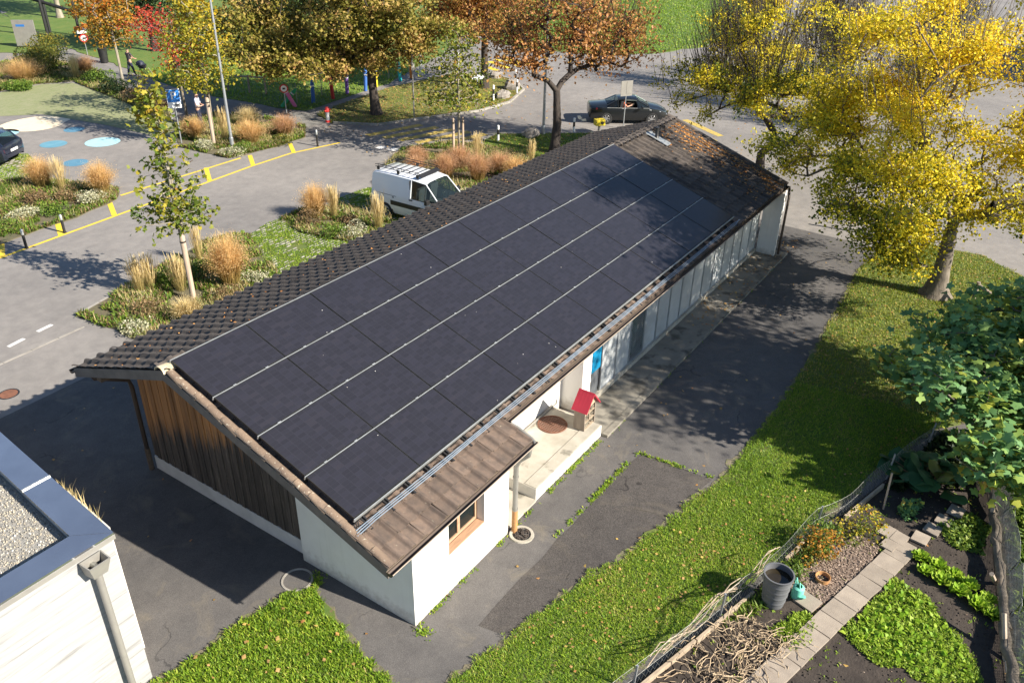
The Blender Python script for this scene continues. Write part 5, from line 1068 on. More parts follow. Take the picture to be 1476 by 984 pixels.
# dark blue hatchback, only its tail in the picture
hst = [(0, .62, .4, .7, .5, .84), (.07, .80, .3, .93, .64, 1.02), (.40, .86, .22, .95, .60, 1.37), (.75, .87, .22, .95, .58, 1.46), (1.45, .88, .22, .94, .58, 1.48), (2.15, .88, .22, .94, .58, 1.47), (2.55, .88, .22, .93, .58, 1.40), (3.25, .87, .22, .92, .72, 1.02), (3.75, .83, .25, .84, .62, .92), (4.08, .74, .3, .68, .5, .76), (4.2, .6, .4, .58, .4, .6)]
hat = Car('hatchback', 'dark blue hatchback parked on beige pavers at the left edge', 'car', (8.75, 31.75, 0), R(120), hst, 'car_navy', {(1, 4), (1, 5), (2, 3), (3, 3), (4, 3), (5, 3), (6, 3), (6, 4), (6, 5)}, 4.2).finish('glass_side')
hat.wheels((0.78, 3.36), 0.80, 0.315); L2 = 2.1
hat.pillar([(1, 4), (2, 4), (3, 4)], 0.035); hat.pillar([(6, 4), (7, 4)], 0.03); hat.pillar([(3, 4), (4, 4), (5, 4), (6, 4)], 0.022); hat.pillar([(4, 3), (4, 4)], 0.025); hat.pillar([(2, 3), (3, 3), (4, 3), (5, 3), (6, 3), (7, 3)], 0.012, 'black_plastic')
hat.patch('tail_lamp', [(0.02-L2, 2.2), (0.26-L2, 2.3), (0.26-L2, 3.0), (0.03-L2, 3.0)], 'tail_red', 0.008); hat.patch('headlight', [(3.75-L2, 2.3), (4.1-L2, 2.2), (4.1-L2, 2.9), (3.8-L2, 3.0)], 'lamp_clear')
for x in (1.2, 2.2): hat.patch('door_gap', [(x-0.006-L2, 0.4), (x+0.006-L2, 0.4), (x+0.006-L2, 2.98), (x-0.006-L2, 2.98)], 'black_plastic', 0.003)
b = MB(); b.box(-0.004-L2, 0.004-L2, -0.26, 0.26, 0.62, 0.73); b.build('number_plate', 'plate', hat.root)
for sg in (1, -1):
    b = MB(); b.obox((1.75-L2, sg*0.38, 0.9), ((1, 0, 0), (0, 1, 0), (0.2, 0, 1)), (0.08, 0.24, 0.38)); b.build('seat', 'seat_dark', hat.root)
# ---------------------------------------------------------------- people
def skin(name, pts, edges, mat, parent, lv=2):
    me = bpy.data.meshes.new(name); me.from_pydata([p[:3] for p in pts], edges, []); me.materials.append(MATS[mat]); o = obj(name, me, parent)
    m = o.modifiers.new('skin', 'SKIN'); m.use_smooth_shade = True
    for v, p in zip(me.skin_vertices[0].data, pts): v.radius = (p[3], p[4] if len(p) > 4 else p[3])
    me.skin_vertices[0].data[0].use_root = True; s = o.modifiers.new('sub', 'SUBSURF'); s.levels = s.render_levels = lv; return o
def person(label, loc, rz, shirt, trousers, hair, arms, height=1.75, legs=((0.09, 0.0), (-0.09, 0.05)), sit=False):
    r = thing('person', label, 'person', loc, rz); k = height/1.75; S3 = lambda P: [tuple(c*k for c in p) for p in P]
    hip = 0.92; c = S3([(0, 0, hip, .13, .10), (0, 0, 1.1, .14, .10), (0, 0.01, 1.32, .17, .11), (0, 0.01, 1.45, .10, .08), (0, 0.01, 1.52, .055), (0, 0.015, 1.60, .085, .095), (0, 0.02, 1.70, .08, .09)])
    E = [(i, i+1) for i in range(6)]; body = list(c); e = list(E)
    for sg, (el, wr, hd) in zip((1, -1), arms):
        n = len(body); body += S3([(sg*0.19, 0, 1.42, .055), (*el, .042), (*wr, .032), (*hd, .038)]); e += [(3, n), (n, n+1), (n+1, n+2), (n+2, n+3)]
    for sg, (lx, ly) in zip((1, -1), legs):
        n = len(body); body += S3([(sg*0.09, 0, 0.86, .085), (lx, ly*0.5+0.01, 0.48, .06), (lx, ly, 0.08, .045), (lx, ly+0.16, 0.035, .04)]); e += [(0, n), (n, n+1), (n+1, n+2), (n+2, n+3)]
    skin('body', body, e, 'skin', r)
    # five fingers per hand
    fb = MB()
    for sg, (el, wr, hd) in zip((1, -1), arms):
        d = (Vector(hd)-Vector(wr)).normalized(); s_ = d.cross(Vector((0, 0, 1))); s_ = s_.normalized() if s_.length > 0.1 else Vector((1, 0, 0))
        for q in range(5): a = Vector(hd)+s_*(q-2)*0.018; fb.tube([a*k, (a+d*0.04)*k, (a+d*(0.075 if q else 0.05)+Vector((0, 0, -0.012)))*k], 0.0085, 5)
    fb.build('fingers', 'skin', r, 50)
    sh = S3([(0, 0, hip-0.04, .145, .115), (0, 0, 1.1, .155, .115), (0, 0.01, 1.32, .185, .125), (0, 0.01, 1.46, .10, .085)]); e = [(0, 1), (1, 2), (2, 3)]
    for sg, (el, wr, hd) in zip((1, -1), arms):
        n = len(sh); mid = [el[i]*0.8+wr[i]*0.2 for i in range(3)]; sh += S3([(sg*0.19, 0, 1.42, .07), (*mid, .058)]); e += [(3, n), (n, n+1)]
    skin('shirt', sh, e, shirt, r)
    tr = S3([(0, 0, hip+0.04, .14, .11), (0, 0, 0.86, .145, .115)]); e = [(0, 1)]
    for sg, (lx, ly) in zip((1, -1), legs):
        n = len(tr); tr += S3([(sg*0.09, 0, 0.78, .10), (lx, ly*0.5+0.01, 0.48, .075), (lx, ly, 0.09, .06)]); e += [(1, n), (n, n+1), (n+1, n+2)]
    skin('trousers', tr, e, trousers, r)
    skin('hair', S3([(0, -0.01, 1.63, .088, .09), (0, 0.0, 1.71, .09, .098)]), [(0, 1)], hair, r)
    b = MB()
    for x in (-0.03, 0.03): b.lathe([(0.001, 0.0), (0.009, 0.0), (0.001, 0.009)], (x*k, 0.105*k, 1.645*k), 6, 'Y')
    b.build('eyes', 'hair_dark', r); b = MB(); b.add([(-0.012*k, 0.10*k, 1.645*k), (0.012*k, 0.10*k, 1.645*k), (0.014*k, 0.10*k, 1.605*k), (-0.014*k, 0.10*k, 1.605*k), (0, 0.128*k, 1.608*k)], [(0, 1, 4), (1, 2, 4), (2, 3, 4), (3, 0, 4)]); b.build('nose', 'skin', r)
    b = MB(); b.lathe([(0.001, 0), (0.02, 0.0), (0.001, 0.004)], (0, 0.102*k, 1.58*k), 8, 'Y'); b.build('mouth', 'red_paint', r)
    b = MB()
    for x in (-1, 1): b.lathe([(0.001, -0.008), (0.026, 0), (0.001, 0.012)], (x*0.084*k, 0.01*k, 1.63*k), 8, 'X')
    b.build('ears', 'skin', r); return r
person('standing man in pale lavender shirt and navy trousers behind the planting bed', (18.75, 28.5, 0.02), R(215), 'shirt_pale', 'trousers_navy', 'hair_dark', (((0.27, 0.04, 1.16), (0.16, 0.22, 1.10), (0.08, 0.28, 1.12)), ((-0.27, 0.04, 1.16), (-0.16, 0.22, 1.10), (-0.08, 0.28, 1.12))))
pp = person('walker in a dark coat pushing a pram on the shaded footpath', (23.6, 41.6, 0.02), R(-80), 'coat_dark', 'trousers_navy', 'hair_dark', (((0.25, 0.12, 1.15), (0.18, 0.36, 1.05), (0.16, 0.44, 1.05)), ((-0.25, 0.12, 1.15), (-0.18, 0.36, 1.05), (-0.16, 0.44, 1.05))), 1.72, ((0.09, 0.22), (-0.09, -0.18)))
pr = thing('pram', 'dark pram pushed along the shaded footpath', 'pram', (23.75, 40.65, 0.02), R(-80))
b = MB(); b.lathe([(0.001, 0), (0.20, 0.02), (0.26, 0.14), (0.27, 0.26), (0.24, 0.26), (0.22, 0.10), (0.001, 0.05)], (0, 0.1, 0.55), 16); b.build('basket', 'coat_dark', pr, 50)
b = MB(); b.lathe([(0.27, 0), (0.25, 0.14), (0.16, 0.24), (0.001, 0.28)], (0, -0.02, 0.80), 16); b.build('hood', 'trousers_navy', pr, 50)
for x in (-0.24, 0.24):
    for y in (-0.22, 0.38): b = MB(); b.lathe([(0.09, -0.02), (0.13, -0.02), (0.13, 0.02), (0.09, 0.02)], (x, y, 0.13), 16, 'X'); b.build('wheel', 'tyre', pr)
b = MB()
for x in (-0.2, 0.2): b.tube([(x, 0.38, 0.13), (x, 0, 0.6), (x, -0.42, 1.03)], 0.014, 6); b.tube([(x, -0.22, 0.13), (x, 0.1, 0.6)], 0.014, 6)
b.tube([(-0.2, -0.42, 1.03), (0.2, -0.42, 1.03)], 0.016, 6); b.build('frame', 'black_metal', pr)
# driver of the coupe: seated at the wheel, arm on the door
dv = thing('person', 'driver in an orange top sitting at the wheel of the dark coupe', 'person', (0, 0, 0)); dv.matrix_world = coupe.root.matrix_basis @ Matrix.Translation((1.95-2.18, -0.38, 0.0)) @ Matrix.Rotation(R(-90), 4, 'Z')
bd = [(0, 0.0, 0.62, .14, .11), (0, -0.04, 0.82, .14, .10), (0, -0.06, 1.0, .16, .10), (0, -0.05, 1.10, .08), (0, -0.04, 1.15, .05), (0, -0.02, 1.21, .075, .085), (0, -0.02, 1.27, .07, .08), (0.19, -0.04, 1.05, .05), (0.27, 0.12, 0.92, .04), (0.14, 0.38, 0.98, .034), (0.10, 0.44, 1.0, .036), (-0.19, -0.04, 1.05, .05), (-0.30, 0.10, 0.98, .04), (-0.16, 0.36, 1.0, .034), (-0.10, 0.43, 1.0, .036), (0.11, 0.36, 0.62, .075), (-0.11, 0.36, 0.62, .075), (0.11, 0.62, 0.36, .05), (-0.11, 0.62, 0.36, .05)]
skin('body', bd, [(0, 1), (1, 2), (2, 3), (3, 4), (4, 5), (5, 6), (3, 7), (7, 8), (8, 9), (9, 10), (3, 11), (11, 12), (12, 13), (13, 14), (0, 15), (0, 16), (15, 17), (16, 18)], 'skin', dv)
skin('top', [(0, 0.0, 0.62, .155, .125), (0, -0.04, 0.82, .155, .115), (0, -0.06, 1.0, .18, .115), (0, -0.05, 1.10, .085), (0.19, -0.04, 1.05, .066), (0.26, 0.10, 0.93, .056), (-0.19, -0.04, 1.05, .066), (-0.29, 0.09, 0.98, .056)], [(0, 1), (1, 2), (2, 3), (3, 4), (4, 5), (3, 6), (6, 7)], 'cloth_orange', dv)
skin('hair', [(0, -0.04, 1.23, .078, .08), (0, -0.03, 1.29, .08, .088)], [(0, 1)], 'hair_dark', dv)
b = MB()
for hx_ in (0.10, -0.10):
    for q in range(5): b.tube([(hx_+(q-2)*0.017, 0.45, 1.0), (hx_+(q-2)*0.017, 0.49, 1.005), (hx_+(q-2)*0.017, 0.505, 0.98)], 0.0085, 5)
b.build('fingers', 'skin', dv, 50); b = MB(); b.tube([(0.17*math.cos(t), 0.47+0.05*math.sin(t), 0.95+0.16*math.sin(t)) for t in np.linspace(0, 6.28, 18)], 0.014, 6, False); st_ = b.build('steering_wheel', 'black_plastic', coupe.root); st_.matrix_local = Matrix.Translation((1.95-2.18, -0.38, 0.0)) @ Matrix.Rotation(R(-90), 4, 'Z')
# ---------------------------------------------------------------- street furniture
def pole(parent, name, h, r, mat='galv', z0=0.0, x=0, y=0, r2=None):
    b = MB(); b.lathe([(r, z0), (r2 or r, h), (0.001, h)], (x, y, 0), 12); return b.build(name, mat, parent, 40)
def lamp_post(label, x, y, h):
    t = thing('street_lamp', label, 'street lamp', (x, y, 0)); pole(t, 'pole', h, 0.075, 'galv', 0, 0, 0, 0.045); b = MB(); b.lathe([(0.10, 0.0), (0.10, 0.5), (0.085, 0.52)], (0, 0, 0), 12); b.build('base', 'galv', t)
    b = MB(); b.tube([(0, 0, h-0.05), (0.3, -0.2, h+0.12), (0.8, -0.5, h+0.15)], 0.03, 8); b.build('arm', 'galv', t, 40); b = MB(); b.obox((1.0, -0.62, h+0.15), ((0.85, -0.53, 0), (0.53, 0.85, 0), (0, 0, 1)), (0.32, 0.12, 0.05)); b.build('lamp_head', 'zinc_grey', t); return t
lamp_post('tall grey street lamp rising from the bed beside the parking sign', 17.3, 24.23, 8.5); lamp_post('grey street lamp beside the rust coloured tree', 28.61, 13.3, 8.5)
def bollard(label, x, y, h, kind, group=None):
    t = thing('bollard', label, 'bollard', (x, y, 0.0), 0, group); r = 0.06 if kind != 'steel' else 0.05
    if kind == 'bw':
        b = MB(); b.lathe([(r, 0), (r, h*0.45)], n=14); b.build('foot', 'white_plastic', t, 40); b = MB(); b.lathe([(r*1.03, h*0.45), (r*1.03, h*0.75)], n=14); b.build('band', 'black_plastic', t, 40)
        b = MB(); b.lathe([(r, h*0.75), (r, h*0.97), (r*0.6, h), (0.001, h)], n=14); b.build('head', 'white_plastic', t, 40)
    elif kind == 'rw':
        for i in range(6): b = MB(); b.lathe([(r, h*i/6), (r*0.97, h*(i+1)/6)]+([(0.001, h)] if i == 5 else []), n=14); b.build('ring', 'red_paint' if i in (2, 4) else ('white_plastic' if i in (3,) else 'zinc_grey'), t, 40)
    else:
        b = MB(); b.lathe([(r*1.5, 0), (r*1.5, 0.02), (r, 0.025), (r, h*0.72)], n=14); b.build('post', 'black_metal', t, 40); b = MB(); b.lathe([(r*1.02, h*0.72), (r*1.02, h*0.96), (r*0.6, h), (0.001, h)], n=14); b.build('reflector', 'alu', t, 40)
    return t
G1 = 'black and white bollards at the junction'
bollard('black and white bollard farthest right on the dry lawn tip', 37.3, 20.9, 0.95, 'bw', G1); bollard('black and white bollard at the kerb near the right boulder', 35.35, 19.5, 0.95, 'bw', G1)
bollard('black and white bollard left of the rounded boulder on the dry lawn', 32.91, 19.56, 0.95, 'bw', G1); bollard('black and white bollard at the left tip of the small roadside lawn', 26.16, 14.49, 0.85, 'bw', G1); bollard('black and white bollard right of the rust coloured tree', 29.83, 12.16, 0.85, 'bw', G1); bollard('white bollard half hidden behind the young tree by the far road', 40.0, 27.6, 0.8, 'bw', G1)
G2 = 'dark steel bollards along the yellow line'
bollard('dark steel bollard nearest the left edge on the yellow line', 4.84, 20.31, 0.72, 'steel', G2); bollard('dark steel bollard beside the second yellow bar', 6.44, 20.57, 0.72, 'steel', G2); bollard('dark steel bollard at the far end of the yellow line', 20.0, 21.13, 0.82, 'steel', G2)
bollard('red and white striped bollard at the end of the yard path', 24.71, -3.53, 1.0, 'rw')
b5 = bollard('white topped bollard behind the far roof corner', 25.3, -0.6, 0.9, 'bw')
# boulders
def boulder(label, x, y, sx, sy, sz, seed):
    r = np.random.default_rng(seed); b = MB(); n = 10; vs = []; fs = []
    for i in range(6):
        ph_ = (i+0.5)/6*math.pi/2*1.15
        for k in range(n): t = 6.2832*k/n; q = 1+r.normal(0, 0.13); vs.append((sx*math.sin(math.pi/2-ph_+0.35)*math.cos(t)*q, sy*math.sin(math.pi/2-ph_+0.35)*math.sin(t)*q, sz*(1-math.cos(ph_))*0+sz*math.sin(ph_)*(1+r.normal(0, 0.06))-0.08))
    for i in range(5):
        for k in range(n): fs.append((i*n+k, i*n+(k+1) % n, (i+1)*n+(k+1) % n, (i+1)*n+k))
    fs.append(tuple(5*n+k for k in range(n))); b.add(vs, fs); o = b.build('boulder', 'stone'); o.location = (x, y, 0.05); return tag(o, label, 'boulder', 'boulders at the junction')
boulder('pointed dark boulder between two bollards on the dry lawn', 36.1, 20.35, 0.55, 0.48, 0.65, 1); boulder('rounded pale boulder on the dry lawn', 33.9, 19.55, 0.55, 0.42, 0.48, 2); boulder('grey boulder beside the street lamp on the roadside lawn', 27.9, 13.6, 0.55, 0.42, 0.5, 4); boulder('pale boulder behind the trunk of the far brown tree', 38.0, 23.0, 0.5, 0.4, 0.5, 5)
# signs
def sign_text(s, size, mat, parent, loc, rot, name='lettering'):
    c = bpy.data.curves.new(name, 'FONT'); c.body = s; c.size = size; c.align_x = 'CENTER'; c.align_y = 'CENTER'; c.extrude = 0.002; c.offset = 0.006
    o = bpy.data.objects.new(name, c); COL.objects.link(o); dg_ = bpy.context.evaluated_depsgraph_get(); me = bpy.data.meshes.new_from_object(o.evaluated_get(dg_)); bpy.data.objects.remove(o)
    me.materials.append(MATS[mat]); o = obj(name, me, parent); o.location = loc; o.rotation_euler = rot; return o
# local sign frame: the face looks along local -Y
ps = thing('parking_sign', 'blue parking sign with white P and plates on a grey pole', 'sign', (16.24, 26.74, 0), R(-32)); pole(ps, 'pole', 2.5, 0.03)
b = MB(); b.box(-0.31, 0.31, -0.055, -0.035, 1.75, 2.66); b.build('plate', 'white_plastic', ps); b = MB(); b.box(-0.285, 0.285, -0.062, -0.056, 2.04, 2.63); b.build('field', 'sign_blue', ps); sign_text('P', 0.52, 'white_plastic', ps, (0, -0.066, 2.335), (R(90), 0, 0))
b = MB(); b.box(0.02, 0.24, -0.062, -0.056, 1.80, 1.95); b.build('pictogram', 'barrel_grey', ps); b = MB(); b.box(-0.27, -0.02, 0.03, 0.045, 1.20, 1.72); b.build('back_plate', 'zinc_grey', ps)
def round_sign(label, x, y, rz, h, r, plate=True):
    t = thing('road_sign', label, 'sign', (x, y, 0), rz); pole(t, 'pole', h+r, 0.028); b = MB(); b.lathe([(0.001, -0.05), (r, -0.05), (r, -0.035)], (0, 0, h), 22, 'Y'); b.build('ring', 'red_paint', t); b = MB(); b.lathe([(0.001, -0.056), (r*0.70, -0.056), (r*0.70, -0.051)], (0, 0, h), 22, 'Y'); b.build('face', 'white_plastic', t)
    b = MB(); b.box(-r*0.3, r*0.3, -0.062, -0.057, h-r*0.2, h+r*0.2); b.build('pictogram', 'black_plastic', t)
    if plate: b = MB(); b.box(-r*1.2, r*0.9, -0.05, -0.035, h+r*1.1, h+r*1.8); b.build('plate', 'white_plastic', t)
    return t
round_sign('round red rimmed sign on a thin pole before the coloured posts', 23.44, 27.09, R(-40), 1.35, 0.24, False); round_sign('round red rimmed sign with white plate beside the park path', 25.37, 49.33, R(-40), 1.25, 0.28)
t = thing('road_sign', 'grey back of a square road sign in front of the dark coupe', 'sign', (32.4, 10.55, 0), R(-35)); pole(t, 'pole', 2.5, 0.03); b = MB(); b.box(-0.34, 0.34, -0.05, -0.03, 1.75, 2.55); b.build('plate', 'zinc_grey', t); b = MB(); b.box(-0.02, 0.3, -0.06, -0.051, 1.85, 2.5); b.build('stiffener', 'zinc_grey', t)
t = thing('direction_sign', 'white direction arrow sign on a pole at the dry lawn', 'sign', (31.5, 19.72, 0), R(-35)); pole(t, 'pole', 1.9, 0.03); b = MB(); b.add([(-0.42, -0.05, 1.5), (0.28, -0.05, 1.5), (0.42, -0.05, 1.62), (0.28, -0.05, 1.74), (-0.42, -0.05, 1.74)] + [(-0.42, -0.03, 1.5), (0.28, -0.03, 1.5), (0.42, -0.03, 1.62), (0.28, -0.03, 1.74), (-0.42, -0.03, 1.74)], [(0, 1, 2, 3, 4), (9, 8, 7, 6, 5), (0, 5, 6, 1), (1, 6, 7, 2), (2, 7, 8, 3), (3, 8, 9, 4), (4, 9, 5, 0)]); b.build('arrow_board', 'white_plastic', t)
t = thing('sign_post', 'bare dark sign post at the kerb of the dry lawn', 'post', (26.96, 20.74, 0)); pole(t, 'pole', 4.1, 0.04, 'zinc_grey'); b = MB(); b.box(-0.12, 0.12, -0.06, -0.04, 2.6, 3.0); b.build('plate', 'zinc_grey', t)
t = thing('info_sign', 'small blue sign on a pole half hidden in the tree beyond the roof', 'sign', (43.8, 4.84, 0), R(-35)); pole(t, 'pole', 2.6, 0.03); b = MB(); b.box(-0.35, 0.35, -0.05, -0.03, 1.6, 2.1); b.build('plate', 'sign_blue', t); b = MB(); b.box(-0.4, 0.4, -0.05, -0.03, 2.3, 2.5); b.build('upper_plate', 'cyan_panel', t)
t = thing('yellow_box', 'yellow box with a dark slot at the edge of the roadside lawn', 'box', (30.85, 11.2, 0.06), R(-35)); b = MB(); b.box(-0.26, 0.26, -0.18, 0.18, 0.35, 0.66); o = b.build('housing', 'yellow_paint', t); b = MB(); b.lathe([(0.001, 0), (0.09, 0)], (0.08, -0.185, 0.5), 14, 'Y'); b.build('opening', 'black_plastic', t); b = MB(); b.box(-0.05, 0.05, -0.05, 0.05, 0, 0.35); b.build('foot', 'zinc_grey', t)
hy = thing('hydrant', 'red topped grey fire hydrant beside the oak lawn', 'hydrant', (23.52, 23.93, 0)); b = MB(); b.lathe([(0.14, 0), (0.14, 0.08), (0.10, 0.10)], n=14); b.build('base', 'red_paint', hy); b = MB(); b.lathe([(0.10, 0.10), (0.10, 0.55)], n=14); b.build('barrel', 'plinth_paint', hy, 40); b = MB(); b.lathe([(0.13, 0.55), (0.13, 0.72), (0.08, 0.80), (0.001, 0.82)], n=14); b.tube([(-0.2, 0, 0.62), (0.2, 0, 0.62)], 0.05, 10); b.build('head', 'red_paint', hy, 40)
# coloured wooden posts by the footpath
cp = [(24.1, 28.2, 'bright_green', 0.75, 'green post leaning left of the pink one by the footpath'), (24.6, 27.6, 'pink', -0.45, 'pink post leaning right by the footpath'), (25.9, 27.5, 'cobalt', 0.02, 'blue post beside the red one by the footpath'), (27.3, 27.3, 'red_paint', -0.06, 'red post by the footpath'), (28.7, 27.5, 'violet', 0.03, 'violet post by the footpath'), (30.0, 27.2, 'cobalt', 0.05, 'bright blue post between violet and yellow posts'), (31.2, 27.4, 'yellow_paint', 0.0, 'yellow post behind the oak trunk'), (33.4, 27.3, 'cyan', -0.08, 'turquoise post right of the oak trunk'), (34.5, 27.3, 'orange_paint', 0.0, 'orange post right of the turquoise post'), (35.6, 27.4, 'white_plastic', 0.0, 'white post at the end of the coloured row')]
for x, y, m_, ln, lb in cp:
    t = thing('coloured_post', lb, 'post', (x, y, 0.02), R(-35), 'coloured posts along the footpath'); t.rotation_euler = (0, ln, R(-35)); b = MB(); b.lathe([(0.11, 0), (0.11, 1.15)], n=12); b.build('shaft', m_, t, 40); b = MB(); b.lathe([(0.11, 1.15), (0.05, 1.32), (0.001, 1.38)], n=12); b.build('tip', m_, t); b = MB(); b.lathe([(0.115, 0.95), (0.115, 1.02)], n=12); b.build('band', 'white_plastic', t)
for i in range(6): t = thing('fence_post', 'thin grey fence post behind the coloured posts, %s from the left' % ('first', 'second', 'third', 'fourth', 'fifth', 'sixth')[i], 'post', (25.2+i*2.0, 28.1, 0), 0, 'thin fence posts behind the coloured posts'); pole(t, 'pole', 1.2, 0.025, 'zinc_grey'); b = MB(); b.lathe([(0.03, 1.2), (0.001, 1.23)], n=8); b.build('cap', 'zinc_grey', t)
# wooden posts with rail in the park and by the golden tree
def wood_fence(label, pts, h, rail=True, r=0.06):
    t = thing('wooden_fence', label, 'fence', (*pts[0], 0.0))
    ox, oy = pts[0]
    for x, y in pts: b = MB(); b.tube([(x-ox, y-oy, -0.05), (x-ox, y-oy, h)], r, 8); b.build('post', 'wood_grey', t, 40)
    if rail:
        for (xa, ya), (xb, yb) in zip(pts, pts[1:]): b = MB(); b.bar((xa-ox, ya-oy, h-0.10), (xb-ox, yb-oy, h-0.10), 0.09, 0.09); b.build('rail', 'wood_grey', t)
    return t
wood_fence('grey wooden posts with a rail standing in the park grass', [(24.6, 33.4), (25.2, 32.2), (25.6, 31.2)], 1.1); wood_fence('weathered wooden rail fence on the lawn behind the fig', [(20.47, -8.55), (18.6, -10.2), (16.6, -11.9)], 0.85)
# playground corner at the top left
pf = thing('play_frame', 'black timber play frame with slanting beam in the park', 'play frame', (27.5, 58.0, 0))
for x, y in ((0, 0), (1.2, 1.8), (2.0, -1.0)): b = MB(); b.tube([(x, y, 0), (x+0.1, y+0.2, 4.2)], 0.11, 8); b.build('post', 'black_metal', pf, 40)
b = MB(); b.tube([(-1.0, 3.2, 3.3), (1.6, -3.0, 1.8)], 0.13, 8); b.build('beam', 'black_metal', pf, 40)
nbp = thing('notice_board', 'grey notice board panel beside black railing in the park', 'board', (24.6, 55.6, 0), R(-50)); b = MB(); b.box(-0.75, 0.75, -0.06, 0.06, 0.1, 1.9); b.build('panel', 'zinc_grey', nbp); b = MB(); b.box(-0.5, 0.1, -0.066, -0.061, 1.45, 1.6); b.build('print', 'sign_blue', nbp)
rl = thing('railing', 'black metal railing descending beside the notice board', 'railing', (24.8, 53.9, 0)); b = MB(); b.tube([(0, 0.4, 1.15), (0.3, -2.6, 1.0)], 0.03, 6); b.build('handrail', 'black_metal', rl)
for i in range(10): b = MB(); y = 0.3-i*0.31; b.tube([(0.03*i, y, 0), (0.03*i, y, 1.12-0.014*i)], 0.018, 5); b.build('baluster', 'black_metal', rl)
sw = thing('spring_rocker', 'orange and white play rocker on the sunny park lawn', 'rocker', (29.5, 56.5, 0), 0.6); b = MB(); b.lathe([(0.12, 0), (0.12, 0.35)], n=10); b.build('spring', 'black_metal', sw); b = MB(); b.obox((0, 0, 0.5), ((1, 0, 0.15), (0, 1, 0), (0, 0, 1)), (0.75, 0.16, 0.05)); b.build('plank', 'white_plastic', sw)
for s in (-1, 1): b = MB(); b.obox((s*0.62, 0, 0.68), ((1, 0, 0), (0, 1, 0), (0, 0, 1)), (0.2, 0.25, 0.18)); b.build('seat', 'orange_paint', sw)
bn_ = thing('litter_bin', 'dark litter bin beside the park path under the orange tree', 'bin', (24.9, 46.6, 0)); b = MB(); b.lathe([(0.26, 0.05), (0.30, 0.9), (0.28, 0.92), (0.24, 0.3)], n=16); b.build('body', 'black_metal', bn_, 40); b = MB(); b.lathe([(0.31, 0.90), (0.31, 0.97), (0.2, 1.0)], n=16); b.build('rim', 'black_plastic', bn_, 40)
# white flat-topped tent-like van edge at far left is another building corner
lb_ = thing('white_building', 'white walled building corner with dark gutter at far upper left', 'building', (16.0, 60, 0)); b = MB(); b.box(-6, 4.2, -3.0, 6, 0, 3.2); b.build('wall', 'white_render', lb_); b = MB(); b.box(-6.3, 4.6, -3.4, 6.3, 3.2, 3.4); b.build('roof', 'gutter_brown', lb_); b = MB(); b.tube([(4.3, -3.1, 3.2), (4.3, -3.1, 0)], 0.06, 8); b.build('downpipe', 'gutter_brown', lb_)
# ---------------------------------------------------------------- garden
def wire_panel(name, pts, h, sp, t, lean=0.0, mat='wire', parent=None, sag=0.03):
    """diamond wire netting along a ground polyline"""
    P = [Vector((x, y, 0)) for x, y in pts]; seg = [(P[i+1]-P[i]).length for i in range(len(P)-1)]; tot = sum(seg); r = random.Random(int(tot*100))
    def at(u, z):
        u = max(0, min(tot-1e-6, u)); i = 0
        while u > seg[i]: u -= seg[i]; i += 1
        d = (P[i+1]-P[i]).normalized(); q = P[i]+d*u; n = Vector((-d.y, d.x, 0)); w = math.sin(u*2.1+i)*sag
        return q+n*(w*z/h+lean*z)+Vector((0, 0, z*(1+0.05*math.sin(u*3.3+i*2))+0.02))
    b = MB(); n = int(tot/sp)
    for i in range(n):
        for s in (1, -1):
            u0 = i*sp; K = 3; last = None
            for k in range(K+1):
                z = h*k/K; p = at(u0+s*z*0.6, z)
                if last is not None and (p-last).length > 0.01: b.bar(last, p, t, t)
                last = p
    for z in (0.02, h*0.5, h):
        b.tube([at(u, z) for u in np.arange(0, tot, 0.35)], t*0.7, 4)
    return b.build(name, mat, parent), at
fl = [(-0.6, -5.75), (0.3, -5.98), (1.0, -6.16), (4.0, -6.97), (6.64, -7.5), (7.4, -7.84), (9.34, -8.36), (11.6, -8.98)]
gf = thing('garden_fence', 'low wire netting fence between lawn and vegetable garden', 'fence', (0, 0, 0))
o, _ = wire_panel('netting', fl, 0.60, 0.12, 0.0035, 0.0, 'wire', gf); o['kind'] = 'stuff'
for x, y, h in ((0.75, -6.10, 0.66), (3.1, -6.73, 0.68), (6.64, -7.5, 0.66), (9.34, -8.36, 0.74), (11.3, -8.9, 0.7)):
    b = MB(); b.bar((x, y, 0), (x+0.03, y-0.02, h), 0.035, 0.035, (1, 0, 0)); b.build('post', 'galv', gf)
for a_, b_ in (((0.2, -6.02), (2.3, -6.58)), ((2.32, -6.60), (4.05, -7.05)), ((5.3, -7.28), (6.0, -7.42)), ((7.3, -7.92), (8.95, -8.36))):
    b = MB(); b.bar((*a_, 0.07), (*b_, 0.07), 0.05, 0.14); b.build('edge_board', 'wood_board', gf)
b = MB(); hr = random.Random(12)
for k in range(5): b.tube([(1.0+i*0.35+0.5*k*0.3, -6.16-i*0.085-0.08*k*0.3+hr.gauss(0, 0.03), 0.42+0.16*math.sin(i*1.1+k)+hr.gauss(0, 0.03)) for i in range(11)], 0.010, 5)
b.build('climbing_stem', 'wood_board', gf)
nf = thing('net_fence', 'leaning grey wire net on wooden stakes at the right edge', 'fence', (0, 0, 0))
nl_ = [(3.4, -11.75), (4.7, -11.42), (6.2, -11.15), (7.4, -10.93), (9.2, -10.62), (10.8, -10.30)]
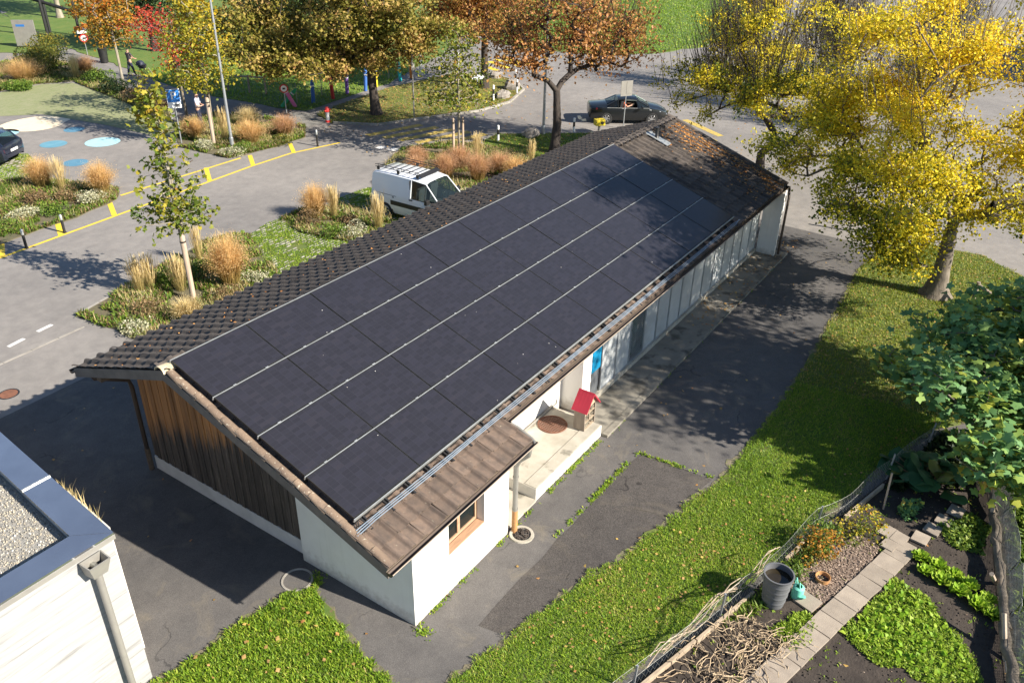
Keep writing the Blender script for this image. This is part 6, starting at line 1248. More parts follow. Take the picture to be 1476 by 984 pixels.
for (xa, ya), (xb, yb), ra, rb in (((3.3, -11.72), (5.9, -11.20), 0.10, 0.09), ((5.8, -11.26), (8.3, -10.74), 0.09, 0.085), ((8.2, -10.80), (10.9, -10.26), 0.085, 0.07)):
    b = MB(); m = 12; lr_ = random.Random(int(xa*10)); P = [(xa+(xb-xa)*k/m+lr_.gauss(0, 0.015), ya+(yb-ya)*k/m+lr_.gauss(0, 0.02), 0.16+0.10*abs(math.sin(xa+k*0.25))+lr_.gauss(0, 0.015)) for k in range(m+1)]; b.tube(P, [ra+(rb-ra)*k/m+lr_.gauss(0, 0.008) for k in range(m+1)], 10); b.build('log', 'bark_grey', nf, 60)
o, _ = wire_panel('netting', nl_, 0.50, 0.036, 0.007, -0.55, 'wire', nf, 0.05); o['kind'] = 'stuff'
for x, y, dx, dy in ((5.2, -11.35, 0.5, 0.25), (7.2, -10.95, -0.55, 0.18), (9.0, -10.62, 0.5, 0.15), (10.2, -10.4, -0.4, 0.1)):
    b = MB(); b.tube([(x, y, 0), (x+dx, y+dy, 0.62)], 0.045, 7); b.build('stake', 'wood_stake', nf, 50)
gp = MB(); gp.add([(0, 0, 0)], []) ; 
path = bpy.data.objects.new('garden_path', None); COL.objects.link(path); tag(path, 'concrete slab path through the vegetable garden', None, None, 'structure')
slab_me = MB().box(-0.235, 0.235, -0.24, 0.24, 0.0, 0.045).mesh('slab', 'slab'); d = Vector((0.968, -0.252)); nrm = Vector((0.252, 0.968)); pr_ = random.Random(5); ang = math.atan2(-0.252, 0.968)
def slab_at(x, y, a, sx=1, sy=1, me=slab_me):
    o = obj('slab', me, path); o.location = (x, y, 0.012+pr_.uniform(0, 0.012)); o.rotation_euler = (pr_.gauss(0, 0.012), pr_.gauss(0, 0.012), a+pr_.gauss(0, 0.02)); o.scale = (sx, sy, 1); return o
for i in range(-2, 11):
    c = Vector((2.24, -7.93))+d*(i*0.485); slab_at(c.x, c.y, ang)
for x, y in ((7.46, -8.80), (7.38, -9.06), (7.06, -8.93), (7.14, -9.24)): slab_at(x, y, ang, 0.8, 0.6)
for x, y in ((7.65, -9.43), (8.10, -9.59), (8.54, -9.74), (9.04, -9.91)): slab_at(x, y, ang+0.1, 0.75, 0.65)
slab_at(4.50, -7.98, ang, 0.8, 0.85)
# clods on the soil
cr = np.random.default_rng(61); P = scatter(GARDEN, 9000, cr); P = P[(P[:, 1] > -13) & (P[:, 0] < 12)]; n = len(P); s = cr.uniform(0.006, 0.026, n)
C = np.stack([P[:, 0], P[:, 1], np.full(n, 0.014)], 1); A = unit(cr.normal(0, 1, (n, 3))); B = unit(np.cross(A, cr.normal(0, 1, (n, 3)))); D = np.cross(A, B); S_ = s[:, None]
V = np.stack([C+A*S_*1.3, C-A*S_*1.3, C+B*S_, C-B*S_, C+D*S_, C-D*S_], 1).reshape(-1, 3); o_ = np.arange(n)[:, None]*6
F = np.concatenate([o_+f for f in ([0, 2, 4], [2, 1, 4], [1, 3, 4], [3, 0, 4], [2, 0, 5], [1, 2, 5], [3, 1, 5], [0, 3, 5])], 0)
obj('soil_clods', npmesh('soil_clods', V, F, 'soil'), None, label='clods of dark garden soil', kind='stuff')
CHIP = [(4.55, -7.60), (5.76, -7.50), (7.0, -8.35), (6.9, -8.78), (6.05, -8.75), (4.5, -8.2)]
sheet('woodchip_bed', rough_poly(CHIP, 0.2, 0.04, 3), 0.02, 'woodchip', label='wood chip mulch beside the garden path', thick=0.01)
cr = np.random.default_rng(62); litter('wood_chips', scatter(CHIP, 2600, cr), 0.02, 'vine_dry', (0.02, 0.055), cr, label='loose wood chips')
sg = np.random.default_rng(64); P = scatter(GARDEN, 1500, sg); P = P[(P[:, 1] > -13) & (P[:, 0] < 12)]; P = np.repeat(P, 5, 0)+sg.normal(0, 0.025, (len(P)*5, 2)); blades('seedlings', P, 0.012, 'salad_green', (0.02, 0.07), (0.012, 0.03), 1.3, sg, label='small weeds and seedlings on the garden soil')
P = scatter(GARDEN, 700, sg); P = P[(P[:, 1] > -13) & (P[:, 0] < 12)]; litter('dry_bits', P, 0.012, 'vine_dry', (0.02, 0.06), sg, label='dry stems and leaves lying on the soil')
def salad(name, poly, dens, h, w, mat, seed, label, z=0.015):
    r = np.random.default_rng(seed); P = scatter(rough_poly(poly, 0.2, 0.06, seed), int(area(poly)*dens), r); P = P[vnoise(P, 4.5, seed)+0.6*vnoise(P, 1.3, seed+3) > -0.85]; blades(name, P, z, mat, h, w, 1.3, r, label=label)
salad('salad_leaves', [(4.2, -8.72), (6.25, -9.28), (5.78, -10.1), (5.06, -10.8), (4.4, -11.1), (3.9, -10.2), (3.85, -9.2)], 2300, (0.03, 0.09), (0.02, 0.045), 'salad_green', 71, 'low salad greens covering the sunny bed')
salad('salad_leaves', [(4.2, -8.8), (6.2, -9.35), (5.7, -10.2), (4.4, -11.1), (3.9, -10.0)], 130, (0.08, 0.17), (0.05, 0.09), 'lettuce', 78, 'larger salad plants standing in the sunny bed')
salad('salad_leaves', [(3.45, -7.55), (3.95, -7.75), (4.22, -8.15), (3.7, -8.32), (3.1, -8.1)], 1900, (0.04, 0.11), (0.02, 0.045), 'salad_green', 72, 'bright greens beside the water barrel')
salad('salad_leaves', [(8.3, -9.7), (9.3, -10.2), (8.9, -10.6), (7.9, -10.6), (7.7, -10.05)], 900, (0.05, 0.14), (0.04, 0.09), 'shrub_green', 73, 'leafy greens in the shaded bed by the net')
salad('salad_leaves', [(3, -12.0), (10.5, -10.8), (12, -13), (4, -14)], 500, (0.08, 0.26), (0.04, 0.11), 'shrub_green', 74, 'leafy plants beyond the net')
salad('salad_leaves', [(3.0, -6.85), (6.6, -7.6), (6.2, -7.9), (4.6, -7.55), (3.6, -7.3)], 900, (0.06, 0.24), (0.015, 0.04), 'shrub_green', 75, 'weeds along the foot of the fence')
salad('salad_leaves', [(9.0, -8.5), (12, -9.1), (13, -11), (10, -9.8)], 600, (0.08, 0.3), (0.05, 0.12), 'leaf_dark', 76, 'dark undergrowth below the fig')
lr = np.random.default_rng(77)
def lettuce(label, x, y, w):
    t = thing('lettuce', label, 'lettuce', (x, y, 0.014), 0, 'lettuce heads beside the slab path'); V = []; F = []; C = []; k = 0
    for ring, (n, tilt, L) in enumerate(((9, 1.15, 0.5), (8, 0.8, 0.45), (6, 0.4, 0.36))):
        for i in range(n):
            a = 6.283*i/n+lr.random()*0.6; dr_ = np.array([math.cos(a), math.sin(a), 0]); sd = np.array([-dr_[1], dr_[0], 0]); m = 5; c0 = lr.random()
            for u in range(4):
                t_ = u/3; ctr = dr_*(L*w*t_*math.sin(tilt)*1.1)+np.array([0, 0, L*w*t_*math.cos(tilt)+0.02])
                for q in range(m):
                    f = (q/(m-1)-0.5)*2; V.append(ctr+sd*f*w*0.17*math.sin(0.5+t_*2.2)+np.array([0, 0, lr.normal(0, 0.018)*w/0.3+0.03*f*f*t_])); C.append(c0*0.5+t_*0.5)
            for u in range(3):
                for q in range(m-1): F.append((k+u*m+q, k+u*m+q+1, k+(u+1)*m+q+1, k+(u+1)*m+q))
            k += 4*m
    obj('leaves', npmesh('leaves', np.array(V), np.array(F), 'lettuce', np.array(C), True), t); b = MB(); b.lathe([(0.001, 0.0), (0.04*w/0.3, 0.01), (0.05*w/0.3, 0.06), (0.001, 0.10)], n=8); b.build('heart', 'mint' if False else 'lettuce', t, 60); return t
lp = [(7.02, -9.52), (6.98, -9.86), (6.88, -10.2), (6.74, -10.52), (6.58, -10.86), (6.66, -9.72), (6.55, -10.06), (6.46, -10.38), (6.3, -10.7), (6.16, -11.0)]
for i, (x, y) in enumerate(lp): lettuce(f'lettuce head, {("first", "second", "third", "fourth", "fifth")[i % 5]} from the slab path in the {"far" if i < 5 else "near"} row', x+lr.normal(0, 0.03), y+lr.normal(0, 0.03), lr.uniform(0.34, 0.46))
# dried bean vines
vr = random.Random(31); b = MB()
for i in range(230):
    x, y = vr.uniform(0.9, 3.5), 0; y = -6.55-(x-0.9)*0.22-vr.uniform(0.0, 0.95); a = vr.uniform(0, 6.28); pts = []; z = vr.uniform(0.02, 0.16)
    for k in range(7): pts.append((x, y, max(0.015, z))); a += vr.gauss(0, 0.6); x += 0.09*math.cos(a); y += 0.09*math.sin(a); z += vr.gauss(0, 0.03)
    b.tube(pts, vr.uniform(0.005, 0.011), 4, False)
tag(b.build('dry_vines', pm('vine_wood', (0.46, 0.35, 0.22), (0.33, 0.24, 0.15), 9, 0.85).name), 'heap of dried tan bean vines on the garden soil', None, None, 'stuff')
# barrel, can
br = thing('water_barrel', 'grey ribbed plastic water barrel beside the garden fence', 'barrel', (4.10, -7.42, 0.014)); b = MB(); prof = [(0.19, 0.0)]
for i in range(1, 40):
    z = i/40*0.74; prof.append((0.200+0.070*(z/0.74)**0.8+(0.007 if (i % 8) in (0, 1) and 4 < i < 34 else 0), z))
prof += [(0.285, 0.74), (0.29, 0.775), (0.262, 0.775), (0.258, 0.6), (0.21, 0.1)]; b.lathe(prof, n=36, cap0=True); b.build('shell', 'barrel_grey', br, 35)
pm('murky_water', (0.022, 0.017, 0.009), (0.032, 0.024, 0.013), 3, 0.12); b = MB(); b.lathe([(0.001, 0.64), (0.259, 0.64)], n=36); b.build('water', 'murky_water', br)
wc = thing('watering_can', 'mint green watering can standing behind the water barrel', 'watering can', (4.52, -7.76, 0.014), R(-60)); b = MB(); b.lathe([(0.11, 0), (0.115, 0.05), (0.11, 0.26), (0.10, 0.27), (0.065, 0.29), (0.06, 0.285)], n=20, cap0=True); b.build('body', 'mint', wc, 40)
b = MB(); b.tube([(0.0, 0.09, 0.25), (0, 0.20, 0.30), (0, 0.24, 0.22), (0, 0.20, 0.10), (0, 0.11, 0.06)], 0.015, 8); b.tube([(0, 0.05, 0.28), (0, 0.0, 0.37), (0, -0.07, 0.28)], 0.013, 8); b.build('handle', 'mint', wc, 50); b = MB(); b.tube([(0, -0.10, 0.06), (0, -0.24, 0.20), (0, -0.32, 0.30)], [0.03, 0.02, 0.015], 8); b.lathe([(0.015, 0), (0.045, 0.05), (0.001, 0.055)], (0, -0.32, 0.29), 10); b.build('spout', 'mint', wc, 50)
pt = thing('terracotta_ring', 'half buried brown pot rim in the wood chips', 'pot', (5.25, -8.05, 0.02)); b = MB(); b.lathe([(0.13, -0.05), (0.15, 0.10), (0.135, 0.10), (0.12, 0.0)], n=18); b.build('wall', 'rusty_pipe', pt, 40); b = MB(); b.lathe([(0.001, 0.02), (0.122, 0.02)], n=18); b.build('soil', 'soil', pt)
shrub('berry_shrub', 'small orange leaved shrub in the wood chips by the fence', 5.75, -7.85, 0.95, 0.75, 'leaf_orange', 81, 520, 0.06); shrub('currant_shrub', 'yellow green currant shrub behind the orange one', 6.9, -8.2, 1.0, 0.7, 'leaf_maple_yellow', 82, 620, 0.06); shrub('herb_shrub', 'leafy green shrub growing through the fence', 6.3, -7.62, 0.7, 0.7, 'shrub_green', 83, 420, 0.06); shrub('leek_clump', 'blue green leek clump beside the shaded slabs', 8.45, -9.05, 0.5, 0.4, 'leaf_fig', 84, 180, 0.10, cat='leek')
rb = thing('rhubarb', 'large leaved rhubarb plant in the shaded corner of the garden', 'rhubarb', (9.65, -9.15, 0.014)); r = np.random.default_rng(85); n = 34; az = r.random(n)*6.28; q = r.random(n)**0.6*0.85; C = np.stack([np.cos(az)*q, np.sin(az)*q, 0.5-0.28*q+r.uniform(-0.05, 0.15, n)], 1)
V, F, k = leaf_arrays(C, r.uniform(0.36, 0.60, n), r, up=1.1, fold=0.2, lobed=False, aspect=0.95)
ang_ = np.linspace(0, 6.2832, 13)[:-1]; Nn = unit(r.normal(0, 0.35, (n, 3))+np.array([0, 0, 1])); A = unit(np.cross(Nn, r.normal(0, 1, (n, 3)))); B = np.cross(Nn, A); sz = r.uniform(0.17, 0.30, n)[:, None]
pts = [C]+[C+(A*math.cos(t)+B*math.sin(t))*sz*(1+0.12*math.sin(5*t))-Nn*sz*(0.18+0.12*math.cos(3*t)) for t in ang_]; V = np.stack(pts, 1).reshape(-1, 3); o_ = np.arange(n)[:, None]*13; F = np.concatenate([o_+[0, 1+i, 1+(i+1) % 12] for i in range(12)], 0)
obj('leaves', npmesh('leaves', V, F, 'rhubarb', np.repeat(r.random(n), 13), True), rb); b = MB()
for c in C: b.tube([(0.1*c[0], 0.1*c[1], 0), (c[0]*0.6, c[1]*0.6, c[2]*0.7), tuple(c)], 0.014, 5)
b.build('stalks', 'shrub_stalk' if 'shrub_stalk' in MATS else pm('shrub_stalk', (0.24, 0.12, 0.06), (0.16, 0.14, 0.05), 5, 0.7).name, rb)
b = MB(); b.tube([(0, 0, 0), (0.08, 0.05, 0.95)], 0.022, 7); o = b.build('garden_stake', 'wood_stake'); o.location = (8.2, -8.55, 0); tag(o, 'thin wooden stake leaning beside the shaded slabs', 'stake')
# ---------------------------------------------------------------- planting beds beside the parking
def bedcover(poly, seed, label):
    r = np.random.default_rng(seed); A = area(poly)
    for mat, dens, h, w, th in (('shrub_green', 520, (0.05, 0.22), (0.03, 0.07), -0.30), ('shrub_brown', 480, (0.05, 0.20), (0.02, 0.05), -0.25), ('shrub_white', 240, (0.05, 0.18), (0.02, 0.05), 0.15), ('grass_straw', 260, (0.1, 0.42), (0.008, 0.016), 0.1)):
        P = scatter(poly, int(A*dens), r); P = P[vnoise(P, 1.5, seed+len(mat)) > th]
        if len(P): blades('ground_cover', P, 0.025, mat, h, w, 1.2, r, label=label)
sheet('park_corner', [(40.4, 103.2), (30.2, 68.2), (26.7, 55.2), (23.9, 51.8), (22.6, 54.8), (17.6, 60.0), (14.0, 80.0)], 0.02, 'turf_far', label='shaded park ground at the upper left corner')
for P_, s_, l_ in ((BED_A, 101, 'mixed ground cover in the bed of the young plane tree'), (BED_B, 102, 'mixed ground cover in the bed left of the van'), (BED_C, 103, 'mixed ground cover behind the van'), (BED_D, 104, 'mixed ground cover in the left bed'), (BED_E, 105, 'mixed ground cover in the bed of the lamp'), (BED_F, 106, 'mixed ground cover in the upper left bed')): bedcover(P_, s_, l_)
reed_grass('slim upright straw grass at the road side of the near bed, leftmost', 5.07, 13.92, 1.2, 0.5, 1); reed_grass('slim upright straw grass just right of the leftmost one in the near bed', 5.38, 13.75, 1.2, 0.5, 2); reed_grass('upright straw grass beside the young tree stake', 5.95, 13.0, 1.2, 0.6, 3); reed_grass('single tall slim grass left of the big orange clump', 7.73, 14.35, 1.35, 0.4, 4, 120)
cloud_grass('tall orange ornamental grass right of the young tree stake', 7.15, 12.0, 1.95, 1.67, 'grass_orange', 5, 1500); cloud_grass('arching straw coloured grass at the foot of the tree stake', 4.8, 11.1, 0.85, 1.32, 'grass_straw', 6, 700, heads=1.2)
shrub('shrub', 'pale white flowering shrub nearest the roof edge', 3.45, 11.75, 1.0, 0.45, 'shrub_white', 7, 900, 0.05); shrub('shrub', 'second pale shrub at the right end of the near bed', 8.15, 11.45, 1.0, 0.4, 'shrub_white', 8, 800, 0.05); shrub('shrub', 'bright green leafy shrub between the slim grasses', 5.75, 13.75, 0.9, 0.6, 'shrub_green', 9, 800, 0.07); shrub('shrub', 'brown seedy shrub before the tree stake', 4.45, 12.4, 1.1, 0.5, 'shrub_brown', 10, 900, 0.05); shrub('shrub', 'brown shrub below the orange grass in the near bed', 6.3, 11.3, 1.1, 0.5, 'shrub_brown', 11, 900, 0.05); shrub('shrub', 'dark green shrub behind the young tree', 7.1, 13.6, 0.9, 0.55, 'shrub_green', 12, 800, 0.06)
cloud_grass('orange ornamental grass in the bed left of the van', 13.2, 14.25, 1.45, 1.44, 'grass_orange', 13, 1300); reed_grass('upright straw grass in front of the van rear wheel', 13.77, 11.45, 1.35, 0.55, 14); reed_grass('thin straw grass just right of the orange clump near the van', 13.55, 13.6, 1.3, 0.45, 15)
shrub('shrub', 'dark reddish shrub at the left end of the van bed', 12.3, 13.95, 1.0, 0.65, 'shrub_brown', 16, 900, 0.05); shrub('shrub', 'green shrub low in the van bed', 12.35, 12.35, 1.0, 0.45, 'shrub_green', 17, 900, 0.06); shrub('shrub', 'pale shrub at the lower end of the van bed', 12.7, 11.45, 1.0, 0.45, 'shrub_white', 18, 900, 0.05); shrub('shrub', 'rusty low shrub in the middle of the van bed', 13.4, 12.7, 0.9, 0.4, 'shrub_brown', 19, 700, 0.05)
for i, (x, y, h, w, m_, l_) in enumerate(((19.2, 14.1, 1.15, 1.3, 'grass_pink', 'pinkish grass at the left end behind the van'), (19.9, 13.0, 1.35, 1.5, 'grass_pink', 'pinkish grass directly behind the van roof rack'), (20.6, 11.7, 1.4, 1.6, 'grass_pink', 'pinkish grass right behind the van windscreen'), (22.2, 11.6, 1.0, 1.5, 'grass_pink', 'pinkish grass at the right end by the roadside lawn'), (21.5, 13.4, 1.2, 1.6, 'grass_pink', 'pinkish grass at the foot of the twin stakes'), (21.7, 10.4, 1.2, 1.4, 'grass_orange', 'orange grass partly hidden by the shed roof'), (20.6, 15.2, 1.0, 1.3, 'grass_pink', 'pinkish grass nearest the crossing'))):
    cloud_grass(l_, x, y, h, w, m_, 30+i, 1100)
reed_grass('straw grass plume beside the twin stakes', 22.9, 13.4, 1.3, 0.5, 41); reed_grass('straw grass at the edge of the roadside lawn', 23.9, 11.0, 1.2, 0.4, 42, 120); shrub('shrub', 'pale shrub behind the van bonnet', 18.3, 10.6, 0.9, 0.5, 'shrub_white', 43, 600, 0.05); shrub('shrub', 'dark shrub in the shadow behind the van', 17.6, 14.4, 1.0, 0.6, 'shrub_green', 44, 700, 0.06)
cloud_grass('big orange grass clump behind the hatchback', 8.72, 26.0, 1.4, 1.67, 'grass_orange', 45, 1300); cloud_grass('orange grass clump at the right end of the left bed', 9.75, 23.3, 1.45, 1.55, 'grass_orange', 46, 1300); reed_grass('pale straw grass between two orange clumps in the left bed', 8.95, 24.9, 1.35, 0.6, 47)
for i, (x, y, m_, l_) in enumerate(((6.3, 23.1, 'shrub_white', 'large pale shrub low in the left bed'), (8.9, 22.9, 'shrub_white', 'pale shrub at the right tip of the left bed'), (7.6, 24.5, 'shrub_brown', 'brown shrub in the middle of the left bed'), (7.4, 22.5, 'shrub_green', 'green shrub at the road side of the left bed'), (6.9, 26.4, 'shrub_green', 'green shrub before the hatchback'), (5.2, 22.4, 'shrub_green', 'green shrub at the left edge of the picture'), (8.3, 23.6, 'shrub_brown', 'purple brown shrub below the straw grass'))): shrub('shrub', l_, x, y, 1.2, 0.45, m_, 50+i, 1000, 0.06)
cloud_grass('orange grass beside the parking sign', 17.2, 27.0, 1.15, 1.72, 'grass_orange', 60, 1100); cloud_grass('large orange grass right of the street lamp', 18.3, 24.0, 1.3, 1.95, 'grass_orange', 61, 1300); cloud_grass('orange grass at the right end of the lamp bed', 20.3, 23.8, 1.15, 1.72, 'grass_pink', 62, 1100); reed_grass('slim grass between stake and street lamp', 18.0, 25.6, 1.5, 0.5, 63); cloud_grass('greenish grass at the back of the lamp bed', 20.4, 26.6, 1.1, 1.61, 'grass_straw', 64, 800)
for i, (x, y, m_, l_) in enumerate(((16.5, 23.3, 'shrub_white', 'pale shrub at the foot of the street lamp'), (16.3, 25.1, 'shrub_white', 'pale shrub below the parking sign'), (17.4, 23.3, 'shrub_green', 'green shrub right of the lamp foot'), (19.3, 23.0, 'shrub_hedge', 'yellowish shrub along the lamp bed edge'), (19.5, 27.6, 'shrub_green', 'dark green shrub behind the lamp bed'))): shrub('shrub', l_, x, y, 1.1, 0.5, m_, 70+i, 800, 0.06)
cloud_grass('golden grass in front of the hedge at upper left', 18.7, 45.4, 1.5, 2.99, 'grass_orange', 80, 1400); cloud_grass('reddish grass beside the footpath at upper left', 22.4, 44.8, 1.2, 1.72, 'grass_pink', 81, 900); reed_grass('slim grass left of the reddish one at upper left', 21.0, 43.6, 1.4, 0.6, 82)
for i, (x, y, w, h, m_, l_) in enumerate(((20.4, 46.2, 3.0, 1.5, 'shrub_hedge', 'big rounded yellow green hedge at upper left'), (21.6, 48.8, 2.6, 1.6, 'shrub_hedge', 'hedge mound below the notice board'), (18.3, 49.2, 3.2, 1.5, 'shrub_hedge', 'hedge mound at the left picture edge'), (23.2, 50.8, 2.8, 1.7, 'shrub_hedge', 'dark end of the hedge beside the footpath'), (17.2, 43.6, 1.8, 0.6, 'shrub_green', 'low green shrub at the left edge of the upper bed'), (21.3, 41.6, 1.6, 0.9, 'shrub_green', 'dark shrub at the corner of the grass parking'), (20.7, 38.6, 1.6, 0.8, 'leaf_dark', 'dark shrub under the orange tree'), (20.0, 35.5, 1.6, 0.8, 'shrub_brown', 'brown shrub along the footpath'), (19.4, 33.0, 1.5, 0.7, 'shrub_brown', 'brown shrub left of the standing man'))): shrub('shrub', l_, x, y, w, h, m_, 90+i, 2200 if w > 2 else 1300, 0.10)
# ---------------------------------------------------------------- trees
def hcol(lo, hi, z0, z1): return lambda C, r: lo+(hi-lo)*np.clip((C[:, 2]-z0)/(z1-z0), 0, 1)
def stake(label, x, y, h, r=0.05):
    t = thing('tree_stake', label, 'stake', (x, y, 0.02)); b = MB(); b.lathe([(r, 0), (r, h-0.05), (r*0.7, h), (0.001, h)], n=9); b.build('post', 'wood_stake', t, 40); b = MB(); b.lathe([(r*1.1, h-0.25), (r*1.1, h-0.20)], n=9); b.build('tie', 'black_plastic', t); return t
make_tree('plane_tree', 'slender young plane tree with sparse leaves before the road', (5.75, 12.2, 0.02), (5.75, 12.2, 5.6), 0.062, [(5.75, 12.2, 2.9, 1.25, 1.15, 0.55), (5.75, 12.2, 3.7, 1.0, 0.95, 0.8), (5.75, 12.2, 4.9, 0.62, 0.62, 0.9), (5.75, 12.25, 6.1, 0.36, 0.42, 1.0), (5.72, 12.3, 6.75, 0.25, 0.3, 0.6), (5.62, 12.85, 6.0, 0.22, 0.26, 0.7)]+[(5.7, 12.4, 6.3, 0.34, 0.4, 0.9)]*3, 150, 12, 0.15, 'leaf_plane', 'bark_pale', 0.15, 201, lobed=True, shell=0.6, rtip=0.007, colour=lambda C, r: 0.50+0.06*(C[:, 2]-3), extra_tips=[(5.8, 12.25, 7.2), (5.5, 12.5, 6.7)], flare=1.1, taper=0.2)
stake('pale wooden stake holding the slender plane tree', 5.72, 12.08, 2.25, 0.085)
make_tree('maple_tree', 'yellow and green maple beside the street lamp', (17.14, 25.39, 0.02), (17.14, 25.4, 5.0), 0.07, [(17.1, 25.5, 3.6, 1.7, 1.7, 1.0), (17.1, 25.5, 5.2, 1.6, 1.6, 1.3), (17.1, 25.4, 6.8, 1.0, 1.0, 1.0)], 190, 26, 0.15, 'leaf_maple_yellow', 'bark_pale', 0.26, 202, hcol(0.35, 0.55, 2.5, 7), lobed=False)
stake('thick pale stake of the yellow maple', 17.05, 25.28, 2.3, 0.10)
make_tree('red_maple', 'small maple with scarlet leaves behind the yellow one', (19.2, 30.2, 0.02), (19.2, 30.3, 4.2), 0.07, [(19.1, 31.3, 4.6, 1.5, 1.5, 1.2), (19.4, 30.2, 3.4, 1.3, 1.3, 0.7)], 90, 20, 0.15, 'leaf_red', 'bark_grey', 0.28, 203, lambda C, r: 0.5+0*C[:, 2])
make_tree('orange_maple', 'maple with glowing orange crown at upper left', (21.6, 39.5, 0.02), (21.6, 39.6, 4.0), 0.08, [(21.7, 40.0, 3.6, 2.0, 2.0, 1.2), (21.7, 40.2, 5.0, 1.9, 1.9, 1.2), (21.7, 40.0, 6.2, 1.2, 1.2, 0.8)], 190, 30, 0.17, 'leaf_orange', 'bark_pale', 0.30, 204, hcol(0.25, 0.65, 2.3, 6))
make_tree('japanese_maple', 'low maple with orange red leaves at the upper left edge', (21.6, 57.6, 0.02), (21.6, 57.6, 1.4), 0.10, [(21.4, 57.4, 2.6, 2.2, 2.2, 1.1), (22.4, 58.6, 3.6, 1.8, 1.8, 1.0)], 130, 30, 0.2, 'leaf_orange', 'bark_grey', 0.28, 213, lambda C, r: 0.8+0*C[:, 2])
make_tree('oak_tree', 'large oak with brownish green crown beside the crossing', (26.2, 22.85, 0.05), (26.2, 23.0, 3.4), 0.27, [(25.2, 24.8, 3.9, 4.6, 4.4, 1.7), (24.6, 26.8, 4.2, 3.6, 3.2, 1.9), (26.4, 23.4, 6.6, 4.9, 4.9, 2.2), (27.8, 20.8, 4.4, 2.8, 2.6, 1.4), (22.6, 27.4, 3.2, 3.0, 2.8, 1.4), (21.6, 28.6, 4.6, 2.4, 2.4, 1.4), (24.6, 24.0, 2.9, 2.6, 2.4, 0.8), (26.5, 23.5, 9.2, 3.4, 3.4, 1.6)], 1500, 42, 0.19, 'leaf_oak', 'bark_dark', 0.27, 205, lambda C, r: 0.60+0.22*vnoise(C, 0.7, 4), rtip=0.013, clumps=(230, 1.05))
make_tree('brown_oak', 'oak with rusty brown crown at the far end of the dry lawn', (35.17, 21.87, 0.05), (35.2, 21.9, 3.6), 0.25, [(35.2, 22.3, 4.6, 3.4, 3.4, 1.5), (35.4, 22.0, 6.6, 3.6, 3.6, 1.8)], 520, 32, 0.19, 'leaf_rust', 'bark_dark', 0.38, 206, lambda C, r: 0.5+0.2*vnoise(C, 0.7, 6))
make_tree('rust_tree', 'forked tree with sparse rust leaves rising behind the roof', (26.2, 11.12, 0.05), (26.35, 11.25, 3.0), 0.24, [(25.6, 13.0, 5.4, 2.0, 2.2, 1.6), (27.6, 10.6, 5.6, 2.6, 2.4, 1.8), (29.4, 9.4, 5.6, 2.0, 2.0, 1.4), (26.6, 11.4, 7.6, 3.2, 3.2, 1.5), (24.8, 12.4, 4.4, 1.4, 1.6, 0.8), (28.6, 10.4, 4.5, 1.8, 1.8, 0.8)], 480, 24, 0.16, 'leaf_rust', 'bark_dark', 0.36, 207, lambda C, r: 0.55+0.2*vnoise(C, 0.8, 8), shell=0.8, expo=0.42, rtip=0.013, shoots=320, shoot_len=(0.8, 2.2), shoot_z=4.0)
make_tree('young_linden', 'slender young tree with light green leaves on twin stakes', (22.85, 14.5, 0.02), (22.85, 14.5, 4.6), 0.06, [(22.85, 14.6, 2.9, 1.9, 2.0, 0.7), (22.85, 14.6, 4.0, 1.6, 1.7, 0.9), (22.9, 14.6, 5.3, 0.9, 0.9, 0.9)], 150, 16, 0.15, 'leaf_plane', 'bark_pale', 0.22, 208, lambda C, r: 0.56+0*C[:, 2], flare=1.1, taper=0.25)
stake('left one of the twin stakes', 22.62, 14.62, 1.9, 0.055); stake('right one of the twin stakes', 23.05, 14.38, 1.9, 0.055)
et = np.random.default_rng(9); ex = np.stack([28.6+et.normal(0, 2.0, 150), 2.4+et.normal(0, 2.0, 150), et.uniform(5.2, 8.6, 150)], 1)
make_tree('hornbeam_tree', 'spreading tree with green and yellow leaves and bare upper twigs beyond the roof end', (28.3, 1.5, 0.0), (28.35, 1.6, 1.3), 0.26, [(28.6, 2.0, 3.1, 3.8, 3.8, 1.6), (30.0, -0.4, 3.6, 3.2, 2.8, 1.6), (29.4, 5.2, 3.7, 2.8, 2.6, 1.3), (28.8, 2.2, 5.0, 3.6, 3.6, 1.3), (29.2, 2.4, 6.6, 3.4, 3.6, 1.2)], 720, 40, 0.115, 'leaf_golden', 'bark_dark', 0.22, 209, lambda C, r: 0.34+0.30*vnoise(C, 0.8, 3)+0.05*(C[:, 2]-3), shell=0.6, expo=0.42, shoots=900, shoot_len=(1.0, 2.8), shoot_z=3.0, clumps=(80, 0.85))
et = np.random.default_rng(10); ex = np.stack([22.5+et.normal(0, 2.2, 120), -6.5+et.normal(0, 2.2, 120), et.uniform(7.0, 10.0, 120)], 1)
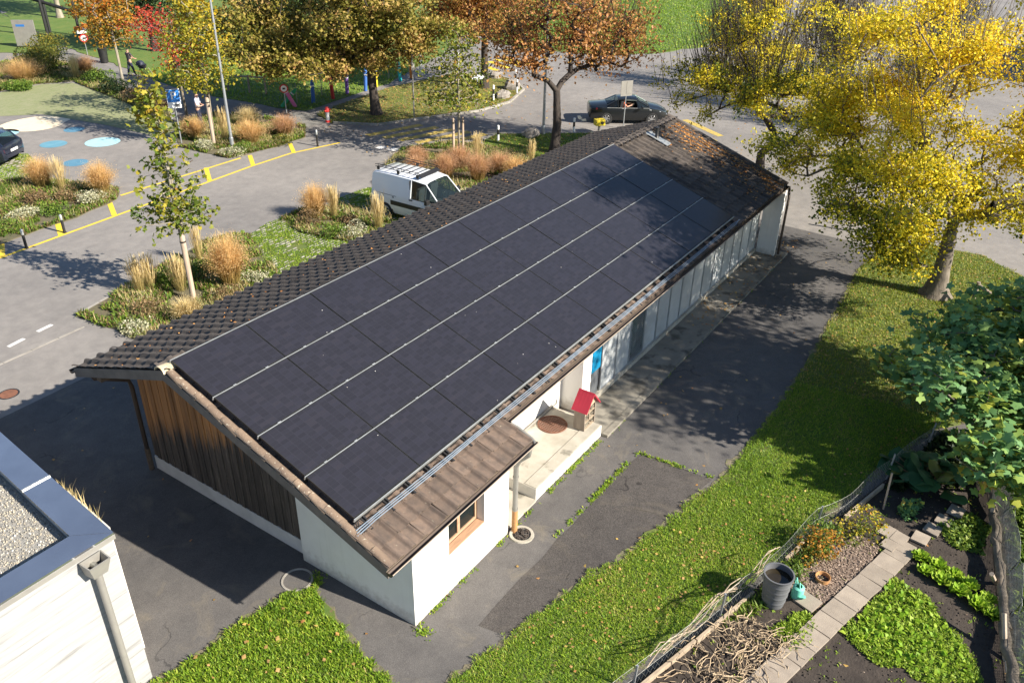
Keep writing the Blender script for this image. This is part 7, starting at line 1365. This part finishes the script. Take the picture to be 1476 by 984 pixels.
make_tree('golden_tree', 'large golden yellow tree on the lawn at right', (20.55, -7.4, 0.03), (20.7, -7.3, 2.3), 0.30, [(19.4, -6.3, 3.2, 3.2, 2.8, 1.6), (17.8, -5.6, 3.0, 1.7, 1.6, 1.1), (21.0, -6.6, 5.4, 4.2, 4.0, 2.0), (22.6, -4.2, 5.2, 3.0, 2.8, 1.8), (20.3, -3.2, 3.9, 2.8, 2.0, 1.4), (18.9, -4.2, 3.4, 2.0, 1.6, 1.2), (23.2, -2.4, 3.6, 2.2, 1.8, 1.1), (21.2, -9.6, 4.4, 3.4, 2.4, 2.0), (23.0, -6.2, 7.6, 4.0, 3.8, 1.8), (24.6, -4.4, 7.2, 3.0, 2.8, 1.6), (18.8, -9.8, 8.6, 2.4, 1.8, 1.8)]+[(17.0, -9.8, 9.9, 2.8, 1.8, 1.8)]*5+[(20.0, -9.8, 9.4, 2.4, 1.6, 1.6)], 2000, 54, 0.108, 'leaf_golden', 'bark_grey', 0.24, 210, lambda C, r: np.minimum(0.17+0.10*(C[:, 2]-1.2), 0.68)+0.20*vnoise(C, 0.8, 11), shoots=500, shoot_len=(1.0, 2.4), shoot_z=5.0, flare=1.9, shell=0.5, expo=0.43, clumps=(150, 1.0))
make_tree('fig_tree', 'fig tree with big lobed blue green leaves over the garden', (11.7, -9.9, 0.02), (11.7, -9.85, 1.1), 0.10, [(11.4, -9.3, 2.0, 2.2, 1.9, 1.0), (13.0, -9.5, 2.3, 2.2, 1.8, 1.0), (11.6, -10.8, 2.2, 2.2, 1.8, 1.0), (13.6, -10.6, 2.6, 2.0, 1.6, 1.0), (9.6, -10.6, 1.5, 1.0, 1.0, 0.6)], 620, 14, 0.23, 'leaf_fig', 'bark_grey', 0.20, 211, lambda C, r: 0.44+0.24*vnoise(C, 1.1, 2), lobed=True, up=1.0, shell=0.5, clumps=(70, 0.75))
make_tree('garden_tree', 'tree standing outside the right edge of the picture', (14.0, -16.0, 0.0), (14.0, -15.9, 3.6), 0.28, [(14.0, -15.8, 8.2, 4.0, 3.0, 1.3), (14.4, -15.7, 9.8, 4.0, 2.8, 1.6), (15.0, -15.6, 10.8, 3.4, 2.4, 1.0)], 520, 34, 0.19, 'leaf_golden', 'bark_grey', 0.40, 212, lambda C, r: 0.5+0*C[:, 2])
for i, (x, y, m_, l_, s_) in enumerate(((29.5, 47.5, 'leaf_dark', 'dark evergreen tree beside the orange maple', 0.75), (34.0, 40.0, 'leaf_dark', 'dark green park tree left behind the oak', 0.7), (40.0, 35.5, 'leaf_oak', 'olive park tree behind the oak crown', 0.75), (33.3, 66.2, 'leaf_oak', 'park tree with pale trunk behind the play frame', 1.2), (35.2, 65.4, 'leaf_oak', 'second park tree trunk right of the play frame', 1.2), (49.0, 33.0, 'leaf_oak', 'olive tree behind the brown oak', 1.0))):
    make_tree('park_tree', l_, (x, y, 0.0), (x, y, 3.0*s_), 0.24, [(x, y, 5.0*s_, 3.2*s_, 3.2*s_, 2.0*s_), (x+0.5, y, 7.0*s_, 2.6*s_, 2.6*s_, 1.6*s_)], 170, 26, 0.24, m_, 'bark_pale' if i in (3, 4) else 'bark_dark', 0.5, 220+i, lambda C, r: 0.45+0*C[:, 2], group='park trees in the background')
for i, (x, y, h, l_) in enumerate(((45.0, 9.5, 5.2, 'bare twiggy tree before the far lawn, left of the group'), (43.0, 2.5, 5.6, 'bare twiggy tree behind the blue sign'), (50.0, 5.0, 6.0, 'bare twiggy tree farthest back beyond the roof end'), (41.0, -2.5, 5.6, 'thin leaved yellow tree between the roof end tree and the golden tree'), (55.0, -1.0, 6.0, 'bare twiggy tree in front of the apartment block'))):
    make_tree('twiggy_tree', l_, (x, y, 0.0), (x, y, 1.3), 0.16, [(x, y, h*0.55, 2.6, 2.6, h*0.28), (x, y, h*0.8, 2.4, 2.4, h*0.2)], 170, 9 if i != 3 else 20, 0.15, 'leaf_golden', 'bark_dark', 0.3, 240+i, lambda C, r: 0.45+0.2*vnoise(C, 0.8, 2), group='twiggy trees beyond the roof end', shoots=520, shoot_len=(1.0, 3.0), shoot_z=1.5, shell=0.7)
# ---------------------------------------------------------------- building behind the golden tree
pm('facade_pink', (0.36, 0.31, 0.29), (0.31, 0.27, 0.25), 1.0, 0.85); pm('pane_far', (0.10, 0.14, 0.17), (0.07, 0.10, 0.13), 0.6, 0.12)
fb_ = thing('apartment_block', 'pinkish grey apartment block behind the golden tree', 'building', (68, -12, 0)); b = MB(); b.box(-6, 8, -16, 4.0, 0, 6.4); b.build('wall', 'facade_pink', fb_); b = MB(); b.box(-6.4, 8.4, -16.4, 4.4, 6.4, 6.7); b.build('roof', 'zinc_grey', fb_)
for fl_ in range(2):
    for i in range(5):
        y = -15+i*3.8; z = 1.0+fl_*3.2; b = MB(); b.box(-6.06, -6.0, y, y+2.2, z, z+1.7); w_ = b.build('window', 'zinc_grey', fb_); b = MB(); b.box(-6.075, -6.062, y+0.08, y+1.06, z+0.08, z+1.62); b.box(-6.075, -6.062, y+1.14, y+2.12, z+0.08, z+1.62); b.build('pane', 'pane_far', w_); b = MB(); b.box(-6.15, -6.0, y-0.05, y+2.25, z-0.08, z-0.01); b.build('sill', 'concrete_white', w_)
